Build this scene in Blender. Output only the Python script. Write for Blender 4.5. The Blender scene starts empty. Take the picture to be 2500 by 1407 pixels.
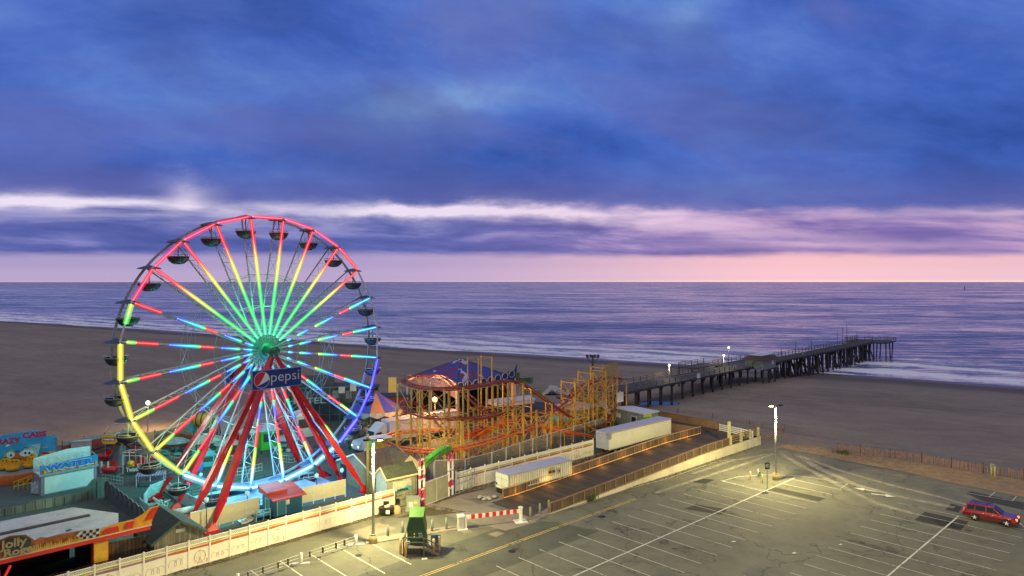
import bpy, math, random
from mathutils import Vector, Matrix
random.seed(7)
C = bpy.context.scene.collection
PI = math.pi; R_ = math.radians
FPX, CX, HY, CAMH = 1665.0, 1250.0, 688.0, 25.0

# ---------------------------------------------------------------- camera, exposure
cam = bpy.data.cameras.new('camera'); cam_o = bpy.data.objects.new('camera', cam); C.objects.link(cam_o)
cam_o.location = (0, 0, CAMH); cam_o.rotation_euler = (R_(90), 0, 0)
cam.sensor_width = 36; cam.lens = 36 * FPX / 2500; cam.shift_y = -(703.5 - HY) / 2500
cam.clip_start = 0.5; cam.clip_end = 120000
sc = bpy.context.scene; sc.camera = cam_o
sc.view_settings.view_transform = 'Standard'; sc.view_settings.look = 'None'
sc.view_settings.exposure = 0; sc.view_settings.gamma = 1
sc.cycles.max_bounces = 6; sc.cycles.diffuse_bounces = 3; sc.cycles.transparent_max_bounces = 24
sc.cycles.use_denoising = True
sc.cycles.sample_clamp_indirect = 4

def lin(c):
    return tuple((v/255/12.92 if v/255 <= .04045 else ((v/255+.055)/1.055)**2.4) for v in c)

# ---------------------------------------------------------------- world: twilight sky with cloud banks
world = bpy.data.worlds.new('World'); sc.world = world; world.use_nodes = True
def build_world():
    nt = world.node_tree; nt.nodes.clear(); N = nt.nodes; L = nt.links
    def put(s, v):
        if hasattr(v, 'links') or isinstance(v, bpy.types.NodeSocket): L.new(v, s)
        else: s.default_value = v
    def m(op, a, b=0.0, c=None, clamp=False):
        n = N.new('ShaderNodeMath'); n.operation = op; n.use_clamp = clamp
        put(n.inputs[0], a); put(n.inputs[1], b)
        if c is not None: put(n.inputs[2], c)
        return n.outputs[0]
    def mixc(f, a, b):
        n = N.new('ShaderNodeMix'); n.data_type = 'RGBA'; put(n.inputs[0], f)
        for k, v in ((6, a), (7, b)):
            if isinstance(v, tuple): n.inputs[k].default_value = (*v[:3], 1)
            else: L.new(v, n.inputs[k])
        return n.outputs[2]
    def smooth(x, lo, hi):
        n = N.new('ShaderNodeMapRange'); n.interpolation_type = 'SMOOTHSTEP'
        put(n.inputs[0], x); n.inputs[1].default_value = lo; n.inputs[2].default_value = hi
        return n.outputs[0]
    tc = N.new('ShaderNodeTexCoord'); sp = N.new('ShaderNodeSeparateXYZ'); L.new(tc.outputs['Generated'], sp.inputs[0])
    el0 = m('ARCSINE', sp.outputs[2]); az = m('ARCTAN2', sp.outputs[0], sp.outputs[1])
    el = m('DIVIDE', el0, m('MAXIMUM', m('COSINE', az), .35))
    def noise(sa, se, seed, detail=5, rough=.5, dist=0.0, shear=0.0):
        cb = N.new('ShaderNodeCombineXYZ')
        put(cb.inputs[0], m('MULTIPLY', az, sa)); put(cb.inputs[1], m('MULTIPLY', m('ADD', el, m('MULTIPLY', az, shear)), se)); cb.inputs[2].default_value = seed
        n = N.new('ShaderNodeTexNoise'); n.inputs['Scale'].default_value = 1; n.inputs['Detail'].default_value = detail
        n.inputs['Roughness'].default_value = rough; n.inputs['Distortion'].default_value = dist
        L.new(cb.outputs[0], n.inputs['Vector']); return n.outputs[0]
    def A(px): return math.atan((px-CX)/FPX)
    def E(px, py): return (HY-py)/FPX
    def blob(px, py, wx, wy, warp, amt=1.0, tilt=0.0, wa=.05):
        a0 = A(px); e0 = E(px, py)
        da = m('DIVIDE', m('SUBTRACT', az, a0), wx/FPX)
        de = m('DIVIDE', m('SUBTRACT', m('ADD', m('ADD', el, m('MULTIPLY', m('SUBTRACT', az, a0), tilt)), m('MULTIPLY', m('SUBTRACT', warp, .5), wa)), e0), wy/FPX)
        r2 = m('ADD', m('MULTIPLY', da, da), m('MULTIPLY', de, de))
        return m('MULTIPLY', m('POWER', 2.718, m('MULTIPLY', r2, -1.0)), amt)
    warp = noise(4, 9, 3.3, 4); warp2 = noise(12, 30, 8.1, 6, .58)
    big = noise(2.6, 5.5, 1.7, 7, .56, .35, .12); fine = noise(9, 18, 5.5, 8, .62, .3, .1)
    shade = m('ADD', m('ADD', m('MULTIPLY', big, .52), m('MULTIPLY', fine, .30)), .09)
    for b in (blob(1040, 290, 230, 60, warp, .20, -.12, .09), blob(1280, 225, 260, 70, warp, .09, 0, .12), blob(150, 150, 330, 110, warp, .06, .35, .1), blob(1780, 5, 180, 50, warp, .17, -.5, .08),
              blob(330, 260, 420, 60, warp, .04), blob(1950, 190, 300, 60, warp, .05), blob(1480, 350, 330, 60, warp, -.10, 0, .08), blob(1150, 400, 420, 60, warp, -.07), blob(2150, 360, 420, 70, warp, -.08), blob(2450, 430, 260, 50, warp, -.08),
              blob(180, 410, 380, 50, warp, -.09), blob(2350, 80, 300, 90, warp, -.05), blob(620, 60, 300, 90, warp, -.04), blob(1950, 470, 260, 25, warp2, .09), blob(640, 440, 260, 30, warp2, .07)):
        shade = m('ADD', shade, b)
    rmp = N.new('ShaderNodeValToRGB'); L.new(shade, rmp.inputs[0]); cr = rmp.color_ramp
    cr.elements[0].position = .32; cr.elements[0].color = (*lin((48, 80, 158)), 1)
    cr.elements[1].position = .80; cr.elements[1].color = (*lin((134, 172, 226)), 1)
    e = cr.elements.new(.43); e.color = (*lin((64, 98, 184)), 1)
    e = cr.elements.new(.53); e.color = (*lin((82, 114, 198)), 1)
    e = cr.elements.new(.64); e.color = (*lin((100, 134, 206)), 1)
    col = rmp.outputs[0]
    tintn = noise(3.0, 8, 21.3, 5, .5, .3, .2)
    col = mixc(m('MULTIPLY', smooth(tintn, .47, .66), .5), col, lin((104, 108, 174)))
    tint2 = noise(2.4, 6, 31.3, 4, .5, .3, .15)
    col = mixc(m('MULTIPLY', smooth(tint2, .50, .68), .4), col, lin((68, 84, 148)))
    col = mixc(m('MULTIPLY', smooth(el, .19, .115), .55), col, lin((96, 96, 160)))
    # lower zone (under the deck edge): purple-blue banks and bright gaps
    wel = m('ADD', el, m('MULTIPLY', m('SUBTRACT', warp2, .5), .040))
    wel = m('ADD', wel, m('MULTIPLY', m('SUBTRACT', noise(7, 9, 14.4, 3, .5), .5), .045))
    right = smooth(az, -.25, .45)
    bank = mixc(right, lin((92, 102, 172)), lin((142, 120, 180)))
    bankn = noise(5, 34, 2.2, 5, .55, .3, .04)
    bank = mixc(m('MULTIPLY', smooth(bankn, .47, .66), .7), bank, mixc(right, lin((150, 148, 206)), lin((214, 174, 210))))
    bank = mixc(m('MULTIPLY', smooth(bankn, .5, .36), .6), bank, mixc(right, lin((66, 80, 148)), lin((104, 94, 162))))
    edge = m('ADD', m('MULTIPLY', az, -.020), .103)
    d = m('SUBTRACT', wel, edge)
    col = mixc(smooth(d, .018, -.012), col, bank)
    gapn = noise(4.0, 16, 9.4, 5, .6)
    q_ = m('DIVIDE', d, .0085)
    gap = m('MULTIPLY', m('POWER', 2.718, m('MULTIPLY', m('MULTIPLY', q_, q_), -1)), m('ADD', .04, m('MULTIPLY', smooth(gapn, .42, .66), .7)))
    gap = m('MULTIPLY', gap, smooth(az, .55, .05))
    q2_ = m('DIVIDE', m('ADD', d, .006), .020); gap = m('ADD', gap, m('MULTIPLY', m('POWER', 2.718, m('MULTIPLY', m('MULTIPLY', q2_, q2_), -1)), m('MULTIPLY', smooth(bankn, .38, .62), .30)))
    for g in (blob(452, 486, 34, 26, warp2, .45, 0, .06), blob(470, 460, 60, 30, warp2, .16, .3, .08), blob(950, 513, 230, 17, warp2, .62, .02, .035), blob(1250, 520, 200, 12, warp2, .45, .02, .02), blob(1620, 540, 170, 13, warp2, .5, 0, .02), blob(90, 489, 190, 10, warp2, .6, 0, .016), blob(430, 500, 170, 10, warp2, .3, 0, .02),
              blob(1860, 572, 240, 15, warp2, .45, .06, .03), blob(2420, 520, 170, 14, warp2, .4, 0, .03), blob(2100, 600, 380, 9, warp2, .3, 0, .01)):
        gap = m('ADD', gap, g)
    col = mixc(m('MINIMUM', gap, 1.0), col, mixc(right, lin((236, 224, 244)), lin((236, 200, 224))))
    # clear pink strip above the horizon
    pinkw = m('ADD', el, m('MULTIPLY', m('SUBTRACT', noise(7, 40, 6.6, 6, .6), .5), .018))
    strip = mixc(right, lin((172, 158, 202)), lin((230, 188, 202)))
    strip = mixc(m('MULTIPLY', smooth(el, .026, .012), .5), strip, mixc(right, lin((196, 174, 208)), lin((236, 200, 216))))
    strip = mixc(m('MULTIPLY', smooth(el, .004, .0), .8), strip, mixc(right, lin((200, 170, 200)), lin((255, 222, 206))))
    col = mixc(smooth(pinkw, .047, .032), col, strip)
    # out of frame: higher up and behind the camera the deck is a plain brighter grey
    up = smooth(el0, .42, .95); back = smooth(sp.outputs[1], .35, -.3)
    col = mixc(m('MAXIMUM', up, m('MULTIPLY', back, .9)), col, (.34, .315, .34))
    sky = N.new('ShaderNodeTexSky'); sky.sky_type = 'NISHITA'; sky.sun_disc = False
    sky.sun_elevation = R_(1.0); sky.sun_rotation = R_(22)
    vm = N.new('ShaderNodeVectorMath'); vm.operation = 'SCALE'; L.new(sky.outputs[0], vm.inputs[0]); vm.inputs['Scale'].default_value = .006
    va = N.new('ShaderNodeVectorMath'); va.operation = 'ADD'; L.new(col, va.inputs[0])
    vg = N.new('ShaderNodeVectorMath'); vg.operation = 'SCALE'; L.new(vm.outputs[0], vg.inputs[0]); L.new(smooth(pinkw, .047, .036), vg.inputs['Scale'])
    L.new(vg.outputs[0], va.inputs[1])
    bg = N.new('ShaderNodeBackground'); L.new(va.outputs[0], bg.inputs[0]); bg.inputs[1].default_value = 1.0
    out = N.new('ShaderNodeOutputWorld'); L.new(bg.outputs[0], out.inputs[0])
build_world()
# soft light of the overcast dawn sky, from high up
sun = bpy.data.lights.new('sun', 'SUN'); sun.energy = .36; sun.angle = R_(60); sun.color = (.92, .92, 1.0)
sun_o = bpy.data.objects.new('sun', sun); C.objects.link(sun_o)
sun_o.rotation_euler = Vector((.25, .45, -.85)).to_track_quat('-Z', 'Y').to_euler()

# ---------------------------------------------------------------- helpers
def G(px, py, z=0.0):
    Y = (CAMH-z)*FPX/(py-HY); return Vector(((px-CX)/FPX*Y, Y, z))
def P(px, py, Y):
    return Vector(((px-CX)/FPX*Y, Y, CAMH-(py-HY)/FPX*Y))
MATS = {}
def M(name, c=(.5,.5,.5), rough=.6, metal=0.0, var=.18, scale=2.0, bump=0.0, emit=None, es=1.0, coat=0.0):
    if name in MATS: return MATS[name]
    mt = bpy.data.materials.new(name); mt.use_nodes = True; nt = mt.node_tree; N = nt.nodes; L = nt.links
    b = N['Principled BSDF']; b.inputs['Roughness'].default_value = rough; b.inputs['Metallic'].default_value = metal
    b.inputs['Base Color'].default_value = (*c, 1)
    if coat: b.inputs['Coat Weight'].default_value = coat
    if var > 0:
        tc = N.new('ShaderNodeTexCoord'); n = N.new('ShaderNodeTexNoise'); n.inputs['Scale'].default_value = scale
        n.inputs['Detail'].default_value = 6; n.inputs['Roughness'].default_value = .65; L.new(tc.outputs['Object'], n.inputs['Vector'])
        r = N.new('ShaderNodeValToRGB'); L.new(n.outputs[0], r.inputs[0])
        r.color_ramp.elements[0].position = .3; r.color_ramp.elements[1].position = .7
        r.color_ramp.elements[0].color = (*[v*(1-var) for v in c], 1); r.color_ramp.elements[1].color = (*[min(1, v*(1+var)) for v in c], 1)
        L.new(r.outputs[0], b.inputs['Base Color'])
        if bump:
            bp = N.new('ShaderNodeBump'); bp.inputs['Strength'].default_value = bump; bp.inputs['Distance'].default_value = .03
            L.new(n.outputs[0], bp.inputs['Height']); L.new(bp.outputs[0], b.inputs['Normal'])
    if emit:
        b.inputs['Emission Color'].default_value = (*emit, 1); b.inputs['Emission Strength'].default_value = es
    MATS[name] = mt; return mt
WM = {}
def wmat(o): return WM.get(o.name, Matrix.Identity(4))
def setp(o, label=None, cat=None, group=None, kind=None):
    if label: o['label'] = label
    if cat: o['category'] = cat
    if group: o['group'] = group
    if kind: o['kind'] = kind
    return o
def thing(name, label, cat, loc=(0,0,0), rz=0.0, group=None):
    o = bpy.data.objects.new(name, None); C.objects.link(o); o.empty_display_size = .3
    o.location = loc; o.rotation_euler = (0, 0, rz)
    WM[o.name] = Matrix.Translation(Vector(loc)) @ Matrix.Rotation(rz, 4, 'Z')
    return setp(o, label, cat, group)
class MB:
    def __init__(s): s.v = []; s.f = []; s.m = []; s.c = []; s.cm = 0; s.sm = []; s.col = None
    def add(s, vs, fs, mi=None, smooth=False):
        b = len(s.v); s.v += [tuple(v) for v in vs]; mi = s.cm if mi is None else mi
        for f in fs: s.f.append(tuple(b+i for i in f)); s.m.append(mi); s.sm.append(smooth)
        if s.col is not None: s.c += [s.col]*len(vs)
        return s
    def quad(s, a, b, c, d, mi=None): return s.add([a, b, c, d], [(0,1,2,3)], mi)
    def box(s, c, size, rz=0.0, mi=None, tilt=None):
        hx, hy, hz = size[0]/2, size[1]/2, size[2]/2; q = Matrix.Rotation(rz, 3, 'Z')
        if tilt is not None: q = q @ tilt
        c = Vector(c); vs = [c + q @ Vector((x*hx, y*hy, z*hz)) for x in (-1,1) for y in (-1,1) for z in (-1,1)]
        return s.add(vs, [(0,1,3,2),(4,6,7,5),(0,4,5,1),(2,3,7,6),(0,2,6,4),(1,5,7,3)], mi)
    def beam(s, a, b, w, h=None, mi=None, w2=None, h2=None):
        h = w if h is None else h; w2 = w if w2 is None else w2; h2 = h if h2 is None else h2
        a = Vector(a); b = Vector(b); t = (b-a)
        if t.length < 1e-6: return s
        t.normalize(); up = Vector((0,0,1)) if abs(t.z) < .98 else Vector((math.cos(.76), math.sin(.76), 0))
        x = t.cross(up).normalized(); y = x.cross(t).normalized()
        vs = [a+x*i*w/2+y*j*h/2 for i, j in ((-1,-1),(1,-1),(1,1),(-1,1))] + [b+x*i*w2/2+y*j*h2/2 for i, j in ((-1,-1),(1,-1),(1,1),(-1,1))]
        return s.add(vs, [(0,1,2,3),(7,6,5,4),(0,4,5,1),(1,5,6,2),(2,6,7,3),(3,7,4,0)], mi)
    def tube(s, pts, r, n=8, mi=None, caps=True):
        pts = [Vector(p) for p in pts]; rings = []; prev = None
        rs = r if isinstance(r, (list, tuple)) else [r]*len(pts); vs = []; fs = []
        for i, p in enumerate(pts):
            t = (pts[min(i+1, len(pts)-1)]-pts[max(i-1, 0)]).normalized()
            if prev is None:
                up = Vector((0,0,1)) if abs(t.z) < .95 else Vector((1,0,0)); x = t.cross(up).normalized()
            else:
                x = (prev - t*prev.dot(t)).normalized()
            prev = x; y = t.cross(x)
            vs += [p + (x*math.cos(2*PI*k/n)+y*math.sin(2*PI*k/n))*rs[i] for k in range(n)]
        for i in range(len(pts)-1):
            for k in range(n): fs.append((i*n+k, i*n+(k+1)%n, (i+1)*n+(k+1)%n, (i+1)*n+k))
        if caps: fs.append(tuple(range(n))[::-1]); fs.append(tuple(range((len(pts)-1)*n, len(pts)*n)))
        return s.add(vs, fs, mi, True)
    def cyl(s, a, b, r, r2=None, n=12, mi=None): return s.tube([a, b], [r, r if r2 is None else r2], n, mi)
    def lathe(s, prof, c=(0,0,0), n=16, mi=None, smooth=True, sx=1, sy=1):
        c = Vector(c); vs = []; fs = []
        for (r, z) in prof: vs += [c+Vector((r*sx*math.cos(2*PI*k/n), r*sy*math.sin(2*PI*k/n), z)) for k in range(n)]
        for i in range(len(prof)-1):
            for k in range(n): fs.append((i*n+k, i*n+(k+1)%n, (i+1)*n+(k+1)%n, (i+1)*n+k))
        return s.add(vs, fs, mi, smooth)
    def prism(s, pts, z0, z1, mi=None, mtop=None):
        n = len(pts); vs = [(p[0], p[1], z0) for p in pts]+[(p[0], p[1], z1) for p in pts]
        s.add(vs, [tuple(range(n))[::-1]]+[(i, (i+1)%n, n+(i+1)%n, n+i) for i in range(n)], mi)
        return s.add([(p[0], p[1], z1) for p in pts], [tuple(range(n))], mi if mtop is None else mtop)
    def slab(s, o, u, w, prof, th, mi=None):
        # outline prof of (a,b) in the plane o + a*u + b*w, given thickness th backwards
        o = Vector(o); u = Vector(u); w = Vector(w); nn = u.cross(w).normalized(); n = len(prof)
        fr = [o+u*a+w*b for a, b in prof]; bk = [p-nn*th for p in fr]
        return s.add(fr+bk, [tuple(range(n)), tuple(range(n, 2*n))[::-1]]+[(i, n+i, n+(i+1)%n, (i+1)%n) for i in range(n)], mi)
    def sphere(s, c, r, n=12, mi=None, sz=1.0, top=PI, bot=0):
        prof = [(r*math.sin(bot+(top-bot)*i/8)+1e-4, -r*sz*math.cos(bot+(top-bot)*i/8)) for i in range(9)]
        return s.lathe(prof, c, n, mi)
    def build(s, name, mats, parent=None, label=None, cat=None, group=None, kind=None, base=None, local=False):
        me = bpy.data.meshes.new(name)
        if not isinstance(mats, (list, tuple)): mats = [mats]
        vs = [Vector(v) for v in s.v]; loc = Vector((0,0,0))
        if parent is not None:
            if not local:
                inv = wmat(parent).inverted(); vs = [inv @ v for v in vs]
        elif not local:
            if base is None:
                xs = [v.x for v in vs]; ys = [v.y for v in vs]; zs = [v.z for v in vs]
                loc = Vector(((min(xs)+max(xs))/2, (min(ys)+max(ys))/2, min(zs)))
            else: loc = Vector(base)
            vs = [v-loc for v in vs]
        me.from_pydata([tuple(v) for v in vs], [], s.f); me.update()
        for m_ in mats: me.materials.append(m_)
        me.polygons.foreach_set('material_index', s.m); me.polygons.foreach_set('use_smooth', s.sm)
        if s.c:
            at = me.color_attributes.new('led', 'FLOAT_COLOR', 'POINT')
            for i, c in enumerate(s.c): at.data[i].color = (*c, 1)
        o = bpy.data.objects.new(name, me); C.objects.link(o); o.location = loc
        if parent is not None: o.parent = parent; WM[o.name] = wmat(parent)
        else: WM[o.name] = Matrix.Translation(loc)
        return setp(o, label, cat, group, kind)
def copy_tree(o, parent=None, keep=False):
    c = o.copy(); C.objects.link(c)
    if parent is not None: c.parent = parent
    for ch in [x for x in CH.get(o.name, [])]: copy_tree(ch, c)
    return c
CH = {}
def refresh_children():
    CH.clear()
    for o in C.objects:
        if o.parent: CH.setdefault(o.parent.name, []).append(o)
def dup(root, loc, rz, label, group=None):
    c = copy_tree(root); c.location = loc; c.rotation_euler = (0, 0, rz)
    c['label'] = label
    if group: c['group'] = group
    return c
def text_pts(txt, size, bold=0.0, squash=1.0):
    cu = bpy.data.curves.new('t', 'FONT'); cu.body = txt; cu.size = size; cu.extrude = 0.012; cu.offset = bold; cu.resolution_u = 3
    ob = bpy.data.objects.new('t', cu); C.objects.link(ob)
    dg = bpy.context.evaluated_depsgraph_get(); me = bpy.data.meshes.new_from_object(ob.evaluated_get(dg))
    vs = [v.co.copy() for v in me.vertices]; fs = [tuple(p.vertices) for p in me.polygons]
    bpy.data.objects.remove(ob); bpy.data.curves.remove(cu); bpy.data.meshes.remove(me)
    return vs, fs
def text(mb, txt, o, u, w, size, mi=None, bold=0.0, width=None, off=.02):
    vs, fs = text_pts(txt, size, bold); o = Vector(o); u = Vector(u); w = Vector(w); nn = u.cross(w).normalized()
    if not vs: return
    x0 = min(v.x for v in vs); x1 = max(v.x for v in vs); k = (width/(x1-x0)) if width else 1
    mb.add([o+u*((v.x-x0)*k)+w*v.y+nn*(v.z+off) for v in vs], fs, mi)
UP = Vector((0,0,1))
def U2(ang): return Vector((math.cos(R_(ang)), math.sin(R_(ang)), 0))
GA = 43.3; D = U2(GA); Nn = U2(GA+90)     # grid of the lot: D along the pier, Nn away from the camera to the left
white = M('white_paint', (.75,.75,.72), .5, var=.08)
# ---------------------------------------------------------------- setting: beach, sea, park ground, lot
def shore_t(x, y): return (y + .62*x - 256)/1.177
SD = Vector((1, -.62, 0)).normalized(); SO = Vector((.62, 1, 0)).normalized()
def nmat(name, rough=.9):
    mt = bpy.data.materials.new(name); mt.use_nodes = True
    b = mt.node_tree.nodes['Principled BSDF']; b.inputs['Roughness'].default_value = rough
    return mt, mt.node_tree, mt.node_tree.nodes, mt.node_tree.links, b
def npos(N): return N.new('ShaderNodeNewGeometry').outputs['Position']
def nnoise(N, L, vec, scale, detail=5, rough=.6, sx=1, sy=1, rz=0.0, dist=0.0):
    mp = N.new('ShaderNodeMapping'); mp.inputs['Scale'].default_value = (scale*sx, scale*sy, scale); mp.vector_type = 'POINT'
    r = N.new('ShaderNodeVectorRotate'); r.rotation_type = 'Z_AXIS'; r.inputs['Angle'].default_value = rz
    L.new(vec, r.inputs['Vector']); L.new(r.outputs[0], mp.inputs['Vector'])
    n = N.new('ShaderNodeTexNoise'); n.inputs['Scale'].default_value = 1; n.inputs['Detail'].default_value = detail
    n.inputs['Roughness'].default_value = rough; n.inputs['Distortion'].default_value = dist
    L.new(mp.outputs[0], n.inputs['Vector']); return n.outputs[0]
def nramp(N, L, x, stops):
    r = N.new('ShaderNodeValToRGB'); L.new(x, r.inputs[0]); e = r.color_ramp.elements
    e[0].position, e[0].color = stops[0][0], (*stops[0][1], 1); e[1].position, e[1].color = stops[-1][0], (*stops[-1][1], 1)
    for p, c in stops[1:-1]: q = e.new(p); q.color = (*c, 1)
    return r.outputs[0]
def nmath(N, L, op, a, b=0.0, clamp=False):
    n = N.new('ShaderNodeMath'); n.operation = op; n.use_clamp = clamp
    for i, v in enumerate((a, b)):
        if isinstance(v, bpy.types.NodeSocket): L.new(v, n.inputs[i])
        else: n.inputs[i].default_value = v
    return n.outputs[0]
def nmix(N, L, f, a, b, mode='MIX'):
    n = N.new('ShaderNodeMix'); n.data_type = 'RGBA'; n.blend_type = mode
    for k, v in ((0, f), (6, a), (7, b)):
        if isinstance(v, bpy.types.NodeSocket): L.new(v, n.inputs[k])
        elif k == 0: n.inputs[0].default_value = v
        else: n.inputs[k].default_value = (*v, 1)
    return n.outputs[2]
def nss(N, L, x, lo, hi):
    n = N.new('ShaderNodeMapRange'); n.interpolation_type = 'SMOOTHSTEP'; L.new(x, n.inputs[0]); n.inputs[1].default_value = lo; n.inputs[2].default_value = hi
    return n.outputs[0]
def shoredist(N, L, pos):
    sp = N.new('ShaderNodeSeparateXYZ'); L.new(pos, sp.inputs[0])
    return nmath(N, L, 'DIVIDE', nmath(N, L, 'SUBTRACT', nmath(N, L, 'ADD', sp.outputs[1], nmath(N, L, 'MULTIPLY', sp.outputs[0], .62)), 256), 1.177)
SHR = math.atan(.62)
def mat_sand():
    mt, nt, N, L, b = nmat('sand', .95); p = npos(N)
    big = nnoise(N, L, p, .02, 5, .6, 1, 2.6, SHR); mid = nnoise(N, L, p, .16, 6, .65, 1, 2, SHR); fin = nnoise(N, L, p, 2.2, 5, .7)
    c = nramp(N, L, big, [(.3, (.235,.19,.15)), (.55, (.30,.245,.195)), (.75, (.36,.295,.23))])
    c = nmix(N, L, .55, c, nramp(N, L, mid, [(.3, (.55,.55,.55)), (.7, (1.1,1.1,1.1))]), 'MULTIPLY')
    c = nmix(N, L, .5, c, nramp(N, L, fin, [(.25, (.55,.55,.55)), (.75, (1.2,1.2,1.2))]), 'MULTIPLY')
    t = nmath(N, L, 'ADD', shoredist(N, L, p), nmath(N, L, 'MULTIPLY', nmath(N, L, 'SUBTRACT', nnoise(N, L, p, .03, 4), .5), 16))
    for c0_, wd_, st_ in ((-38, .9, .35), (-62, .5, .30), (-64.6, .5, .30), (-96, .5, .22), (-98.4, .5, .22), (-124, .6, .18)):
        tt_ = nmath(N, L, 'ADD', shoredist(N, L, p), nmath(N, L, 'MULTIPLY', nmath(N, L, 'SUBTRACT', nnoise(N, L, p, .011, 3, .5), .5), 40 if c0_ < -40 else 12))
        ab_ = nmath(N, L, 'ABSOLUTE', nmath(N, L, 'SUBTRACT', tt_, c0_)); g_ = nmath(N, L, 'MULTIPLY', nss(N, L, ab_, wd_*1.6, wd_*.4), st_)
        c = nmix(N, L, nmath(N, L, 'MULTIPLY', g_, nss(N, L, nnoise(N, L, p, .5, 3), .35, .55)), c, (.10,.08,.065))
    fp = nnoise(N, L, p, 1.1, 2, .5); fz = nss(N, L, nnoise(N, L, p, .03, 3), .45, .62); c = nmix(N, L, nmath(N, L, 'MULTIPLY', nmath(N, L, 'MULTIPLY', nss(N, L, fp, .56, .66), fz), .35), c, (.12,.095,.08))
    wet = nss(N, L, t, -26, -12); c = nmix(N, L, wet, c, (.115,.095,.085))
    L.new(c, b.inputs['Base Color'])
    w2 = nss(N, L, t, -9, -2)
    L.new(nmath(N, L, 'SUBTRACT', .95, nmath(N, L, 'MULTIPLY', w2, .6)), b.inputs['Roughness'])
    bp = N.new('ShaderNodeBump'); bp.inputs['Strength'].default_value = .6; bp.inputs['Distance'].default_value = .35
    h = nmath(N, L, 'ADD', nmath(N, L, 'MULTIPLY', mid, .6), nmath(N, L, 'MULTIPLY', fin, .4)); L.new(h, bp.inputs['Height']); L.new(bp.outputs[0], b.inputs['Normal'])
    return mt
def mat_sea():
    mt, nt, N, L, b = nmat('sea_water', .17); p = npos(N)
    b.inputs['IOR'].default_value = 1.33
    t = shoredist(N, L, p)
    w1 = nnoise(N, L, p, .018, 3, .5, 1, 4.0, SHR*.4); w2 = nnoise(N, L, p, .07, 5, .62, 1, 4.2, SHR*.5); w3 = nnoise(N, L, p, .35, 4, .6, 1, 3, SHR*.5)
    h = nmath(N, L, 'ADD', nmath(N, L, 'MULTIPLY', w1, 5.0), nmath(N, L, 'ADD', nmath(N, L, 'MULTIPLY', w2, 3.0), nmath(N, L, 'MULTIPLY', w3, .5)))
    bp = N.new('ShaderNodeBump'); mrs = N.new('ShaderNodeMapRange'); L.new(t, mrs.inputs[0]); mrs.inputs[1].default_value = 80; mrs.inputs[2].default_value = 1000; mrs.inputs[3].default_value = .30; mrs.inputs[4].default_value = .06; L.new(mrs.outputs[0], bp.inputs['Strength']); bp.inputs['Distance'].default_value = 1.0
    L.new(h, bp.inputs['Height']); L.new(bp.outputs[0], b.inputs['Normal'])
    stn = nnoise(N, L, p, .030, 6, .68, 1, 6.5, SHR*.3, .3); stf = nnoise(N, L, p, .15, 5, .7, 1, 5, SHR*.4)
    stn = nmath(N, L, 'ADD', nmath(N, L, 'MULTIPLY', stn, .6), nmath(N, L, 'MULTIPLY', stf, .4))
    bgn = nnoise(N, L, p, .0045, 4, .6, 1, 3.0, SHR*.3, .4); stn = nmath(N, L, 'ADD', stn, nmath(N, L, 'MULTIPLY', nmath(N, L, 'SUBTRACT', bgn, .5), .45))  # large pale patches: the water's sheen put into its colour
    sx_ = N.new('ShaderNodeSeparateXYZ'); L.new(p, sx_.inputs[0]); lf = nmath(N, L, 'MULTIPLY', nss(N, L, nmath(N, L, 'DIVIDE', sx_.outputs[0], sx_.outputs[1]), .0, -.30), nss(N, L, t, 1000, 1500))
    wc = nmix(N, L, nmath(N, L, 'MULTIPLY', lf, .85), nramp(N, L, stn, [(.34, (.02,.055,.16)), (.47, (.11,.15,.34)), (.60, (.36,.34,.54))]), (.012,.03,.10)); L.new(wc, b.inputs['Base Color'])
    L.new(nmath(N, L, 'ADD', .05, nmath(N, L, 'MULTIPLY', nss(N, L, stn, .62, .38), .30)), b.inputs['Roughness'])
    # surf: broken foam lines near the shore
    wob = nmath(N, L, 'MULTIPLY', nmath(N, L, 'SUBTRACT', nnoise(N, L, p, .025, 5, .55), .5), 34)
    tw = nmath(N, L, 'ADD', t, wob)
    sfo = nnoise(N, L, p, .22, 7, .75, 1, 3.4, SHR, .6); lfo = nnoise(N, L, p, .045, 4, .6, 1, 3.0, SHR)
    mask = None
    for c0, wd, am in ((1.0, 7, 1.15), (15, 9, 1.0), (33, 9, .9), (56, 9, .7), (80, 6, .4)):
        q = nmath(N, L, 'DIVIDE', nmath(N, L, 'SUBTRACT', tw, c0), wd)
        g = nmath(N, L, 'MULTIPLY', nmath(N, L, 'POWER', 2.718, nmath(N, L, 'MULTIPLY', nmath(N, L, 'MULTIPLY', q, q), -1)), am)
        mask = g if mask is None else nmath(N, L, 'MAXIMUM', mask, g)
    foam = nss(N, L, nmath(N, L, 'ADD', mask, nmath(N, L, 'ADD', nmath(N, L, 'MULTIPLY', nmath(N, L, 'SUBTRACT', sfo, .5), 2.2), nmath(N, L, 'MULTIPLY', nmath(N, L, 'SUBTRACT', lfo, .5), 1.4))), .5, .95)
    foam = nmath(N, L, 'MULTIPLY', foam, nss(N, L, tw, 110, 60))
    df = N.new('ShaderNodeBsdfDiffuse'); df.inputs[0].default_value = (.86,.88,.95,1)
    ms = N.new('ShaderNodeMixShader'); L.new(foam, ms.inputs[0]); L.new(b.outputs[0], ms.inputs[1]); L.new(df.outputs[0], ms.inputs[2])
    L.new(ms.outputs[0], N['Material Output'].inputs[0]); return mt
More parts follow.
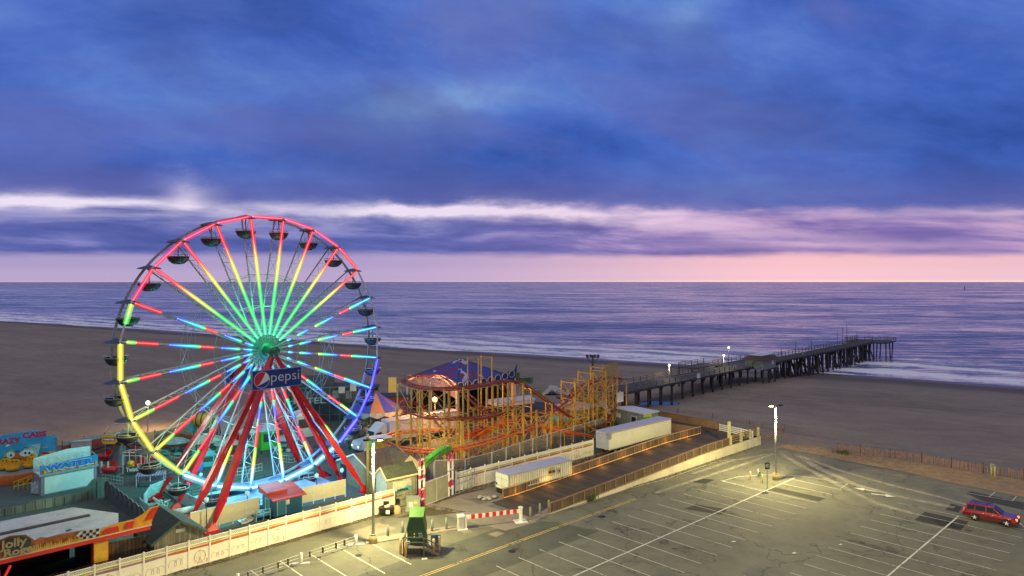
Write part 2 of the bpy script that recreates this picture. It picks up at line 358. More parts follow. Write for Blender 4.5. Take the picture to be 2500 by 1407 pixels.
def mat_asphalt(name, base=(.075,.078,.07), crack=True, tint=.25):
    mt, nt, N, L, b = nmat(name, .85); p = npos(N)
    big = nnoise(N, L, p, .06, 5, .6, dist=.5); mid = nnoise(N, L, p, .5, 6, .7); fin = nnoise(N, L, p, 9, 3, .7)
    c = nramp(N, L, big, [(.3, tuple(v*(1-tint) for v in base)), (.7, tuple(v*(1+tint) for v in base))])
    c = nmix(N, L, .6, c, nramp(N, L, mid, [(.28, (.5,.5,.5)), (.5, (.95,.95,.95)), (.75, (1.25,1.25,1.25))]), 'MULTIPLY')
    c = nmix(N, L, .5, c, nramp(N, L, fin, [(.25, (.5,.5,.5)), (.75, (1.4,1.4,1.4))]), 'MULTIPLY')
    st = nnoise(N, L, p, .19, 3, .5, dist=.8); c = nmix(N, L, nmath(N, L, 'MULTIPLY', nss(N, L, st, .66, .80), .4), c, tuple(v*.35 for v in base))
    if crack:
        wv = N.new('ShaderNodeVectorMath'); wv.operation = 'ADD'; L.new(p, wv.inputs[0])
        nz = N.new('ShaderNodeTexNoise'); nz.inputs['Scale'].default_value = .35; nz.inputs['Detail'].default_value = 4; L.new(p, nz.inputs['Vector'])
        sc_ = N.new('ShaderNodeVectorMath'); sc_.operation = 'SCALE'; sc_.inputs['Scale'].default_value = 4.5; L.new(nz.outputs[1], sc_.inputs[0]); L.new(sc_.outputs[0], wv.inputs[1])
        vo = N.new('ShaderNodeTexVoronoi'); vo.feature = 'DISTANCE_TO_EDGE'; vo.inputs['Scale'].default_value = .085; L.new(wv.outputs[0], vo.inputs['Vector'])
        c = nmix(N, L, nmath(N, L, 'MULTIPLY', nss(N, L, vo.outputs[0], .010, .003), .6), c, tuple(v*.3 for v in base))
    L.new(c, b.inputs['Base Color'])
    bp = N.new('ShaderNodeBump'); bp.inputs['Strength'].default_value = .4; bp.inputs['Distance'].default_value = .02; L.new(fin, bp.inputs['Height']); L.new(bp.outputs[0], b.inputs['Normal'])
    return mt
def mat_worn(name, c, lo=.42, hi=.52, scale=3.0, alpha=1.0, rough=.8):
    mt, nt, N, L, b = nmat(name, rough); p = npos(N); b.inputs['Base Color'].default_value = (*c, 1)
    n = nnoise(N, L, p, scale, 5, .75); n2 = nnoise(N, L, p, scale*.13, 3, .6)
    a = nss(N, L, nmath(N, L, 'ADD', nmath(N, L, 'MULTIPLY', n, .6), nmath(N, L, 'MULTIPLY', n2, .4)), lo, hi)
    L.new(nmath(N, L, 'MULTIPLY', a, alpha), b.inputs['Alpha']); return mt
def mat_boards(name, c, ang, w=.15, rough=.8, gap=.25):
    mt, nt, N, L, b = nmat(name, rough); p = npos(N)
    r = N.new('ShaderNodeVectorRotate'); r.rotation_type = 'Z_AXIS'; r.inputs['Angle'].default_value = -R_(ang); L.new(p, r.inputs['Vector'])
    sp = N.new('ShaderNodeSeparateXYZ'); L.new(r.outputs[0], sp.inputs[0])
    q = nmath(N, L, 'DIVIDE', sp.outputs[0], w); fr = nmath(N, L, 'FRACT', q); fl = nmath(N, L, 'FLOOR', q)
    wn = N.new('ShaderNodeTexWhiteNoise'); wn.noise_dimensions = '1D'; L.new(fl, wn.inputs['W'])
    cc = nramp(N, L, wn.outputs[0], [(0, tuple(v*.65 for v in c)), (1, tuple(v*1.3 for v in c))])
    cc = nmix(N, L, .6, cc, nramp(N, L, nnoise(N, L, p, .4, 6, .7), [(.3, (.5,.5,.5)), (.7, (1.2,1.2,1.2))]), 'MULTIPLY')
    ed = nmath(N, L, 'ABSOLUTE', nmath(N, L, 'SUBTRACT', fr, .5)); cc = nmix(N, L, nss(N, L, ed, .5-gap*.3, .5), cc, tuple(v*.25 for v in c))
    L.new(cc, b.inputs['Base Color']); return mt
def mat_shingle(name, c, sc=3.0):
    mt, nt, N, L, b = nmat(name, .95); tc = N.new('ShaderNodeTexCoord')
    br = N.new('ShaderNodeTexBrick'); br.inputs['Scale'].default_value = sc; br.inputs['Color1'].default_value = (*[v*.75 for v in c], 1); br.inputs['Color2'].default_value = (*[v*1.2 for v in c], 1)
    br.inputs['Mortar'].default_value = (*[v*.4 for v in c], 1); br.inputs['Mortar Size'].default_value = .03; L.new(tc.outputs['Object'], br.inputs['Vector'])
    n = nnoise(N, L, tc.outputs['Object'], 1.5, 6, .7)
    L.new(nmix(N, L, .6, br.outputs[0], nramp(N, L, n, [(.3, (.45,.45,.45)), (.7, (1.3,1.3,1.3))]), 'MULTIPLY'), b.inputs['Base Color']); return mt
m_sand = mat_sand(); m_asph = mat_asphalt('asphalt_lot', (.160,.162,.125), tint=.18); m_road = mat_asphalt('asphalt_road', (.098,.105,.088)); m_patch = mat_asphalt('asphalt_patch', (.042,.043,.034), False)
m_park = mat_asphalt('park_pavement', (.07,.10,.10), False); m_conc = mat_asphalt('concrete', (.27,.235,.19), False, .18)
m_line = mat_worn('white_line', (.64,.64,.56), .35, .49, 3.0, .95); m_yel = mat_worn('yellow_line', (.62,.48,.14), .38, .5)
m_deck = mat_boards('boardwalk_boards', (.075,.055,.042), GA, .3)
m_pierdeck = mat_boards('pier_boards', (.055,.065,.075), 46.5, .3)
m_bank = mat_worn('bank_sand', (.50,.33,.16), .30, .62, .8, .8, .95)
m_drift = mat_worn('blown_sand', (.40,.33,.25), .44, .60, 1.2, .55, .95); m_track = mat_worn('sand_tracks', (.52,.48,.38), .32, .60, .9, .62, .95)
m_oil = mat_worn('oil_stain', (.02,.02,.017), .46, .68, 1.5, .7, .7)
m_dirt = mat_worn('dirt_edge', (.09,.07,.04), .42, .56, 1.3, .9, .95)
def sheet(name, pts, z, mat, kind='structure', **k):
    mb = MB(); mb.add([(p[0], p[1], z) for p in pts], [tuple(range(len(pts)))]); return mb.build(name, mat, kind=kind, **k)
mb = MB(); ts = [-900, -300, -120, -60]+list(range(-48, 60, 4))+[90]
def beach_z(t):
    u = min(1, max(0, (t+46)/46)); return -2.0*(u*u*(3-2*u))*.9 - .2*u - max(0, t)*.04
ss = [-2500+i*25 for i in range(180)]
for t in ts:
    for s in ss:
        w = 0 if t < -60 else (math.sin(s*.02)*.08+math.sin(s*.051+1)*.05)
        q = Vector((0, 256, 0)) + SO*t*1.0 + SD*s; mb.v.append((q.x, q.y, beach_z(t)+w*min(1, max(0, (t+46)/46))))
n = len(ss)
for i in range(len(ts)-1):
    for j in range(n-1): mb.f.append((i*n+j, i*n+j+1, (i+1)*n+j+1, (i+1)*n+j)); mb.m.append(0); mb.sm.append(True)
mb.build('beach_sand', m_sand, kind='structure', base=(0,0,0))
q0 = Vector((0, 256, 0))-SO*22
mb = MB(); mb.add([q0-SD*40000, q0+SD*40000, q0+SD*40000+SO*60000, q0-SD*40000+SO*60000], [(0,1,2,3)]); mb.v = [(v[0], v[1], -2.0) for v in mb.v]
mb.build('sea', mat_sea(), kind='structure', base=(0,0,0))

# park ground, lot, road
park = [(-120, 20), (-55, 35), (-45.5, 42.5), (-12.9, 74.9), (-7.6, 80.4), (13, 99.8), (21, 107.2), (26, 112), (30, 126), (16, 134), (-4, 142), (-30, 140), (-50, 128), (-64, 108), (-80, 96), (-140, 60)]
sheet('park_ground', park, .006, m_park)
lot = [(-80, -30), (-60, 26), (-45.2, 42.2), (-12.6, 74.6), (-9.6, 78.4), (-1, 79), (6.8, 76), (13.4, 82.6), (19.7, 87.3), (28.9, 96.1), (38.5, 105.3)] + [tuple(G(x, y)[:2]) for x, y in ((1905, 1093), (1985, 1108), (2080, 1128), (2200, 1150), (2330, 1180), (2500, 1213), (2700, 1250), (3000, 1310))] + [(140, 40), (140, -30)]
sheet('parking_lot', lot, .004, m_asph)
def gp(base, a, b): return Vector(base)+D*a+Nn*b
Rd = Vector((1.56, 66.5, 0))         # a point on the yellow centre line
sheet('road', [gp(Rd, -60, -3.6)[:2], gp(Rd, -60, 3.9)[:2], gp(Rd, 3, 3.9)[:2], gp(Rd, 5.2, 1.0)[:2], gp(Rd, 6.5, -3.6)[:2]], .009, m_road)
for nm, pts, mt_, z in (
    ('pavement', [G(a, b)[:2] for a, b in ((1035, 1232), (1108, 1212), (1200, 1240), (1290, 1262), (1310, 1275), (1235, 1296), (1150, 1275), (1100, 1262))], m_conc, .012),
    ('pavement', [G(a, b)[:2] for a, b in ((853, 1300), (925, 1277), (968, 1290), (920, 1306), (895, 1320))], m_conc, .012),
    ('pavement', [G(a, b)[:2] for a, b in ((1285, 1272), (1345, 1238), (1361, 1247), (1300, 1275))], m_conc, .10),
    ('pavement', [G(a, b)[:2] for a, b in ((890, 1318), (1125, 1283), (1135, 1292), (895, 1330))], m_conc, .10),
    ('pavement', [G(a, b)[:2] for a, b in ((1170, 1232), (1228, 1216), (1235, 1222), (1190, 1236))], m_conc, .016)):
    if z > .05:
        mb = MB(); mb.prism([tuple(p) for p in pts], .0, z); mb.build(nm, mt_, kind='structure')
    else: sheet(nm, pts, z, mt_)
for pts in (((1190, 1305), (1212, 1298), (1232, 1303), (1210, 1312)), ((1125, 1300), (1140, 1290), (1155, 1300), (1135, 1303))):
    sheet('pavement', [G(a, b)[:2] for a, b in pts], .018, m_conc)
for pts in (((1870, 1196), (1890, 1190), (2014, 1217), (2000, 1225)), ((1670, 1243), (1700, 1232), (1775, 1244), (1762, 1258)), ((2355, 1203), (2370, 1200), (2500, 1228), (2500, 1246), (2395, 1222)),
            ((2232, 1270), (2258, 1250), (2365, 1274), (2345, 1296)), ((2308, 1245), (2322, 1230), (2350, 1238), (2340, 1252)), ((1690, 1178), (1712, 1168), (1745, 1172), (1722, 1182))):
    sheet('asphalt_repair', [G(a, b)[:2] for a, b in pts], .013, m_patch)
def blobsheet(name, px, py, rx, ry, z, mt_, seed=0):
    c = G(px, py); rnd = random.Random(seed+int(px)); pts = []
    for k in range(14):
        a = 2*PI*k/14; r = rnd.uniform(.7, 1.15); pts.append((c.x+rx*r*math.cos(a)*D.x-ry*r*math.sin(a)*D.y, c.y+rx*r*math.cos(a)*D.y+ry*r*math.sin(a)*D.x))
    sheet(name, pts, z, mt_)
for i, (px, py, rx, ry) in enumerate(((1565, 1305, 1.6, 3.4), (1700, 1350, 1.2, 2.6), (1485, 1250, .8, 1.5), (1775, 1254, .9, 2.2), (1540, 1395, .6, 1.6), (2035, 1180, .9, 1.7), (2310, 1280, 1.2, 2.6), (2150, 1340, .5, 4.6), (1108, 1334, .7, 2.0), (945, 1324, .6, 1.4), (2365, 1400, 1.2, 2.6), (1620, 1210, .7, 2.0), (760, 1365, .8, 2), (2080, 1262, .3, .6), (1250, 1338, .4, 1.2), (1910, 1140, .8, 3))):
    blobsheet('oil_stain', px, py, rx, ry, .0155, m_oil, i)
# painted lines
def strip(mb, a, b, w, z=.021):
    a = Vector(a).to_3d(); b = Vector(b).to_3d(); t = (b-a).normalized(); s_ = Vector((-t.y, t.x, 0))*w/2
    a.z = b.z = z; mb.quad(a-s_, b-s_, b+s_, a+s_)
mb = MB(); Bm = Vector((12.6, 64.8, 0))
for k in range(-5, 10): strip(mb, gp(Bm, 2.7*k, 6.05)[:], gp(Bm, 2.7*k, -6.05)[:], .085)
strip(mb, gp(Bm, -16, 0), gp(Bm, 32.2, 0), .16, .024)
for k in (10.6, 11.6): strip(mb, gp(Bm, 2.7*k, 0), gp(Bm, 2.7*k, -6), .11)
Cm = Vector((39.0, 63.6, 0)) - D*.5
Cm = gp((33.9, 67.6, 0), 0, -5.7)
for k in range(-5, 6): strip(mb, gp(Cm, 2.7*k, 6.0), gp(Cm, 2.7*k, -6.0), .085)
strip(mb, gp(Cm, -14, 0), gp(Cm, 13.4, 0), .16, .024)
Am = Vector((-13.3, 64.9, 0))
for k in range(-8, 1): strip(mb, gp(Am, 2.7*k, 0), gp(Am, 2.7*k, -6.4), .12); strip(mb, gp(Am, 2.7*k, 2.2 if k < 0 else 0.1), gp(Am, 2.7*k, 0.05), .08)
for pl in (((1763, 1175), (1800, 1165), (1860, 1160), (1930, 1161), (1990, 1168), (2070, 1182), (2052, 1193)), ((1763, 1175), (1880, 1205)), ((2357, 1203), (2415, 1214), (2472, 1223), (2483, 1211)), ((2415, 1214), (2430, 1201)),
           ((1400, 1240), (1525, 1196), (1630, 1169), (1753, 1126), (1800, 1122)), ((2475, 1262), (2500, 1288))):
    for a, b in zip(pl[:-1], pl[1:]): strip(mb, G(*a), G(*b), .11, .023)
mb.build('parking_lines', m_line, kind='structure')
mb = MB()
for o in (-.14, .14): strip(mb, gp(Rd, -50, o), gp(Rd, 17.5, o), .10, .022)
mb.build('road_lines', m_yel, kind='structure')
mb = MB()
for c0, a in ((G(2160, 1210), GA-90+20), (G(2112, 1196), GA+90+10)):
    u = U2(a); w = Vector((-u.y, u.x, 0))
    for q in ([(-1.4,-.15),(.1,-.15),(.1,.15),(-1.4,.15)], [(.1,-.55),(1.2,0),(.1,.55)]): mb.add([c0+u*x+w*y+UP*.022 for x, y in q], [tuple(range(len(q)))])
mb.build('painted_arrows', mat_worn('arrow_paint', (.7,.7,.64), .3, .42), kind='structure')
# blown sand and wheel tracks over the asphalt
def ribbon(name, pl, w, mt_, z=.027, kind='structure'):
    mb = MB(); p = [G(*q) for q in pl]
    for i in range(len(p)-1):
        t = (p[i+1]-p[i]).normalized(); s_ = Vector((-t.y, t.x, 0))*w/2; mb.quad(*(v+UP*(z+.002*i) for v in (p[i]-s_, p[i+1]-s_, p[i+1]+s_, p[i]+s_)))
    return mb.build(name, mt_, kind=kind)
ribbon('sand_drift', ((1900, 1105), (1990, 1120), (2100, 1142), (2250, 1170), (2400, 1200), (2600, 1240)), 2.4, m_drift, .028)
ribbon('sand_drift', ((1560, 1193), (1700, 1150), (1790, 1118), (1880, 1098)), 1.3, m_drift, .030)
sheet('sand_bank', [G(a, b)[:2] for a, b in ((1868, 1100), (1925, 1086), (2000, 1092), (2050, 1102), (2150, 1117), (2300, 1141), (2500, 1174), (2700, 1208), (2700, 1252), (2500, 1214), (2330, 1181), (2200, 1151), (2080, 1129), (1985, 1109), (1905, 1094))], .045, m_bank)
ribbon('wheel_tracks', ((1905, 1108), (1960, 1140), (2050, 1186), (2140, 1230), (2230, 1255)), .8, m_track, .032)
ribbon('wheel_tracks', ((1945, 1110), (2000, 1145), (2090, 1185), (2200, 1215), (2330, 1240)), 1.0, m_track, .034)
ribbon('wheel_tracks', ((1950, 1112), (2050, 1150), (2170, 1184), (2300, 1216), (2400, 1245)), .7, m_track, .036)
ribbon('wheel_tracks', ((1890, 1108), (1800, 1140), (1700, 1172), (1600, 1205)), .6, m_track, .038)
ribbon('wheel_tracks', ((1870, 1110), (1780, 1128), (1690, 1158)), .6, m_track, .040)
ribbon('dirt_strip', ((420, 1400), (512, 1376), (697, 1323), (962, 1247)), 1.3, m_dirt, .026)
ribbon('dirt_strip', ((1050, 1228), (1110, 1206), (1200, 1185), (1380, 1132)), 1.6, m_dirt, .020)
sheet('bare_soil', [G(a, b)[:2] for a, b in ((968, 1265), (1060, 1235), (1140, 1250), (1035, 1262))], .015, m_dirt)
sheet('bare_soil', [G(a, b)[:2] for a, b in ((1385, 1140), (1500, 1107), (1640, 1068), (1660, 1066), (1500, 1115), (1400, 1145))], .021, mat_asphalt('dry_grass', (.12,.10,.05), False, .4))
# weeds: tufts along the fence foot and the ramp wall
def tufts(name, pts, n, h, mt_, spread):
    mb = MB(); rnd = random.Random(n)
    for i in range(n):
        k = rnd.random()*(len(pts)-1); j = int(k); c = pts[j].lerp(pts[min(j+1, len(pts)-1)], k-j)+Vector((rnd.gauss(0, spread), rnd.gauss(0, spread), 0)); hh = h*rnd.uniform(.4, 1.3)
        for q in range(7):
            a = rnd.uniform(0, 2*PI); r = rnd.uniform(.1, .5)*hh; t = Vector((math.cos(a), math.sin(a), 0)); s_ = Vector((-t.y, t.x, 0))*.03
            mb.add([c-s_, c+s_, c+t*r+UP*hh*rnd.uniform(.6, 1)], [(0,1,2)])
    return mb.build(name, mt_, kind='stuff', label='low weeds and dry grass growing at the foot of the walls', cat='weeds')
m_weed = M('weeds', (.10,.12,.035), .9, var=.4, scale=1)
tufts('weeds', [G(420, 1402), G(697, 1323), G(955, 1250)], 260, .16, m_weed, .25)
tufts('weeds', [G(1432, 1226), G(1455, 1217)], 60, .7, M('green_weeds', (.05,.13,.03), .9, var=.4), .22)
tufts('weeds', [G(1520, 1197), G(1640, 1163), G(1760, 1122), G(1850, 1090)], 160, .2, m_weed, .2)
tufts('weeds', [G(1390, 1137), G(1450, 1118), G(1500, 1108)], 160, .35, M('rusty_weeds', (.16,.09,.04), .9, var=.4), .4)
tufts('beach_grass', [G(2045, 1105), G(2070, 1110)], 60, .6, m_weed, .5)
# boardwalk ramp: rises from the lot to the boardwalk
def zr(s): return min(1.25, .02+max(0, s-2)*1.25/30)      # deck height along the ramp
RL = Vector((-1.04, 78.6, 0)); RR = Vector((6.0, 75.4, 0)); RD = U2(42.6); RN = U2(132.6)
mb = MB(); W = 7.3
SS = [-2, 2, 8, 14, 20, 26, 32, 38, 46]
def rp(s, b): q = RL + RD*s - RN*b; return Vector((q.x, q.y, zr(s)))
for a, b in zip(SS[:-1], SS[1:]):
    mb.quad(rp(a, W-.1)+UP*.012, rp(b, W-.1)+UP*.012, rp(b, .12)+UP*.012, rp(a, .12)+UP*.012)
mb.build('boardwalk_ramp', m_deck, kind='structure')
F3 = lambda px, py: (lambda g: (g.x, g.y))(G(px, py, 1.26))
mb = MB(); mb.prism([tuple(rp(46.0, 7.2)[:2]), F3(1838, 1068), F3(1757, 1048), F3(1608, 1017), F3(1535, 1002), F3(1545, 1018), F3(1622, 1047), tuple(rp(41.6, -.1)[:2]), tuple(rp(46, -.1)[:2])], .3, 1.262); mb.build('boardwalk', m_deck, kind='structure')
mb = MB(); mb.prism([(14, 132), (-40, 150), (-45, 143), (12, 119), (22, 114.5), (27, 121)], .3, 1.20); mb.build('boardwalk', m_deck, kind='structure')
# ---------------------------------------------------------------- lamps' own light
def point(name, loc, watts, col, r=.25, spot=None):
    l = bpy.data.lights.new(name, 'POINT' if spot is None else 'SPOT'); l.energy = watts; l.color = col; l.shadow_soft_size = r
    if spot: l.spot_size = R_(spot); l.spot_blend = .12
    o = bpy.data.objects.new(name, l); C.objects.link(o); o.location = loc; return o
WARM = (1.0, .82, .33)
m_galv = M('galvanised', (.62,.62,.62), .45, .15, var=.1); m_dark = M('dark_metal', (.035,.035,.04), .5, .3)
m_lampw = M('lamp_glass_warm', (1,1,1), var=0, emit=(1,.80,.38), es=45)
m_lampo = M('lamp_glass_off', (.06,.06,.06), var=0)
m_concb = M('lamp_base_concrete', (.30,.24,.13), .9)
def lot_lamp(loc, h, label, watts, side=1):
    t = thing('lamp_post', label, 'street lamp', loc, group='tall lamp posts lighting the parking lot'); x, y, z = loc
    mb = MB(); mb.cyl((x,y,z), (x,y,z+.75), .42, .40, 16); mb.build('base', m_concb, t)
    mb = MB(); mb.cyl((x,y,z+.75), (x,y,z+h), .15, .10, 12); mb.box((x,y,z+.85), (.5,.5,.06)); mb.build('pole', M('pole_paint', (.30,.31,.33), .6, var=.1), t)
    for sgn in (-1, 1):
        u = Vector((1, .25, 0)).normalized()*sgn
        mb = MB(); mb.beam(Vector((x,y,z+h-.1)), Vector((x,y,z+h-.02))+u*.35, .06); c = Vector((x,y,z+h))+u*.65; mb.box(c, (.6,.34,.10), math.atan2(u.y, u.x))
        hd = mb.build('lamp_head', m_dark, t)
        mb = MB(); mb.box(c-UP*.075, (.46,.26,.08), math.atan2(u.y, u.x)); mb.build('lens', m_lampw if sgn == -side else m_lampo, hd)
    point('lamp_light', (x-side*.55, y-.35, z+h-.4), watts*2.0, WARM, .2, 174)
pr = G(1894, 1172); lot_lamp(pr, 9.4, 'tall lit white lamp post beside the parking sign at the far end of the lot', 6300)
pl_ = G(911, 1326); lot_lamp(pl_, 9.9, 'tall lit pale lamp post by the white mural fence near the green booth', 7800, -1)
lot_lamp((6, 28, 0), 9.4, 'tall lamp post in the near part of the lot, left of the two', 15000)
lot_lamp((42, 33, 0), 9.4, 'tall lamp post in the near part of the lot, right of the two', 19000)

# ---------------------------------------------------------------- ferris wheel
WA = 46.7; wd = U2(WA); wn = U2(WA+90); hub = Vector((-28.4, 79, 17.0)); WR = 15.55; BW = 2.1
def WP(ang, r, n=0.0):  # clock angle from the top towards wd
    a = R_(ang); return hub + wd*(r*math.sin(a)) + UP*(r*math.cos(a)) + wn*n
wheel = thing('ferris_wheel', 'giant ferris wheel with coloured light tubes on every spoke and red slanting legs', 'ferris wheel', (hub.x, hub.y, 0), R_(WA))
m_steel = M('wheel_steel', (.34,.36,.42), .45, .3, var=.1); m_steelw = M('wheel_steel_white', (.55,.56,.60), .45, .1, var=.08)
def mat_led(name, mulw, st, alpha=None):
    mt = bpy.data.materials.new(name); mt.use_nodes = True; N = mt.node_tree.nodes; L = mt.node_tree.links
    N.remove(N['Principled BSDF']); at = N.new('ShaderNodeAttribute'); at.attribute_name = 'led'; em = N.new('ShaderNodeEmission')
    c = nmix(N, L, mulw, at.outputs[0], (1,1,1)); L.new(c, em.inputs[0]); em.inputs[1].default_value = st
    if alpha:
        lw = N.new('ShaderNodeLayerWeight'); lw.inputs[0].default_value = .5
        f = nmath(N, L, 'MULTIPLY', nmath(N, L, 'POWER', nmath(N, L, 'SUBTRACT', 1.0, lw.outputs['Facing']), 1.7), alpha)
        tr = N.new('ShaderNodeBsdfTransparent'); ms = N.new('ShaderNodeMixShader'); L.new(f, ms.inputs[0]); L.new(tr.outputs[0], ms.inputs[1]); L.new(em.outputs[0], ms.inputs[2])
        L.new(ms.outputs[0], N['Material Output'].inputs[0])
    else: L.new(em.outputs[0], N['Material Output'].inputs[0])
    return mt
m_core = mat_led('led_core', .10, 6.0); m_slv = mat_led('led_halo', 0.0, 1.2, .6)  # m_slv: translucent glowing halo added round each tube, imitating bloom
RED = (1,.01,.02); PINK = (1,.02,.10); GRN = (.03,1,.10); YEL = (1,.85,.03); BLU = (.03,.06,1); CYN = (.02,.40,1); AQ = (.02,.75,.8); MINT = (.03,.95,.35); VIO = (.06,.04,1); LIM = (.5,1,.05); ORG = (1,.3,.03)
def mixv(a, b, t): return tuple(a[i]*(1-t)+b[i]*t for i in range(3))
def led(name, a, b, stops, rc, rs, parent=None):
    for run in stops: led1(name, a, b, [run], rc, rs, parent)
def led1(name, a, b, stops, rc, rs, parent=None):
    # stops: list of runs [(t0, c0), (t1, c1), ...]; each run is one lit stretch
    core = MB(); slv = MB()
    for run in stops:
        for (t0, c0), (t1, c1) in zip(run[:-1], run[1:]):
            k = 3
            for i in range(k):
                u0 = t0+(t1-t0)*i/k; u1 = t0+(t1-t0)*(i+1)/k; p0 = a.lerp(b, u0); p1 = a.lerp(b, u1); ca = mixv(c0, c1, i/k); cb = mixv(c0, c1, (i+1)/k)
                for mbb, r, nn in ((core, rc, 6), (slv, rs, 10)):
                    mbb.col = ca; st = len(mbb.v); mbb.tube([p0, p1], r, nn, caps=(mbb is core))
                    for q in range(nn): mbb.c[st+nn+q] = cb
    c = core.build(name, m_core, parent or wheel); slv.build('halo_sleeve', m_slv, c); return c  # outer sleeve is an added halo, not a part of the tube
R0 = 1.9
for k in range(24):
    a = -7.5+15*k; sgn = k
    # spokes of both faces, tapering pairs with lacing
    for n_, mt_ in ((0.0, m_steelw if 5 <= k <= 19 else m_steel), (BW, m_steelw if 8 <= k <= 17 else m_steel)):
        mb = MB(); mb.beam(WP(a, .7, n_), WP(a, WR, n_), .10 if n_ else .09, .14); mb.build('spoke', mt_, wheel)
    mb = MB(); p = [WP(a, r, 0) for r in (2.5, 6, 8.9, 11, 13, WR)]; q = [WP(a, r, BW) for r in (2.5, 6, 8.9, 11, 13, WR)]
    for i in range(2, 6): mb.beam(p[i], q[i], .05)
    for i in range(1, 5): mb.beam(p[i], q[i+1], .03); mb.beam(q[i], p[i+1], .03)
    mb.build('lacing', m_steelw if 5 <= k <= 19 else m_steel, wheel)
    # light tubes on the spokes
    A0 = WP(a, WR-.35, -.16); B0 = WP(a, R0, -.16)
    if k <= 4 or k >= 21:
        runs = [[(0, RED), (.17, RED), (.27, ORG), (.36, YEL), (.50, LIM), (.62, GRN), (.80, GRN), (1, MINT)]]
        rc = .062
    elif k in (5, 6, 7, 8):
        o = (k-5)*.02
        runs = [[(0, CYN), (.10, CYN), (.17+o, AQ), (.24+o, GRN)], [(.25+o, RED), (.36+o, RED)], [(.44, BLU), (.52, CYN), (.60, GRN), (.64, LIM)], [(.72, BLU), (.78, CYN), (.83, GRN)], [(.90, BLU), (.94, AQ)]]
    elif k in (9, 10, 11):
        runs = [[(0, CYN), (.08, AQ), (.16, YEL), (.22, GRN)], [(.225, RED), (.38, RED)], [(.47, BLU), (.56, CYN), (.66, GRN)], [(.67, RED), (.76, RED)], [(.82, BLU), (.9, AQ)]]
    elif k in (12, 13, 14):
        runs = [[(0, CYN), (.07, (.6,.9,1)), (.18, YEL), (.28, LIM), (.31, GRN)], [(.315, RED), (.50, RED)], [(.56, BLU), (.64, BLU), (.70, GRN)], [(.705, RED), (.79, RED)], [(.84, BLU), (.90, AQ)]]
    elif k in (15, 16, 17):
        o = (17-k)*.02
        runs = [[(0, YEL), (.10+o, LIM), (.14+o, GRN)], [(.145+o, RED), (.34+o, RED)], [(.40+o, BLU), (.50+o, CYN), (.60+o, GRN)], [(.605+o, RED), (.70+o, RED)], [(.76, BLU), (.84, AQ), (.88, GRN)], [(.92, BLU), (.97, AQ)]]
    else:
        o = .02 if k == 18 else 0
        runs = [[(.02, LIM), (.08+o, GRN)] if k < 20 else [(.0, RED), (.04, RED)], [(.085+o, RED), (.24+o, RED)] if k < 20 else [(.04, RED), (.20, RED)], [(.33, BLU), (.42, CYN), (.50, AQ), (.56, GRN)], [(.565, RED), (.67, RED)], [(.74, BLU), (.84, CYN), (.89, GRN)], [(.93, BLU), (1, AQ)]]
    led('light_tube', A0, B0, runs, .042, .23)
def arcpts(r, n_, steps=96): return [WP(360*i/steps, r, n_) for i in range(steps+1)]
for n_, mt_ in ((0.0, m_steelw), (BW, m_steel)):
    mb = MB(); pts = arcpts(WR, n_) if n_ else [WP(-7.5+15*k, WR, n_) for k in range(25)]
    for a, b in zip(pts[:-1], pts[1:]): mb.beam(a, b, .13 if not n_ else .18, .16 if not n_ else .24)
    mb.build('rim', mt_, wheel)
mb = MB()
for k in range(24): mb.beam(WP(-7.5+15*k, WR, 0), WP(-7.5+15*k, WR, BW), .1)
mb.build('rim_struts', m_steelw, wheel)
for n_ in (0.0, BW):
    mb = MB()
    for k in range(24):
        mb.beam(WP(-7.5+15*k, 8.9, n_), WP(7.5+15*k, 8.9, n_), .05); mb.beam(WP(-7.5+15*k, 8.1, n_), WP(7.5+15*k, 8.9, n_), .03)
        if k % 2 == 0: mb.beam(WP(-7.5+15*k, 8.9, n_), WP(7.5+15*k, 8.9, BW-n_), .03)
    mb.build('brace_ring', m_steel, wheel)
    mb = MB()
    for k in range(24): mb.beam(WP(-7.5+15*k, 5.2, n_), WP(7.5+15*k, 5.2, n_), .035)
    mb.build('brace_ring', m_steel, wheel)
rimc = {}
for k in range(24):
    if k in (0,1,2,3,20,21,22,23): c = (PINK, RED) if k != 3 else (RED, RED)
    elif k == 19: c = (LIM, GRN)
    elif k in (18,17,16): c = (YEL, YEL)
    elif k == 15: c = (LIM, YEL)
    elif k == 14: c = ((.22,.68,1), (.3,.8,1))
    elif k in (13, 12, 11, 10): c = ((.22,.68,1), (.22,.68,1))
    elif k == 9: c = (VIO, BLU)
    elif k in (8, 7): c = (VIO, VIO)
    else: continue
    a0, a1 = -7.5+15*k, 7.5+15*k; p0, p1 = WP(a0, WR, -.18), WP(a1, WR, -.18)
    runs = [[(.06, c[0]), (.5, c[0]), (.94, c[1])]] if k != 19 else [[(.45, GRN), (.94, LIM)]]
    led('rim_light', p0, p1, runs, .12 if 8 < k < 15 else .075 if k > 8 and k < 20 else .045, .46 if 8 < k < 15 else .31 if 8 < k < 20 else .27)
# hub
mb = MB(); mb.cyl(hub-wn*1.7, hub+wn*3.7, .42, n=20); mb.build('axle', m_dark, wheel)
m_hub = M('hub_teal', (.03,.30,.22), .5)
mb = MB()
for n_ in (-.05, BW): mb.cyl(hub+wn*n_, hub+wn*(n_+.12), 1.0, n=32)
for k in range(48):
    a = 7.5*k; mb.beam(WP(a, .9, -.02), WP(a, 1.85, -.02), .07)
pts = [WP(7.5*k, 1.85, -.02) for k in range(49)]
for a, b in zip(pts[:-1], pts[1:]): mb.beam(a, b, .06)
mb.build('hub', m_hub, wheel)
mb = MB(); mb.cyl(hub-wn*1.95, hub-wn*.1, .62, n=24); mb.build('hub_cap', M('hub_dark_green', (.01,.10,.06), .4), wheel)
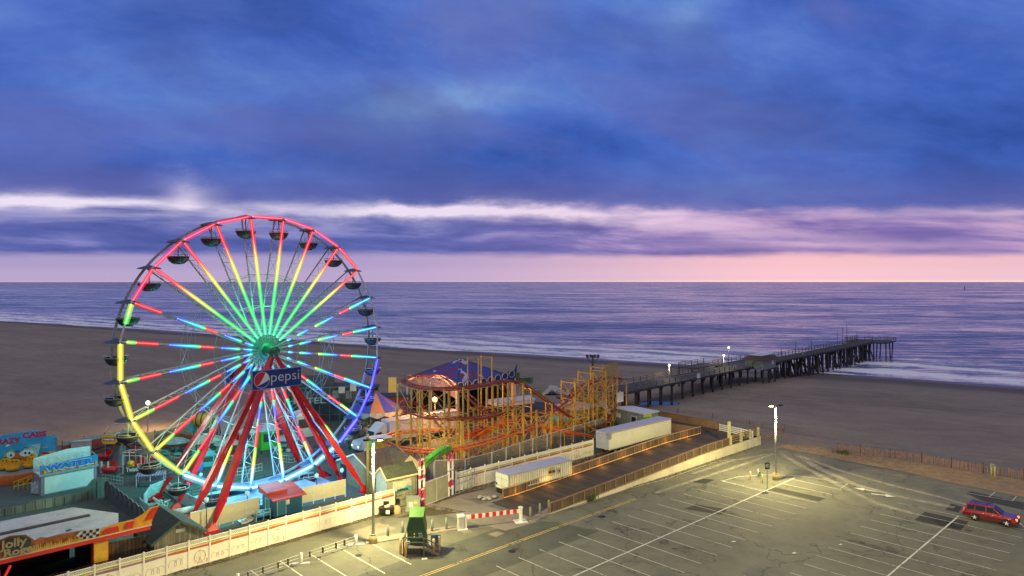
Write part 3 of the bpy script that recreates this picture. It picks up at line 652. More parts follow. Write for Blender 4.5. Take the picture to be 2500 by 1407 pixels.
# legs
m_leg = M('leg_red_paint', (.50,.004,.012), .4, var=.35, scale=.9)
for ap_n, feet in ((-1.6, (-6.5, -1.4)), (3.6, (2.9, 8.4))):
    apx = hub + wn*ap_n - UP*.2
    for fn in feet:
        for sd in (-9.2, 9.2):
            ft = Vector((hub.x, hub.y, 0)) + wd*sd + wn*fn
            mb = MB(); a = ft.lerp(apx, .04); b = ft.lerp(apx, .16); mb.beam(a, b, .22, .22, w2=.62, h2=.62); mb.beam(b, ft.lerp(apx, .9), .62, .62, w2=.48, h2=.48); mb.beam(ft.lerp(apx, .9), apx+UP*.2, .48, .48, w2=.36, h2=.36)
            for tt, ww in ((.16,.72),(.34,.68),(.36,.68),(.55,.63),(.57,.63),(.75,.58)): mb.beam(ft.lerp(apx, tt), ft.lerp(apx, tt+.006), ww, ww)
            lg = mb.build('leg', m_leg, wheel)
            mb = MB(); mb.box(ft+UP*.12, (1.5, 1.1, .24), R_(WA)); mb.add([ft+wd*x*.7+wn*y*.3+UP*.24 for x in (-1,1) for y in (-1,1)]+[a+UP*.15+wd*x*.15+wn*y*.15 for x in (-1,1) for y in (-1,1)], [(0,1,5,4),(2,3,7,6),(0,2,6,4),(1,3,7,5),(4,5,7,6)]); mb.build('foot', m_leg, lg)
mb = MB()
for n_ in (-1.6, 3.6):
    for s in (-1, 1): mb.beam(Vector((hub.x, hub.y, 0))+wd*9.2*s*.62+wn*(n_*.8-.5)+UP*6.5, Vector((hub.x, hub.y, 0))+wd*9.2*s*.38+wn*(n_*.9)+UP*10.5, .06)
mb.build('ladder', m_steel, wheel)
# gondolas
m_tub = M('gondola_navy', (.015,.02,.045), .5, var=.2); m_roof = M('gondola_canopy', (.05,.07,.16), .5, var=.1)
m_tubc = M('gondola_trim', (.16,.16,.19), .5)
def make_gondola():
    mb = MB(); mb.lathe([(.02,-2.5),(.35,-2.48),(.62,-2.38),(.9,-2.15),(1.06,-1.85),(1.1,-1.66),(1.04,-1.66),(.98,-1.85),(.8,-2.15),(.02,-2.3)], n=20)
    tub = mb.build('gondola', m_tub, wheel, local=True)
    mb = MB(); mb.lathe([(1.13,-1.70),(1.13,-1.62),(1.06,-1.62)], n=20); mb.build('trim', m_tubc, tub, local=True)
    mb = MB(); mb.lathe([(1.2,-.16),(1.0,-.02),(.5,.14),(.05,.26)], n=20); mb.lathe([(1.2,-.16),(.5,-.05),(.05,.02)], n=20); mb.build('canopy', m_roof, tub, local=True)
    mb = MB(); mb.cyl((0,0,-2.3), (0,0,.1), .07, n=8); mb.build('pole', m_steel, tub, local=True)
    mb = MB(); mb.lathe([(.3,-1.75),(.3,-1.7),(.02,-1.7)], n=12); mb.build('table', m_tubc, tub, local=True)
    mb = MB(); n = 20; pts = [(1.1*math.cos(2*PI*k/n), 1.1*math.sin(2*PI*k/n), -1.42) for k in range(n+1)]
    mb.tube(pts[1:5], .03, 5); mb.tube(pts[6:15], .03, 5); mb.tube(pts[16:20], .03, 5)
    for k in (1,4,6,8,10,12,14,16,19): mb.cyl((pts[k][0], pts[k][1], -1.68), pts[k], .02, n=5)
    mb.build('rail', m_steelw, tub, local=True)
    return tub
gd = make_gondola(); refresh_children()
for k in range(24):
    g = gd if k == 0 else copy_tree(gd, wheel)
    q = WP(-7.5+15*k, WR, BW/2); inv = wmat(wheel).inverted(); g.location = inv @ q; g.rotation_euler = (0, 0, k*1.3)
# sign on the front and on the back of the tower
def place_sign(nn, flip):
    u = wd if not flip else -wd; o = hub + wn*nn + wd*(-3.5 if not flip else 3.15) - UP*(3.85 if not flip else 4.3)
    mb = MB(); mb.slab(o, u, UP, [(0,0),(5.9,0),(5.9,2.1),(0,2.1)], .3); s = mb.build('sign', M('sign_blue', (.008,.035,.24), .35, var=.06), wheel)
    mb = MB()
    for (x0, y0, x1, y1) in ((0,0,5.9,.05),(0,2.05,5.9,2.1),(0,.05,.05,2.05),(5.85,.05,5.9,2.05)): mb.slab(o+u.cross(UP)*.03, u, UP, [(x0,y0),(x1,y0),(x1,y1),(x0,y1)], .03)
    mb.build('edge', M('sign_edge', (.25,.35,.5), .4), s)
    mb = MB(); text(mb, 'pepsi', o+u*2.2+UP*.72, u, UP, 1.62, width=3.4, off=.04, bold=-.008); mb.build('lettering', M('sign_white', (.5,.53,.58), .4, var=0, emit=(.7,.75,.85), es=.02), s)
    c = (1.12, 1.05); r = .86; off = u.cross(UP)*.05
    def arc(a0, a1, rr=r, n=20): return [(c[0]+rr*math.cos(R_(a0+(a1-a0)*i/n)), c[1]+rr*math.sin(R_(a0+(a1-a0)*i/n))) for i in range(n+1)]
    mb = MB(); mb.slab(o+off, u, UP, arc(0, 360, .92)[:-1], .02, 0); mb.slab(o+off*1.4, u, UP, arc(0, 360)[:-1], .02, 1)
    def wave(y0, amp, xs, ph): return [(c[0]+x, c[1]+y0+amp*math.sin(x*2.2+ph)+x*.75) for x in xs]
    xs = [-.62+1.24*i/12 for i in range(13)]
    red = arc(62, 218); lo = [(c[0]-.66+1.03*i/12, c[1]-.56+ (i/12)**1.9*1.30) for i in range(1, 12)]; mb.slab(o+off*1.9, u, UP, red+lo, .02, 2)
    wh = [(c[0]-.66+1.03*i/12, c[1]-.56+ (i/12)**1.9*1.30) for i in range(0, 13)]; wh2 = arc(60, -2, r, 8)+[(c[0]-.66+1.48*(1-i/12), c[1]-.58+(1-i/12)**1.5*.56-.02) for i in range(1, 12)]
    mb.slab(o+off*1.75, u, UP, wh+wh2, .02, 3)
    mb.build('emblem', [M('em_white_rim', (.7,.75,.8), var=0), M('em_blue', (.01,.04,.30), var=0), M('em_red', (.60,.015,.05), var=0), M('em_white', (.75,.78,.82), var=0)], s)
place_sign(-3.5, False); place_sign(4.9, True)
# loading platform under the wheel
pf = Vector((hub.x, hub.y, 0))
m_plat = M('platform_blue_grey', (.30,.36,.42), .5, var=.15)
mb = MB(); mb.prism([tuple((pf+wd*a+wn*b)[:2]) for a, b in ((-7.5,-3.2),(7.8,-3.2),(8.2,5.5),(-7,5.5))], .0, .35); mb.add([pf+wd*a+wn*b+UP*z for a, b, z in ((-6,-2.6,.36),(6.5,-2.6,.36),(5,.2,1.0),(-4.5,.2,1.0))], [(0,1,2,3)]); mb.add([pf+wd*a+wn*b+UP*z for a, b, z in ((-6,5,.36),(6.5,5,.36),(5,2.2,1.0),(-4.5,2.2,1.0))], [(3,2,1,0)])
plat = mb.build('loading_platform', m_plat, label='low sloping metal platform lit blue, right under the ferris wheel', cat='platform')
mb = MB()
for b in (-3.3, 5.6):
    for a in [x*1.25-7.5 for x in range(13)]: mb.cyl(pf+wd*a+wn*b, pf+wd*a+wn*b+UP*1.1, .03, n=5)
    for z in (.4, .75, 1.1): mb.tube([pf-wd*7.5+wn*b+UP*z, pf+wd*7.5+wn*b+UP*z], .03, 5)
mb.build('platform_railing', m_dark, label='dark railing along both sides of the ferris wheel platform', cat='railing')
# added point lights standing for the strings of lit tubes
for q, w, c, r in ((WP(180, WR-1.2, -.6), 2600, (.03,.36,1), 3.0), (WP(150, WR-.8, -.8), 1800, (.03,.32,1), 2.5), (WP(212, WR-.8, -.8), 1500, (.5,1,.6), 2.5), (WP(245, WR-.3, -.8), 900, (1,.95,.15), 2.5), (WP(115, WR-.5, -.8), 2200, (.12,.15,1), 2.5),
                   (WP(0, 4.5, -1.2), 1600, (.08,1,.35), 2.0), (WP(180, 3, -2.0), 500, (.1,.5,1), 1.6), (WP(180, 8.0, -.9), 420, (1,.05,.08), 2.0), (WP(0, 13, -.9), 350, (1,.06,.12), 3.0),
                   (WP(205, 9.5, 5.0), 6500, (.1,1,.8), 2.5), (WP(155, 9.5, 5.0), 2600, (.1,.8,.9), 2.5)):  # last two, behind the wheel, added to tint the park ground teal
    point('wheel_glow', q, w, c, r)
# ---------------------------------------------------------------- roller coaster
coaster = thing('roller_coaster', 'steel roller coaster with orange red track loops on yellow lattice supports', 'roller coaster', (-2, 98, 0))
m_tr = M('track_red', (.36,.05,.02), .4, var=.25); m_tro = M('track_orange', (.80,.16,.02), .4, var=.12); m_col = M('support_yellow', (.66,.41,.07), .5, var=.25)
m_tie = M('track_tie_dark', (.14,.05,.03), .6)
def catmull(pts, per=8):
    out = []; n = len(pts)
    for i in range(n-1):
        p0 = pts[max(0, i-1)]; p1 = pts[i]; p2 = pts[i+1]; p3 = pts[min(n-1, i+2)]
        for k in range(per):
            t = k/per; out.append(.5*((2*p1)+(p2-p0)*t+(2*p0-5*p1+4*p2-p3)*t*t+(3*p1-p0-3*p2+p3)*t**3))
    out.append(pts[-1]); return out
TRK = {
 'upper': ([(1270,932,104),(1235,929,101),(1180,938,97),(1115,947,93),(1050,947,92.5),(1005,940,95),(986,930,98.5),(1002,921,101.5),(1040,916,103),(1080,920,103),(1112,942,102),(1150,972,100),(1180,1000,98),(1206,1012,97)], m_tr),
 'drop': ([(1235,929,101),(1268,934,103.5),(1300,952,105),(1335,977,106),(1380,1008,107.5),(1430,1038,109),(1462,1040,111.5),(1485,1015,114.5),(1500,985,117)], m_tr),
 'middle': ([(1250,990,100.5),(1225,1006,98),(1180,1018,94),(1120,1021,91.5),(1050,1018,91),(1003,1005,93),(985,990,96),(996,978,99),(1030,990,100.5),(1058,1015,100),(1085,1045,98.5),(1130,1060,97.5),(1180,1045,99),(1225,1010,102)], m_tr),
 'lower': ([(1450,1066,106),(1410,1057,104.5),(1360,1050,103.5),(1312,1038,102),(1265,1052,98),(1200,1075,93.5),(1140,1091,90),(1070,1100,88),(1000,1097,89.5),(955,1087,92.5),(938,1076,96),(948,1063,100),(985,1054,102.5),(1050,1050,102),(1110,1048,101),(1180,1075,98.5)], m_tro),
 'lift': ([(1255,1062,101),(1310,1040,103.5),(1350,1002,106.5),(1392,968,110),(1425,942,113),(1455,928,115),(1490,920,117),(1520,926,119.5)], m_tr),
 'return': ([(1500,930,121),(1455,945,120),(1420,962,118),(1380,990,115),(1330,1005,113),(1290,1010,111),(1250,1040,108)], m_tr)}
allcols = []
for nm, (cp, mt_) in TRK.items():
    pts = catmull([P(*c) for c in cp], 8); rails = [[], []]; 
    for i, p in enumerate(pts):
        t = (pts[min(i+1, len(pts)-1)]-pts[max(i-1, 0)]); t.z = 0; t.normalize(); s_ = Vector((-t.y, t.x, 0)); rails[0].append(p+s_*.55); rails[1].append(p-s_*.55)
    mb = MB(); mb.tube(rails[0], .085, 6); mb.tube(rails[1], .085, 6); mb.tube([p-UP*.3 for p in pts], .10, 6)
    tr = mb.build('track', mt_, coaster)
    mb = MB(); L_ = 0
    for i in range(1, len(pts)):
        L_ += (pts[i]-pts[i-1]).length
        if L_ > .75: L_ = 0; mb.beam(rails[0][i], pts[i]-UP*.3, .07); mb.beam(rails[1][i], pts[i]-UP*.3, .07); mb.beam(rails[0][i], rails[1][i], .06)
    mb.build('ties', m_tie if mt_ is m_tr else m_tr, tr)
    L_ = 0; prev = None; idx = 0
    gapl = {'upper': 5.6, 'middle': 11, 'lower': 5.0, 'lift': 3.6, 'return': 10, 'drop': 4.4}[nm]
    for i in range(len(pts)):
        if i: L_ += (pts[i]-pts[i-1]).length
        if L_ > gapl or i == 2:
            L_ = 0; idx += 1; a = rails[0][i]-UP*.3; b = rails[1][i]-UP*.3
            if a.z < 1.0: prev = None; continue
            off = (rails[0][i]-rails[1][i]).normalized()*.45; a = a+off; b = b-off
            for q in ((a, b) if nm != 'lower' or idx % 2 == 0 else (pts[i]-UP*.4,)): allcols.append(q)
            if nm == 'lower' and idx % 2: prev = None; continue
            mb = MB(); mb.beam(a, b, .14)
            for zz in (.36, .68): 
                if a.z > 5: mb.beam((a.x, a.y, a.z*zz), (b.x, b.y, b.z*zz), .09)
            if prev and nm != 'lift' or (prev and nm == 'lift'):
                (pa, pb) = prev; 
                lv = [0.15, .5, 1.0] if a.z > 5 else [.1, 1.0]
                for z0, z1 in zip(lv[:-1], lv[1:]):
                    for s0, s1 in ((pa, a), (pb, b)) if idx % 2 else ((pa, a),):
                        if idx % 3 != 0:
                            mb.beam((s0.x, s0.y, s0.z*z0), (s1.x, s1.y, s1.z*z1), .06); mb.beam((s0.x, s0.y, s0.z*z1), (s1.x, s1.y, s1.z*z0), .06)
                        mb.beam((s0.x, s0.y, s0.z*z1), (s1.x, s1.y, s1.z*z1), .06)
            mb.build('brace', m_col, coaster); prev = (a, b)
for i, q in enumerate(allcols[:92]):
    mb = MB(); w = .17 if q.z > 6 else .13; mb.beam((q.x, q.y, 0), q, w, w); mb.box((q.x, q.y, .05), (.5, .5, .1)); mb.build('column', m_col, coaster)
mb = MB()
for q in allcols[92:]: mb.beam((q.x, q.y, 0), q, .18, .18)
if mb.v: mb.build('support_columns', m_col, coaster)
# scaffold towers
def tower(corners, z1, levels, name, top=None, w=.16, diag=True):
    mb = MB(); n = len(corners)
    for i, c in enumerate(corners): mb.beam((c.x, c.y, 0), (c.x, c.y, z1 if top is None else top[i]), w)
    for j, z in enumerate(levels):
        for i in range(n):
            a = corners[i]; b = corners[(i+1)%n]; mb.beam((a.x, a.y, z), (b.x, b.y, z), .09)
            if diag and j: mb.beam((a.x, a.y, levels[j-1]), (b.x, b.y, z), .06); mb.beam((b.x, b.y, levels[j-1]), (a.x, a.y, z), .06)
    return mb.build(name, m_col, coaster)
t0 = G(1168, 1118); t0 = Vector((P(1168, 1110, 98).x, 98, 0))
tower([t0, t0+D*2.6, t0+D*2.6+Nn*2.4, t0+Nn*2.4], 14, [2.5, 6.5], 'tower', top=[14, 14.1, 14, 14], w=.14, diag=False)
mb = MB(); mb.beam(t0+UP*13.9, t0+D*2.6+UP*13.9, .05); mb.beam(t0+Nn*2.4+UP*13.9, t0+D*2.6+Nn*2.4+UP*13.9, .05); mb.beam(t0+D*2.6+Nn*2.4+UP*13.9, t0+D*2.6+UP*13.9, .05); mb.build('brace', m_col, coaster)
for (px, Y, a, b, z) in ((1405, 107, 3.2, 3.0, 9.2), (1448, 111, 3.4, 3.2, 10.2), (1478, 114.5, 3.2, 3.2, 10.6)):
    c = Vector((P(px, 1000, Y).x, Y, 0)); tower([c, c+D*a, c+D*a+Nn*b, c+Nn*b], z, [.6, 3.4, 6.4, z-.2], 'tower')
for (px, Y, a, b, z) in ((1085, 90.5, 3.2, 3.2, 10.6), (1240, 96, 3.0, 3.2, 10), (1310, 99.5, 3.0, 3.0, 5.5)):
    c = Vector((P(px, 1000, Y).x, Y, 0)); tower([c, c+D*a, c+D*a+Nn*b, c+Nn*b], z, [3.4, 6.9] if z > 8 else [1.2, z-.3], 'tower', w=.19)
# mesh screen on the right hand tower
c = Vector((P(1478, 1000, 114.5).x, 114.5, 0))
m_net, nt_, N_, L_n, b_ = nmat('yellow_netting'); b_.inputs['Base Color'].default_value = (.5,.36,.12,1); b_.inputs['Alpha'].default_value = .38
mb = MB(); mb.slab(c+UP*8.6-Nn*.1, D, UP, [(-1.2,0),(3.2,0),(3.2,2.6),(1.0,2.8),(-1.2,1.6)], .04); mb.build('screen', m_net, coaster)
mb = MB()
for i in range(9): mb.beam(c+UP*(3.0+i*.28)-Nn*.3-D*i*.25, c+UP*(3.0+i*.28)-Nn*1.4-D*i*.25, .25, .04)
mb.beam(c+UP*2.9-Nn*.3, c+UP*6.2-Nn*.3-D*2.4, .06); mb.beam(c+UP*3.9-Nn*.3, c+UP*7.0-Nn*.3-D*2.4, .05); mb.build('stairs', m_galv, coaster)
mb = MB(); mb.box(P(1514, 970, 114), (1.6,.15,1.6), R_(GA)); mb.box(P(1514, 963, 114), (.2,.2,1), R_(GA)); mb.build('sign_board', white, coaster)
# a train of orange cars at the station
mb = MB()
for i in range(5):
    c = P(1150+i*22, 1068-i*8, 97.5+i*1.1); mb.box(c+UP*.2, (1.9, 1.0, .7), R_(GA)); mb.box(c+UP*.7-D*.5, (.25, .9, .6), R_(GA))
mb.build('train', M('train_orange', (.75,.10,.02), .3), coaster)
# coaster yard: grey mesh fence round it
m_mesh, nt_, N_, L_n, b_ = nmat('grey_mesh'); b_.inputs['Base Color'].default_value = (.30,.29,.23,1); b_.inputs['Alpha'].default_value = .34
fp = [G(940, 1112), G(965, 1140), G(1000, 1168), G(1060, 1172), G(1135, 1168), G(1200, 1150), G(1300, 1113), G(1400, 1080), G(1478, 1056)]
cf = thing('mesh_fence', 'grey see-through mesh fence curving round the foot of the roller coaster', 'fence', fp[4])
for a, b in zip(fp[:-1], fp[1:]):
    n = max(1, round((b-a).length/3.2))
    for i in range(n):
        q0 = a.lerp(b, i/n); q1 = a.lerp(b, (i+1)/n); mb = MB(); mb.beam(q0, q0+UP*2.5, .16); mb.build('post', m_galv, cf)
        mb = MB(); mb.beam(q0+UP*1.25, q1+UP*1.25, .03, 2.3); mb.build('panel', m_mesh, cf)
        mb = MB(); mb.beam(q0+UP*2.44, q1+UP*2.44, .07, .07); mb.build('rail', m_galv, cf)
# flood light on a short post inside the ride
fl = P(1062, 977, 108)
t = thing('flood_lamp', 'blazing orange flood lamp on a short post among the roller coaster columns', 'lamp', (fl.x, fl.y, 0))
mb = MB(); mb.cyl((fl.x, fl.y, 0), fl, .08, n=8); mb.build('post', m_dark, t)
mb = MB(); mb.sphere(fl+UP*.1-Vector((0,.2,0)), .42, 12); mb.build('bulb', M('bulb_orange', (.05,.05,.05), var=0, emit=(1,.50,.12), es=5), t)
point('lamp_light', fl+UP*.6-Vector((0,1.0,0)), 9000, (1,.40,.10), .4)

# ---------------------------------------------------------------- pier
pier = thing('pier', 'long wooden fishing pier on dark timber piles running out into the sea', 'pier', (72, 181, -2))
PA = Vector((20.7, 128.5, 4.0)); PB = Vector((124, 234.7, 4.0)); pu = (PB-PA).normalized(); pn = Vector((-pu.y, pu.x, 0)); PL = (PB-PA).length
m_pile = M('pile_timber', (.055,.045,.04), .85, var=.3); m_pw = M('pier_timber', (.16,.13,.105), .85, var=.25)
def wdt(s): return 6.0 if s < 52 else 8.5 if s < 70 else 5.0
def pp(s, b, z=4.0):
    sag = 0 if s > 0 else s*.03
    return Vector((PA.x, PA.y, 0))+pu*s+pn*b+UP*(z+.35*min(0, 0)+ (0.0 if s < 70 else (s-70)*.004))
mb = MB(); cuts = [-12, 52, 52, 70, 70, PL]
for s0, s1, w in ((-12, 52, 6.0), (52, 70, 9.0), (70, PL, 5.0)):
    mb.prism([tuple(pp(s0, 0)[:2]), tuple(pp(s1, 0)[:2]), tuple(pp(s1, w)[:2]), tuple(pp(s0, w)[:2])], 3.75, 4.0)
mb.prism([tuple(pp(PL, -4)[:2]), tuple(pp(PL+13, -4)[:2]), tuple(pp(PL+13, 9)[:2]), tuple(pp(PL, 9)[:2])], 3.75, 4.02)
mb.build('deck', m_pierdeck, pier)
def rail(mb, pts, h=1.1, step=2.4):
    for a, b in zip(pts[:-1], pts[1:]):
        n = max(1, int((b-a).length/step))
        for i in range(n+1): q = a.lerp(b, i/n); mb.beam(q-UP*.3, q+UP*h, .13)
        for z in (.4, .72): mb.beam(a+UP*z, b+UP*z, .05, .10)
        mb.beam(a+UP*h, b+UP*h, .2, .07)
for pts in ([pp(-12, .1), pp(58, .1)], [pp(-12, 5.9), pp(52, 5.9), pp(52, 8.9), pp(70, 8.9), pp(70, 4.9), pp(PL, 4.9)], [pp(66, .1), pp(PL, .1)], [pp(PL, .1), pp(PL, -3.9), pp(PL+12.9, -3.9), pp(PL+12.9, 8.9), pp(PL, 8.9), pp(PL, 4.9)]):
    mb = MB(); rail(mb, pts); mb.build('railing', m_pw, pier)
rnd = random.Random(3); cnt = 0; piles = []
s = -8
while s < PL+13:
    ws = (.4, 3, 5.6) if s < 52 else (.4, 4.5, 8.4) if s < 70 else (.3, 2.5, 4.8) if s < PL else (-3.4, .5, 4.5, 8.5)
    for b in ws:
        sl = 0 if s < 70 else rnd.gauss(0, .6); gz = -.3 if s < 40 else -2 if s < 70 else -5
        piles.append((pp(s+sl, b+(0 if s < 70 else rnd.gauss(0, .3)), gz), pp(s, b, 3.5)))
    s += 4.4 if s < 70 else 4.0
for a, b in piles[:98]:
    mb = MB(); mb.cyl(a, b, .24 if a.z > -4 else .30, .21, 8); mb.build('pile', m_pile, pier)
mb = MB(); s = -8
while s < PL+13:
    a, b = (-.2, 6.2) if s < 52 else (-.2, 9) if s < 70 else (-.2, 5.2) if s < PL else (-3.8, 8.9); mb.beam(pp(s, a, 3.5), pp(s, b, 3.5), .35, .4); s += 4.4 if s < 70 else 4.0
mb.beam(pp(-12, .1, 3.7), pp(PL, .1, 3.7), .15, .4); mb.beam(pp(70, 4.9, 3.7), pp(PL, 4.9, 3.7), .15, .4); mb.build('cross_beams', m_pile, pier)
mb = MB()
for a, b in piles[98:]: mb.cyl(a, b, .2, n=7)
for i in range(44):
    s = 73+i*1.9; mb.cyl(pp(s, rnd.uniform(0, 3), -4), pp(s+rnd.uniform(-2.0, 2.0), rnd.uniform(1, 4.6), 3.5), .2, n=6)
mb.build('raking_piles', m_pile, pier)
for px, py, Y in ((1706, 918, 149), (1794, 899, 164), (1961, 865, 197)): mb = MB(); mb.box(P(px, py, Y), (1.3,.08,1.0), R_(46.5)); mb.build('notice', white, pier)
for s, h in ((82, 2.6), (92, 3.4), (104, 3.0), (126, 4.5), (131, 5.5), (135, 6.5), (145, 3)): mb = MB(); q = pp(s, 4 if s < PL else 6, 4); mb.cyl(q, q+UP*h, .07, n=6); mb.build('pole', m_pile, pier)
for px, py, yb, Y, lab in ((1634, 892, 925, 148, 'lit lamp on a white pole on the pier deck, nearest to the roller coaster'), (1767, 868, 897, 165, 'lit lamp on a pole on the pier deck beside the wooden lookout'), (1779, 849, 878, 172, 'lit lamp on a tall dark pole at the far side of the pier lookout')):
    tp = P(px, py, Y); t = thing('pier_lamp', lab, 'lamp', (tp.x, tp.y, 4.0), group='lamps on the pier')
    mb = MB(); mb.cyl((tp.x, tp.y, 4.0), tp, .09, .07, 8); mb.build('pole', m_galv if px < 1770 else m_dark, t)
    mb = MB(); mb.sphere(tp, .17, 10); mb.build('bulb', M('pier_bulb', (.05,.05,.05), var=0, emit=(1,.86,.6), es=30), t); point('lamp_light', tp-Vector((.7,.7,.25)), 420, (1,.8,.45), .2, 172)
# pier house and lookout
hc = Vector((61.5, 167, 0)); m_hw = M('pier_house_grey', (.24,.26,.30), .8); m_hb = M('pier_house_mural', (.20,.27,.24), .8, var=.5, scale=.8)
t = thing('pier_house', 'small wooden house with pale roof and mural, on piles beside the pier deck', 'house', hc)
mb = MB(); mb.prism([tuple((hc+pu*a+pn*b)[:2]) for a, b in ((0,0),(7.4,0),(7.4,4.6),(0,4.6))], 3.3, 5.9); mb.build('walls', m_hw, t)
mb = MB(); fr = [hc+pu*a+pn*b+UP*z for a, b, z in ((-.8,-.8,5.7),(8.2,-.8,5.7),(8.2,5.4,5.7),(-.8,5.4,5.7),(.6,.6,6.7),(6.8,.6,6.7),(6.8,4,6.7),(.6,4,6.7))]
mb.add(fr, [(0,1,5,4),(1,2,6,5),(2,3,7,6),(3,0,4,7),(3,2,1,0)]); rf = mb.build('roof', M('roof_dark_brown', (.07,.045,.04), .9), t)
mb = MB(); mb.prism([tuple((hc+pu*a+pn*b)[:2]) for a, b in ((.5,.5),(6.9,.5),(6.9,4.1),(.5,4.1))], 6.7, 6.78); mb.build('roof_top', M('roof_pale', (.55,.58,.66), .6), rf)
mb = MB(); mb.slab(hc-pu*.03+pn*4.3+UP*3.5, -pn, UP, [(0,0),(4,0),(4,1.9),(3.2,2.1),(2,2.2),(.8,2.1),(0,1.9)], .05); mb.build('mural', m_hb, t)
mb = MB(); mb.slab(hc-pn*.04+pu*5+UP*4.3, pu, UP, [(0,0),(1.1,0),(1.1,1),(0,1)], .05); mb.build('window', white, t)
mb = MB(); 
for a in (0, 3.5, 7): mb.cyl(hc+pu*a+UP*-2, hc+pu*a+UP*3.4, .2, n=7)
mb.beam(hc-pu*.4+UP*3.2, hc+pu*7.8+UP*3.2, .3); mb.build('piles', m_pile, t)
t = thing('lookout_platform', 'raised wooden lookout with steps and railings at the far side of the pier', 'platform', pp(44, 7, 0))
mb = MB(); mb.prism([tuple(pp(a, b)[:2]) for a, b in ((38, 6.0), (50, 6.0), (50, 10.5), (38, 10.5))], 4.4, 4.6); mb.build('platform', m_pierdeck, t)
mb = MB(); rail(mb, [pp(38, 6.2, 4.6), pp(38, 10.3, 4.6), pp(50, 10.3, 4.6), pp(50, 6.2, 4.6)]); mb.build('railing', m_pw, t)
mb = MB(); 
for a in (38, 44, 50): mb.cyl(pp(a, 10.2, -1), pp(a, 10.2, 4.4), .2, n=7)
mb.build('piles', m_pile, t)
# ---------------------------------------------------------------- white mural fence along the lot
m_vin = M('vinyl_white', (.78,.75,.64), .45, var=.07, scale=1.2); m_g = M('stripe_green', (.12,.30,.05), .6, var=.25); m_y = M('stripe_yellow', (.62,.50,.08), .6, var=.2); m_r = M('stripe_maroon', (.42,.10,.10), .6, var=.35, scale=5); m_p = M('stripe_purple', (.26,.14,.28), .6, var=.3)
m_fd = M('mural_faded', (.50,.44,.46), .6, var=.2); m_fr = M('mural_faded_red', (.55,.20,.22), .6, var=.2)
m_lat, nt_, N_, L_n, b_ = nmat('lattice', .5); b_.inputs['Base Color'].default_value = (.70,.68,.60,1)
def lat():
    N = N_; L = L_n; p = npos(N); sp = N.new('ShaderNodeSeparateXYZ'); L.new(p, sp.inputs[0])
    h = nmath(N, L, 'MULTIPLY', nmath(N, L, 'ADD', sp.outputs[0], sp.outputs[1]), .7071)
    a = None
    for sg in ('ADD', 'SUBTRACT'):
        q = nmath(N, L, 'FRACT', nmath(N, L, 'MULTIPLY', nmath(N, L, sg, h, sp.outputs[2]), 6.0)); g = nmath(N, L, 'LESS_THAN', q, .42)
        a = g if a is None else nmath(N, L, 'MAXIMUM', a, g)
    L.new(a, b_.inputs['Alpha'])
lat()
def mural_fence(name, o, ang, n, label, step=1.8, H=2.35, lattice=True, rainbow=True, seed=1):
    u = U2(ang); t = thing(name, label, 'fence', o, 0); rnd = random.Random(seed); nn = Vector((u.y, -u.x, 0))
    for i in range(n+1):
        q = o+u*step*i; mb = MB(); mb.box(q+UP*(H+.05)/2, (.13,.13,H+.05), R_(ang)); mb.add([q+UP*(H+.05)+Vector(v)*.09 for v in ((-1,-1,0),(1,-1,0),(1,1,0),(-1,1,0),(0,0,1))], [(0,1,4),(1,2,4),(2,3,4),(3,0,4)]); mb.build('post', m_vin, t)
        if i == n: break
        mb = MB(); top = H-.42 if lattice else H-.15; mb.slab(q+u*.065+UP*.04+nn*.02, u, UP, [(0,0),(step-.13,0),(step-.13,top),(0,top)], .04)
        for zz in (.06, top): mb.slab(q+u*.065+UP*zz+nn*.04, u, UP, [(0,0),(step-.13,0),(step-.13,.09),(0,.09)], .07)
        if lattice: mb.slab(q+u*.065+UP*(H-.06)+nn*.03, u, UP, [(0,0),(step-.13,0),(step-.13,.07),(0,.07)], .06)
        pn_ = mb.build('panel', m_vin, t)
        if lattice: mb = MB(); mb.slab(q+u*.065+UP*(top+.09), u, UP, [(0,0),(step-.13,0),(step-.13,.27),(0,.27)], .01); mb.build('lattice', m_lat, pn_)
        if rainbow:
            mb = MB(); k = i/n; top = top if lattice else H-.5
            for j, (c, w, o_) in enumerate(((0, .07, -.02), (1, .10, -.12), (2 if k > .35 else 3, .20, -.34))): 
                z0 = top+o_-.04; mb.slab(q+u*.065+UP*z0+nn*.032, u, UP, [(0,-.05*math.sin(i*2)),(step-.13,.05*math.sin(i*2+1)),(step-.13,w),(0,w)], .01, c)
            if i % 4 == 1:       # faint painted wheel
                c0 = q+u*.95+UP*.82+nn*.036; pts = [c0+u*.48*math.cos(2*PI*a/20)+UP*.52*math.sin(2*PI*a/20) for a in range(21)]; mb.tube(pts, .016, 4, 4)
                for a in (0, 3, 6, 9): mb.beam(c0+u*.46*math.cos(a*.52)+UP*.5*math.sin(a*.52), c0-u*.46*math.cos(a*.52)-UP*.5*math.sin(a*.52), .012, mi=5)
                mb.beam(c0-UP*.05, c0-UP*.68-u*.22, .016, mi=4); mb.beam(c0-UP*.05, c0-UP*.68+u*.22, .016, mi=4); mb.beam(c0+UP*.5-u*.1, c0+UP*.56+u*.06, .05, mi=4); mb.beam(c0+u*.62-UP*.3, c0+u*.6-UP*.6, .05, mi=4)
            else:                # faint painted coaster loops
                pts = []; 
                for a in range(31): th = a*2*PI/(10+i%3); x = .25+a*(step-.6)/30; pts.append(q+u*(x-.20*math.sin(th))+UP*(.72+(.24+.06*math.sin(i))*-math.cos(th)+.12*math.sin(i*1.7))+nn*.036)
                mb.tube(pts, .013, 4, 5)
            mb.build('mural', [m_g, m_y, m_r, m_p, m_fr, m_fd], pn_)
    return t
fA = Vector((-12.9, 74.7, 0)); fu = U2(45)
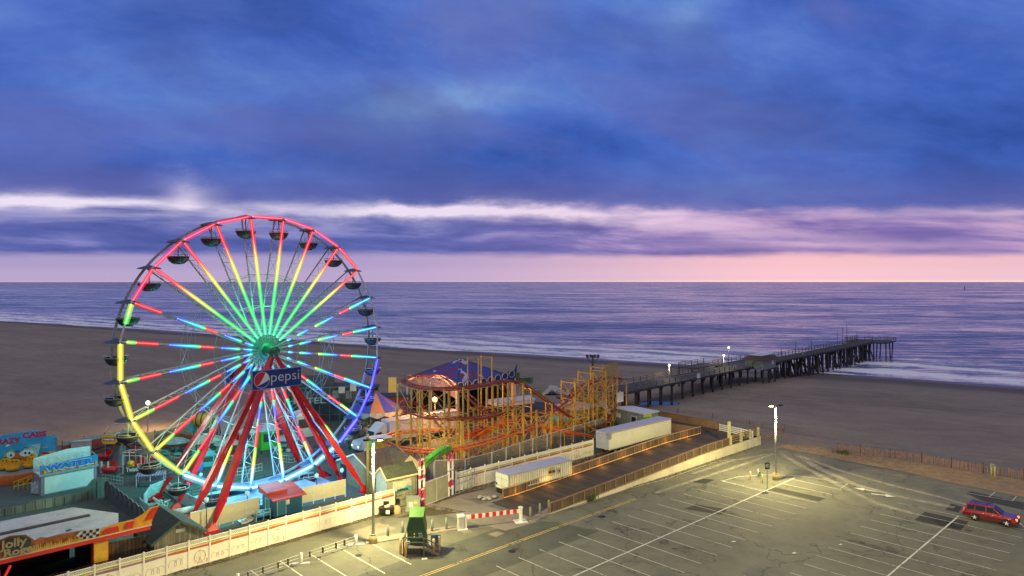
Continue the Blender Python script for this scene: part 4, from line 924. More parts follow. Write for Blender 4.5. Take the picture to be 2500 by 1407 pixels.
fence1 = mural_fence('mural_fence', fA-fu*1.8*21, 45, 21, 'long white vinyl fence with lattice top and rainbow stripes in front of the park')
mb = MB(); q = G(672, 1310)+UP*1.02; mb.slab(q, fu, UP, [(0,0),(.62,0),(.62,.44),(0,.44)], .02); sg = mb.build('warning_sign', M('sign_orange', (.75,.16,.05), .5), label='small orange warning sign fixed on the white mural fence', cat='sign')
mb = MB(); text(mb, 'NO', q+fu*.06+UP*.24, fu, UP, .2, width=.5, bold=.004); text(mb, 'PARKING', q+fu*.06+UP*.07, fu, UP, .14, width=.5); mb.build('lettering', m_dark, sg)
fB = G(1113, 1201); e2 = G(1448, 1112); ang2 = math.degrees(math.atan2(e2.y-fB.y, e2.x-fB.x))
mural_fence('mural_fence', fB, ang2, 11, 'white vinyl fence with a striped band between the gate arch and the white trailer', step=(e2-fB).length/11, lattice=False, seed=4)

# ---------------------------------------------------------------- ramp fences and retaining wall
m_wood = M('rail_wood', (.24,.14,.07), .75, var=.25, scale=3); m_wood2 = M('rail_wood_red', (.26,.155,.09), .75, var=.25, scale=3); m_slat = mat_boards('rail_slats', (.125,.09,.065), 42.6, .14, gap=.8); m_cap_lit = M('rail_cap_lit', (.40,.28,.15), .7, var=.2)  # cap of the far fence: yellow lamp light painted into its colour
def ramp_fence(name, b0, s0, s1, label, wallface=False, step=1.85):
    q0 = rp(s0, b0); t = thing(name, label, 'fence', q0); n = int((s1-s0)/step)
    for i in range(n+1):
        s = s0+(s1-s0)*i/n; q = rp(s, b0); mb = MB(); mb.box(q+UP*.5, (.14,.14,1.25), R_(42.6)); mb.build('post', m_wood, t)
        if i < n:
            r = rp(s0+(s1-s0)*(i+1)/n, b0); mb = MB(); mb.beam(q+UP*.55, r+UP*.55, .035, .95); mb.build('slats', m_slat, t)
            mb = MB(); mb.beam(q+UP*1.10, r+UP*1.10, .24, .06); mb.beam(q+UP*.06, r+UP*.06, .1, .1); mb.build('rail', m_cap_lit if b0 == 0 else m_wood, t)
    return t
ramp_fence('ramp_fence', 0, 0, 41.5, 'brown slatted wooden fence along the far side of the boardwalk ramp, next to the trailers')
ramp_fence('ramp_fence', 7.15, 0.4, 37.5, 'brown slatted wooden fence on top of the white wall along the boardwalk ramp')
mb = MB()
for s in [i*.9 for i in range(46)]: a = rp(s, .14)+UP*.10; b = rp(s+.8, .14)+UP*.10; mb.beam(a, b, .05, .05)
m_str = M('strip_amber', (1,.6,.2), var=0, emit=(1,.36,.05), es=.3); 
ls = mb.build('strip_light', m_str, label='row of small amber lights at the foot of the far ramp fence', cat='lights')
for s in (2, 7, 12, 17, 22, 27, 32, 37): point('strip_glow', rp(s, .7)+UP*.5, 42, (1,.45,.08), .4)
for s in (24, 34): point('strip_glow', rp(s, 6.5)+UP*1.0, 45, (1,.45,.15), .4)
m_wall = mat_asphalt('white_wall', (.62,.58,.44), False, .12)
mb = MB(); wb = 7.35
for s0, s1 in ((0,6),(6,14),(14,22),(22,30),(30,38),(38,46.6)):
    a = rp(s0, wb); b = rp(s1, wb); a2 = rp(s0, wb-.22); b2 = rp(s1, wb-.22); z0, z1 = max(.03, a.z+.0), max(.05, b.z)
    mb.add([(a.x,a.y,0),(b.x,b.y,0),(b.x,b.y,z1),(a.x,a.y,z0),(a2.x,a2.y,0),(b2.x,b2.y,0),(b2.x,b2.y,z1),(a2.x,a2.y,z0)], [(0,1,2,3),(3,2,6,7),(5,4,7,6)]+([(1,5,6,2)] if s1 > 46 else []))
mb.build('retaining_wall', m_wall, label='low white concrete wall rising beneath the wooden fence on the lot side of the ramp', cat='wall')
t = thing('end_railing', 'open board railing with thick pale posts at the beach end of the ramp wall', 'railing', rp(40, 7.0)); m_posty = M('post_green_yellow', (.42,.42,.20), .6)
for s in (38.2, 41.2, 44.0, 46.4):
    mb = MB(); q = rp(s, 7.0); mb.box(q+UP*.65, (.34,.34,1.4), R_(42.6)); mb.build('post', m_posty, t)
mb = MB()
for z in (.3, .62, .94, 1.2): mb.beam(rp(38, 6.9)+UP*z, rp(46.4, 6.9)+UP*z, .05, .14)
mb.build('boards', m_wood, t)
t = thing('beach_steps', 'wooden steps with handrails going down to the sand at the end of the ramp', 'steps', rp(48, 5)); mb = MB()
for i in range(5):
    a = rp(46.8+i*.35, 6.6); b = rp(46.8+i*.35, 4.2); mb.beam(Vector((a.x,a.y,1.1-i*.24)), Vector((b.x,b.y,1.1-i*.24)), .34, .06)
mb.build('treads', m_wood, t); mb = MB()
for bb in (6.6, 4.2):
    for zz in (.5, 1.0): a = rp(46.8, bb); b = rp(48.6, bb); mb.beam(Vector((a.x,a.y,1.2+zz)), Vector((b.x,b.y,zz-.1)), .08, .12)
    for k in (46.8, 48.6): a = rp(k, bb); mb.beam(Vector((a.x,a.y,0)), Vector((a.x,a.y,2.3 if k < 47 else 1.0)), .12)
mb.build('handrails', m_wood, t)
bp = rp(38.0, 6.9); mb = MB(); mb.box(bp+UP*1.7, (.34,.34,3.4), R_(42.6)); mb.build('wooden_post', m_posty, label='tall square wooden post standing at the corner of the ramp fence', cat='post')
t = thing('board_railing', 'railing of four long white boards at the far edge of the boardwalk', 'railing', G(1796, 1050, 1.25)); a = G(1757, 1052, 1.25); b = G(1838, 1070, 1.25)
for z in (.16, .44, .72, 1.0):
    mb = MB(); mb.beam(a+UP*z, b+UP*z, .05, .17); mb.build('board', white, t)
mb = MB()
for k in (0, .33, .66, 1): mb.beam(a.lerp(b, k), a.lerp(b, k)+UP*1.1, .1)
mb.build('posts', white, t)
def slat_fence(name, pl, z, label, hgt=1.25, mt_=None):
    t = thing(name, label, 'fence', pl[0]+UP*z)
    for a, b in zip(pl[:-1], pl[1:]):
        n = max(1, round((b-a).length/3.0))
        for i in range(n):
            q = a.lerp(b, i/n)+UP*z; r = a.lerp(b, (i+1)/n)+UP*z; mb = MB(); mb.beam(q, q+UP*hgt, .13); mb.build('post', m_wood, t)
            mb = MB(); mb.beam(q+UP*hgt*.52, r+UP*hgt*.52, .04, hgt*.92); mb.beam(q+UP*hgt, r+UP*hgt, .16, .05); mb.build('slats', mt_ or m_wood2, t)
F2 = lambda px, py, z=0: (lambda g: Vector((g.x, g.y, 0)))(G(px, py, z))
slat_fence('board_fence', [F2(1530, 1000, 1.25), F2(1610, 1022, 1.25), F2(1757, 1051, 1.25)], 1.25, 'closed brown board fence on the beach side of the boardwalk', 1.3)
slat_fence('board_fence', [F2(1705, 1060, 1.25), F2(1622, 1048, 1.25)], .3, 'short brown board fence behind the end of the big white trailer', 2.0)
# sand fences
def picket_fence(pl, label, hgt, lean, posts, seed, dense=.10):
    t = thing('sand_fence', label, 'fence', pl[0]); rnd = random.Random(seed); mb = MB(); lastp = 0
    for a, b in zip(pl[:-1], pl[1:]):
        n = int((b-a).length/dense); u = (b-a).normalized()
        for i in range(n):
            if rnd.random() < .06: continue
            q = a.lerp(b, i/n)+Vector((rnd.gauss(0,.03), rnd.gauss(0,.06), 0)); mb.beam(q, q+UP*hgt*rnd.uniform(.85, 1.08)+u*rnd.gauss(0, lean), .045, .015)
        for z in (.35, .8): mb.beam(a+UP*hgt*z, b+UP*hgt*z, .02)
    mb.build('pickets', M('picket_wood', (.34,.20,.12), .85, var=.3), t)
    for a, b in zip(pl[:-1], pl[1:]):
        n = max(1, round((b-a).length/posts))
        for i in range(n):
            q = a.lerp(b, i/n); mb = MB(); mb.cyl(q, q+UP*(hgt+.25), .06, n=6); mb.build('post', M('picket_post', (.10,.06,.05), .85), t)
picket_fence([G(2045, 1104), G(2100, 1108), G(2250, 1130), G(2400, 1156), G(2500, 1171), G(2600, 1188)], 'long wooden picket sand fence along the beach edge on the right', 1.15, .04, 3.4, 5)
picket_fence([G(1655, 1008), G(1740, 1020), G(1830, 1036), G(1895, 1053), G(1914, 1048), G(1912, 1058), G(1870, 1070)], 'half-buried dark picket sand fence curving behind the end of the boardwalk', .55, .12, 7, 6, .22)
mb = MB()
for i, dx in enumerate((0, .5)): q = G(2421+i*8, 1163+i*2); mb.cyl(q, q+UP*(1.6-.2*i), .13, n=8)
mb.box(G(2424, 1164)+UP*1.5, (.8,.12,.14), .3); mb.build('wooden_stump_posts', m_posty, label='pair of yellowish wooden posts with a cross piece before the sand fence on the right', cat='post')

# ---------------------------------------------------------------- trailers
m_trl = M('trailer_white', (.76,.75,.60), .5, var=.07, scale=.7); m_troof = M('trailer_roof', (.42,.44,.56), .5, var=.1); m_trs = M('trailer_silver', (.42,.42,.36), .4, .3); m_tyre = M('tyre', (.012,.012,.013), .8, var=.1); m_rust = M('chassis_rust', (.12,.05,.03), .8)
m_corr, nt_, N_, L_n, b_ = nmat('corrugated', .5)
def trailer(name, label, c0, ang, Ln, Wd, z0, z1, mt_, ribs=0, corr=False):
    # c0 = near right bottom corner (on the ground); length runs along ang, width to the left
    u = U2(ang); n = U2(ang+90); t = thing(name, label, 'trailer', c0); pts = [tuple((c0+u*a+n*b)[:2]) for a, b in ((0,0),(Ln,0),(Ln,Wd),(0,Wd))]
    mb = MB(); mb.prism(pts, z0, z1-.04, 0); 
    if ribs:
        k = 0; x = .2
        while x < Ln-.2:
            mb.slab(c0+u*x-n*.0+UP*z0-n*.05, u, UP, [(0,.12),(.10,.12),(.10,z1-z0-.12),(0,z1-z0-.12)], .05, 1); x += ribs
        for a, b in ((0,-.06),(Ln-.12,-.06)): mb.slab(c0+u*a+n*b+UP*z0, u, UP, [(0,0),(.12,0),(.12,z1-z0),(0,z1-z0)], .07, 1)
        for zz in (0, z1-z0-.12): mb.slab(c0-n*.06+UP*(z0+zz), u, UP, [(0,0),(Ln,0),(Ln,.12),(0,.12)], .07, 1)
        for zz in (.35, 1.2): mb.slab(c0+n*Wd-u*.03+UP*(z0+zz), -n, UP, [(.1,0),(Wd-.1,0),(Wd-.1,.05),(.1,.05)], .03, 1)
        mb.slab(c0+n*Wd-u*.03+UP*z0, -n, UP, [(Wd/2-.02,0),(Wd/2+.02,0),(Wd/2+.02,z1-z0-.1),(Wd/2-.02,z1-z0-.1)], .03, 1)
    body = mb.build('body', [mt_, m_trs if not ribs else M('container_rib_shade', (.44,.45,.40), .5)], t)  # container ribs and frame darker than the body: rib shading painted in
    mb = MB(); mb.prism([tuple((c0+u*a+n*b)[:2]) for a, b in ((-.05,-.06),(Ln+.05,-.06),(Ln+.05,Wd+.06),(-.05,Wd+.06))], z1-.04, z1+.03)
    for i in range(int(Ln/1.2)): mb.beam(c0+u*(1.2*i+.6)+UP*(z1+.035), c0+u*(1.2*i+.6)+n*Wd+UP*(z1+.035), .05, .02)
    mb.build('roof', m_troof, t); return t, body, u, n
c0 = Vector((13.85, 97.0, 0))
t, body, u, n = trailer('semi_trailer', 'long plain white box trailer with a pale blue roof parked behind the ramp fence', c0, 42.9, 15.3, 2.45, 1.0, 3.45, m_trl)
mb = MB()
for i in range(34): x = .3+i*.44; mb.slab(c0+u*x-n*.03+UP*.97, u, UP, [(0,0),(.3,0),(.3,.12),(.15,.2),(0,.12)], .03)
mb.slab(c0-u*.03+n*.02-n*.04+UP*2.5, u, UP, [(0,0),(.5,0),(.5,.9),(0,.9)], .03); mb.slab(c0+n*.55-u*.04+UP*2.5, -n, UP, [(0,0),(.55,0),(.55,.9),(0,.9)], .03); mb.slab(c0-n*.03+UP*3.3, u, UP, [(0,0),(15.3,0),(15.3,.12),(0,.12)], .03)
mb.build('trim', m_trs, t)
mb = MB(); mb.slab(c0+n*2.4-u*.03+UP*1.1, -n, UP, [(.1,0),(2.2,0),(2.2,2.2),(.1,2.2)], .02); mb.build('door', M('trailer_door', (.50,.54,.60), .5), t)
mb = MB(); mb.beam(c0+u*.3+n*.6+UP*.85, c0+u*15+n*.6+UP*.85, .14, .2); mb.beam(c0+u*.3+n*1.9+UP*.85, c0+u*15+n*1.9+UP*.85, .14, .2)
for a in (2.6, 6.5): mb.beam(c0+u*a+n*.3+UP*.9, c0+u*a+n*.3, .12)
mb.beam(c0-u*.02+n*.2+UP*.55, c0-u*.02+n*2.2+UP*.55, .1, .12); mb.beam(c0+n*.5+UP*.9, c0+n*.5+UP*.5, .08); mb.beam(c0+n*1.9+UP*.9, c0+n*1.9+UP*.5, .08); mb.build('chassis', m_rust, t)
def wheel_at(parent, c, ax, r=.48, w=.28, name='wheel', rim=None):
    mb = MB(); mb.cyl(c-ax*w/2, c+ax*w/2, r, n=18); wh = mb.build(name, m_tyre, parent); mb = MB(); mb.cyl(c-ax*(w/2+.02), c+ax*(w/2+.02), r*.58, n=12)
    for k in range(5): a = 2*PI*k/5; 
    mb.build('rim', rim or m_galv, wh); return wh
for a in (1.6, 2.9, 12.2, 13.4):
    for b in (.3, 2.15): wheel_at(t, c0+u*a+n*b+UP*.48, n)
c1 = Vector((-.45, 79.35, 0))
t, body, u, n = trailer('container_trailer', 'ribbed white storage container with a worn pale roof beside the start of the ramp', c1, 40.5, 10.5, 2.3, .62, 2.45, M('container_white', (.72,.72,.60), .55, var=.12, scale=1), ribs=.36)
mb = MB(); mb.prism([tuple((c1+u*a+n*b)[:2]) for a, b in ((.05,.1),(10.3,.1),(10.3,2.2),(.05,2.2))], .02, .6); mb.build('skirt', M('black_skirt', (.012,.012,.012), .8), t)
mb = MB(); mb.slab(c1+u*6.2-n*.07+UP*.95, u, UP, [(.8+.62*math.cos(a*.4488), .7+.55*math.sin(a*.4488)) for a in range(14)], .02); mb.slab(c1+u*8.0-n*.07+UP*1.2, u, UP, [(0,0),(.5,0),(.5,.7),(0,.7)], .02); mb.build('faded_sign', M('faded_sign', (.40,.36,.18), .7), t)
mb = MB(); text(mb, 'METAL', c1+u*6.4-n*.09+UP*1.5, u, UP, .42, width=1.15, bold=.01); mb.slab(c1+u*8.15-n*.09+UP*1.4, u, UP, [(0,0),(.2,0),(.2,.25),(0,.25)], .01); mb.slab(c1+n*2.2-u*.05+UP*.95, -n, UP, [(0,0),(.25,0),(.25,.25),(0,.25)], .01); mb.build('lettering', m_dark, t)
for a in (.3, .9):
    mb = MB(); 
m_tw = M('truck_white', (.55,.58,.62), .5, var=.1)
c2 = Vector((-18.2, 101.8, 0)); t, body, u, n = trailer('box_truck', 'white semi truck with a long grey-white box trailer parked behind the roller coaster', c2, 43.5, 13.2, 2.4, 1.2, 4.1, m_tw)
t['category'] = 'truck'
for a in (10.2, 11.6):
    for b in (.3, 2.1): wheel_at(t, c2+u*a+n*b+UP*.48, n)
k = c2 - u*.5                     # cab in front, towards the camera-left
def cabpt(a, b, z): return k - u*a + n*b + UP*z
mb = MB(); prof = [(.0,.6),(4.6,.6),(4.7,1.25),(4.4,1.75),(2.4,1.95),(1.9,2.9),(1.7,3.0),(.6,3.9),(0,3.9)]
vs = [cabpt(a, .1, z) for a, z in prof]+[cabpt(a, 2.3, z) for a, z in prof]; m_ = len(prof); mb.add(vs, [tuple(range(m_)), tuple(range(m_, 2*m_))[::-1]]+[(i, (i+1)%m_, m_+(i+1)%m_, m_+i) for i in range(m_)]); cb = mb.build('cab', m_tw, t)
m_glass = M('dark_glass', (.02,.03,.04), .08, var=0)
mb = MB(); mb.add([cabpt(2.43, .25, 2.05), cabpt(2.43, 2.15, 2.05), cabpt(1.98, 2.1, 2.85), cabpt(1.98, .3, 2.85)], [(0,1,2,3)]); mb.add([cabpt(.9, .07, 2.0), cabpt(2.1, .07, 2.0), cabpt(1.75, .07, 2.75), cabpt(.9, .07, 2.75)], [(0,1,2,3)]); mb.build('windows', m_glass, cb)
mb = MB(); mb.box(cabpt(4.72, .35, 1.1), (.06,.3,.2), R_(43.5)); mb.box(cabpt(4.72, 2.05, 1.1), (.06,.3,.2), R_(43.5)); mb.build('headlights', M('headlight_lit', (1,1,1), var=0, emit=(.8,.9,1), es=2), cb)
for a, b in ((3.6, .25), (3.6, 2.15), (.4, .25), (.4, 2.15)): wheel_at(t, cabpt(a, b, .48), n)
# food trailer
c3 = Vector((-19.2, 95.2, 0)); t = thing('food_trailer', 'small green and yellow painted food trailer behind the wooden pole and the lamp post', 'trailer', c3); u = U2(35); n = U2(125)
mb = MB(); mb.prism([tuple((c3+u*a+n*b)[:2]) for a, b in ((0,0),(2.6,0),(2.6,2.2),(0,2.2))], .4, 2.9, 0); mb.build('body', M('food_green', (.30,.42,.06), .5, var=.8, scale=.9), t)
mb = MB(); mb.prism([tuple((c3+u*a+n*b)[:2]) for a, b in ((-.1,-.1),(2.7,-.1),(2.7,2.3),(-.1,2.3))], 2.9, 3.0); mb.build('roof', white, t)
mb = MB(); mb.slab(c3-n*.04+u*.2+UP*.7, u, UP, [(0,0),(.8,0),(1.1,1.1),(.5,1.7),(0,1.2)], .02); mb.build('painting', M('food_orange', (.6,.25,.03), .5, var=.5), t)
for a, b in ((.6,.1),(2.0,.1)): wheel_at(t, c3+u*a+n*b+UP*.3, n, .3, .2)

# ---------------------------------------------------------------- gate arch, gate, pole, sheds
m_arch = M('arch_red', (.55,.04,.10), .55, var=.2); m_archw = M('arch_white', (.72,.66,.64), .55, var=.1); m_ag = M('arch_green', (.085,.36,.03), .5, var=.35, scale=1)
a0 = G(1030, 1239); a1 = G(1100, 1211); au = (a1-a0).normalized(); an = Vector((-au.y, au.x, 0)); AL = (a1-a0).length
t = thing('gate_arch', 'tall red and white trussed arch with a curved bright green header over the gate', 'arch', a0.lerp(a1, .5))
for q, hh in ((a0, 5.4), (a1, 5.5)):
    mb = MB()
    for s in (-.34, .34):
        mb.beam(q+au*s, q+au*s+UP*hh, .17, mi=0); 
        for z in ((2.2, 3.6) if q is a0 else (.05, 1.8, 3.0)): mb.beam(q+au*s-an*.005+UP*z, q+au*s-an*.005+UP*(z+ (1.0 if q is a0 else 1.1)), .19, mi=1)
    for z in (.9, 2.0, 3.1, 4.2, hh-.1): mb.beam(q-au*.34+UP*z, q+au*.34+UP*z, .16, mi=1)
    for z in (.9, 3.1): mb.beam(q-au*.34+UP*z, q+au*.34+UP*(z+1.1), .07, mi=0)
    mb.build('pillar', [m_arch, m_archw], t)
mb = MB(); N8 = 14; top = []; bot = []
for i in range(N8+1):
    x = .25+(AL-.3)*i/N8; r = i/N8; zt = 4.95+.95*math.sin(r*PI*.56)+.05*math.sin(i*3); top.append((x, zt)); bot.append((x, zt-(.58+.06*math.sin(i*2.3))))
mb.slab(a0-an*.25, au, UP, top+bot[::-1], .12); mb.slab(a0+an*.4, au, UP, top+bot[::-1], .12); mb.add([a0-an*.37+au*x+UP*z for x, z in top]+[a0+an*.4+au*x+UP*z for x, z in top], [(i, i+1, N8+2+i, N8+1+i) for i in range(N8)])
hd = mb.build('header', m_ag, t)
mb = MB(); mb.tube([a0-an*.3+au*x+UP*z for x, z in bot], .07, 5); mb.tube([a0+an*.3+au*x+UP*z for x, z in bot], .07, 5); mb.build('trim', M('arch_brown', (.12,.07,.05), .8), hd)
for i in range(3, N8, 4):
    mb = MB(); mb.beam(a0-an*.38+au*top[i][0]+UP*top[i][1], a0-an*.38+au*bot[i][0]+UP*bot[i][1], .03); mb.build('seam', m_dark, hd)
t = thing('gate', 'closed grey-green mesh gate under the green arch', 'gate', a0)
m_gm = M('gate_screen', (.30,.30,.22), .7, var=.15, scale=1)
g0 = a0+au*.4; g1 = a1-au*.35
mb = MB(); mb.beam(g0+UP*1.35, g1+UP*1.35, .03, 2.4); mb.build('screen', m_gm, t)
mb = MB(); mb.beam(g0+UP*.1, g1+UP*.1, .08); mb.beam(g0+UP*2.6, g1+UP*2.6, .08); mb.beam(g0, g0+UP*2.7, .08); mb.beam(g1, g1+UP*2.7, .08); mb.beam(g0.lerp(g1, .5), g0.lerp(g1, .5)+UP*2.6, .06); mb.build('frame', m_galv, t)
t = thing('wire_gate', 'open wire mesh gate leaf leaning against the striped white fence', 'gate', a1+au*.6); w0 = a1+au*.5-an*.35; w1 = w0+au*3.6
mb = MB(); 
for z in (.15, 1.2, 2.3): mb.beam(w0+UP*z, w1+UP*z, .06)
for k in range(6): mb.beam(w0.lerp(w1, k/5)+UP*.1, w0.lerp(w1, k/5)+UP*2.4, .05)
for k in range(5): mb.beam(w0.lerp(w1, k/5)+UP*.15, w0.lerp(w1, (k+1)/5)+UP*2.3, .035)
mb.build('frame', m_steel, t)
up_ = Vector((P(898, 1215, 80.2).x, 80.2, 0)); t = thing('utility_pole', 'plain round wooden utility pole just left of the tall lit lamp post', 'pole', up_)
mb = MB(); mb.cyl(up_, up_+UP*7.1, .19, .16, 12); mb.build('pole', M('pole_olive', (.26,.24,.08), .85, var=.2), t); mb = MB(); mb.box(up_-Vector((0,.2,0))+UP*6.6, (.15,.12,.3)); mb.build('bracket', m_dark, t)

m_siding = mat_boards('shed_siding', (.33,.31,.22), GA, .18, gap=.15); m_cream = M('trim_cream', (.68,.60,.36), .5, var=.06); m_bl = M('shed_blue_side', (.36,.46,.52), .6)
def gable_shed(name, label, c, ang, L, W, ze, zr_, mwall, mroof, mtrim, over=.25, gable_dir='w', cat='shed', mside=None):
    # c = front left corner on the ground, front runs along ang for L, depth W behind. ridge along L (gable_dir 'w') or along W ('l')
    u = U2(ang); n = U2(ang+90); t = thing(name, label, cat, c)
    A = lambda a, b, z: c+u*a+n*b+UP*z
    mb = MB(); mb.add([A(0,0,0),A(L,0,0),A(L,W,0),A(0,W,0),A(0,0,ze),A(L,0,ze),A(L,W,ze),A(0,W,ze)], [(0,1,5,4),(2,3,7,6)], 0); mb.add([A(L,0,0),A(L,W,0),A(L,W,ze),A(L,0,ze),A(0,0,0),A(0,W,0),A(0,W,ze),A(0,0,ze)], [(0,1,2,3),(5,4,7,6)], 1)
    if gable_dir == 'w':
        mb.add([A(0,0,ze),A(0,W,ze),A(0,W/2,zr_),A(L,0,ze),A(L,W,ze),A(L,W/2,zr_)], [(0,1,2),(4,3,5)], 1)
        R = [[A(-over,-over,ze-over*(zr_-ze)/(W/2)),A(L+over,-over,ze-over*(zr_-ze)/(W/2)),A(L+over,W/2,zr_),A(-over,W/2,zr_)],[A(L+over,W+over,ze-over*(zr_-ze)/(W/2)),A(-over,W+over,ze-over*(zr_-ze)/(W/2)),A(-over,W/2,zr_),A(L+over,W/2,zr_)]]
    else:
        mb.add([A(0,0,ze),A(L,0,ze),A(L/2,0,zr_),A(0,W,ze),A(L,W,ze),A(L/2,W,zr_)], [(0,1,2),(4,3,5)], 0)
        R = [[A(-over,W+over,ze-over*(zr_-ze)/(L/2)),A(-over,-over,ze-over*(zr_-ze)/(L/2)),A(L/2,-over,zr_),A(L/2,W+over,zr_)],[A(L+over,-over,ze-over*(zr_-ze)/(L/2)),A(L+over,W+over,ze-over*(zr_-ze)/(L/2)),A(L/2,W+over,zr_),A(L/2,-over,zr_)]]
    mb.build('walls', [mwall, mside or mwall], t); mb = MB(); 
    for r in R: mb.add([v+UP*.12 for v in r]+[v+UP*.02 for v in r], [(0,1,2,3),(7,6,5,4),(0,4,5,1),(1,5,6,2),(3,7,4,0)])
    rf = mb.build('roof', mroof, t); mb = MB()
    for r in R:
        for i, j in ((0,1),(1,2),(3,0)): mb.beam(r[i]+UP*.02, r[j]+UP*.02, .07, .2)
    mb.build('trim', mtrim, rf); return t, A, u, n
m_shg = mat_shingle('shingle_green_grey', (.10,.115,.075), 4); m_shb = mat_shingle('shingle_brown', (.17,.12,.055), 3)
t, A, u, n = gable_shed('mural_shed', 'small cream shed with a painted wave mural on its front, left of the gate arch', Vector((-13.75, 74.95, 0)), GA-2, 3.9, 2.3, 3.35, 4.3, m_siding, m_shg, m_cream, .2, mside=m_bl)
mb = MB(); m0 = A(.75,-.03,1.55); mb.slab(m0, u, UP, [(0,0),(2.4,0),(2.4,.9),(2.1,1.35),(1.2,1.15),(0,1.3)], .03, 0)
mb.slab(m0-n*.035, u, UP, [(0,0),(2.4,0),(2.4,.45),(2.0,.6),(1.5,.35),(1.0,.42),(.5,.2),(0,.35)], .02, 1); mb.slab(m0-n*.035, u, UP, [(.7,.75),(1.0,.6),(1.7,.65),(1.9,.95),(1.3,1.1)], .02, 2)
mr = mb.build('mural', [M('mural_pale', (.50,.50,.38), .6, var=.3, scale=3), M('mural_teal', (.10,.36,.42), .6, var=.5, scale=4), M('mural_cream', (.66,.64,.45), .6)], t)
mb = MB(); text(mb, 'Surfside', m0+u*.5+UP*.12-n*.05, u, UP, .36, width=1.4, bold=.012); mb.build('lettering', m_dark, mr)
mb = MB(); 
for zz in (.75, 1.25): mb.tube([A(-.0,-.35,zz+.5), A(1.2,-.36,zz), A(2.2,-.34,zz+.1), A(3.9,-.35,zz+.3)], .02, 5)
mb.box(A(.6,-.4,.95), (.25,.2,.45), R_(GA)); mb.box(A(1.1,-.4,.75), (.35,.2,.5), R_(GA)); mb.build('wiring', m_dark, t)
mb = MB(); wl = A(0,-.25,0); mb.slab(wl, u, UP, [(-.7,0),(3.6,0),(3.6,1.1),(-.7,1.1)], .12); mb.build('low_wall', m_gm, label='low grey-green screen wall in front of the mural shed', cat='wall')
t, A, u, n = gable_shed('shingle_building', 'low building with broad brown shingle roof behind the right leg of the wheel', Vector((-15.9, 79.7, 0)), GA, 5.6, 9.2, 2.3, 4.0, M('wall_tan', (.22,.19,.10), .7), m_shb, m_cream, .3, 'w', 'building')
mb = MB(); mb.add([A(2.6,-.3,2.35), A(6.6,-.3,2.35), A(4.6,-.3,4.0)], [(0,1,2)], 0); mb.add([A(2.5,-.35,2.25), A(4.6,-.35,4.1), A(4.6,4,4.1), A(2.5,4,2.3), A(6.7,-.35,2.25), A(6.7,4,2.3)], [(0,1,2,3),(1,4,5,2)], 1); mb.build('dormer', [m_cream, m_shb], t)
mb = MB(); mb.slab(A(-.05,8.2,.3), -n, UP, [(0,0),(1.4,0),(1.4,1.9),(0,1.9)], .05); mb.build('door', m_dark, t)
t, A, u, n = gable_shed('dark_roof_shed', 'grey timber shed with a dark green-grey gabled roof behind the white fence on the left', Vector((-30.6, 58.3, 0)), 45, 4.1, 5.6, 2.75, 4.05, mat_boards('grey_siding', (.20,.19,.14), 45, .22, gap=.3), mat_shingle('shingle_slate', (.035,.055,.06), 4), M('trim_dark', (.05,.08,.08), .6), .3, 'l')
mb = MB(); mb.slab(A(1.75,-.04,3.05), u, UP, [(0,0),(.8,0),(.8,.3),(0,.3)], .03); mb.build('vent', M('vent_grey', (.35,.36,.33), .6), t)
# blue booth with red metal roof
t = thing('ride_booth', 'dark blue operator booth with a stepped red metal roof beside the ferris wheel', 'booth', (-24, 73.5, 0)); c = Vector((-25.0, 71.7, 0)); u = U2(44); n = U2(134)
m_bb = M('booth_blue', (.02,.10,.16), .5, var=.2); m_br = mat_boards('booth_red_roof', (.55,.07,.03), 134, .35, .4, gap=.2); m_bt = M('booth_trim', (.30,.55,.60), .5)
A = lambda a, b, z: c+u*(a*.9)+n*(b*.9)+UP*(z*.74)
mb = MB(); mb.prism([tuple(A(a,b,0)[:2]) for a, b in ((0,0),(3.5,0),(3.5,3.2),(0,3.2))], .2, 2.0); mb.build('walls', m_bb, t)
mb = MB(); mb.add([A(-.3,-.4,2.75),A(3.9,-.4,2.75),A(3.9,1.7,3.25),A(-.3,1.7,3.25)]+[A(-.3,-.4,2.62),A(3.9,-.4,2.62),A(3.9,1.7,3.12),A(-.3,1.7,3.12)], [(0,1,2,3),(0,4,5,1),(3,7,4,0),(1,5,6,2)]); mb.add([A(-.3,1.7,3.25),A(3.9,1.7,3.25),A(3.9,3.6,3.7),A(-.3,3.6,3.7)]+[A(-.3,1.7,3.0),A(3.9,1.7,3.0),A(3.9,3.6,3.0),A(-.3,3.6,3.0)], [(0,1,2,3),(3,7,4,0),(1,5,6,2)]); mb.add([A(-.4,1.2,3.5),A(2.2,1.2,3.5),A(2.2,3.7,4.05),A(-.4,3.7,4.05)]+[A(-.4,1.2,3.1),A(2.2,1.2,3.1),A(2.2,3.7,3.6),A(-.4,3.7,3.6)], [(0,1,2,3),(0,4,5,1),(3,7,4,0),(1,5,6,2)]); mb.build('roof', m_br, t)
for fr_, o_, uu in (('door', A(-.03,2.2,.4), -n), ('door', A(.35,-.03,.4), u)):
    mb = MB(); mb.slab(o_, uu, UP, [(0,0),(.95,0),(.95,1.55),(0,1.55)], .04); d_ = mb.build('door', M('booth_door', (.05,.20,.26), .4), t)
    mb = MB(); nn = uu.cross(UP)*.03
    for a, b in (((0,0),(0,1.55)), ((.95,0),(.95,1.55)), ((0,1.55),(.95,1.55))): mb.beam(o_+nn+uu*a[0]+UP*a[1], o_+nn+uu*b[0]+UP*b[1], .08)
    mb.build('frame', m_bt, d_)
mb = MB(); mb.slab(A(1.5,-.03,1.7), u, UP, [(0,0),(.35,0),(.35,.5),(0,.5)], .03); mb.build('notice', white, t)
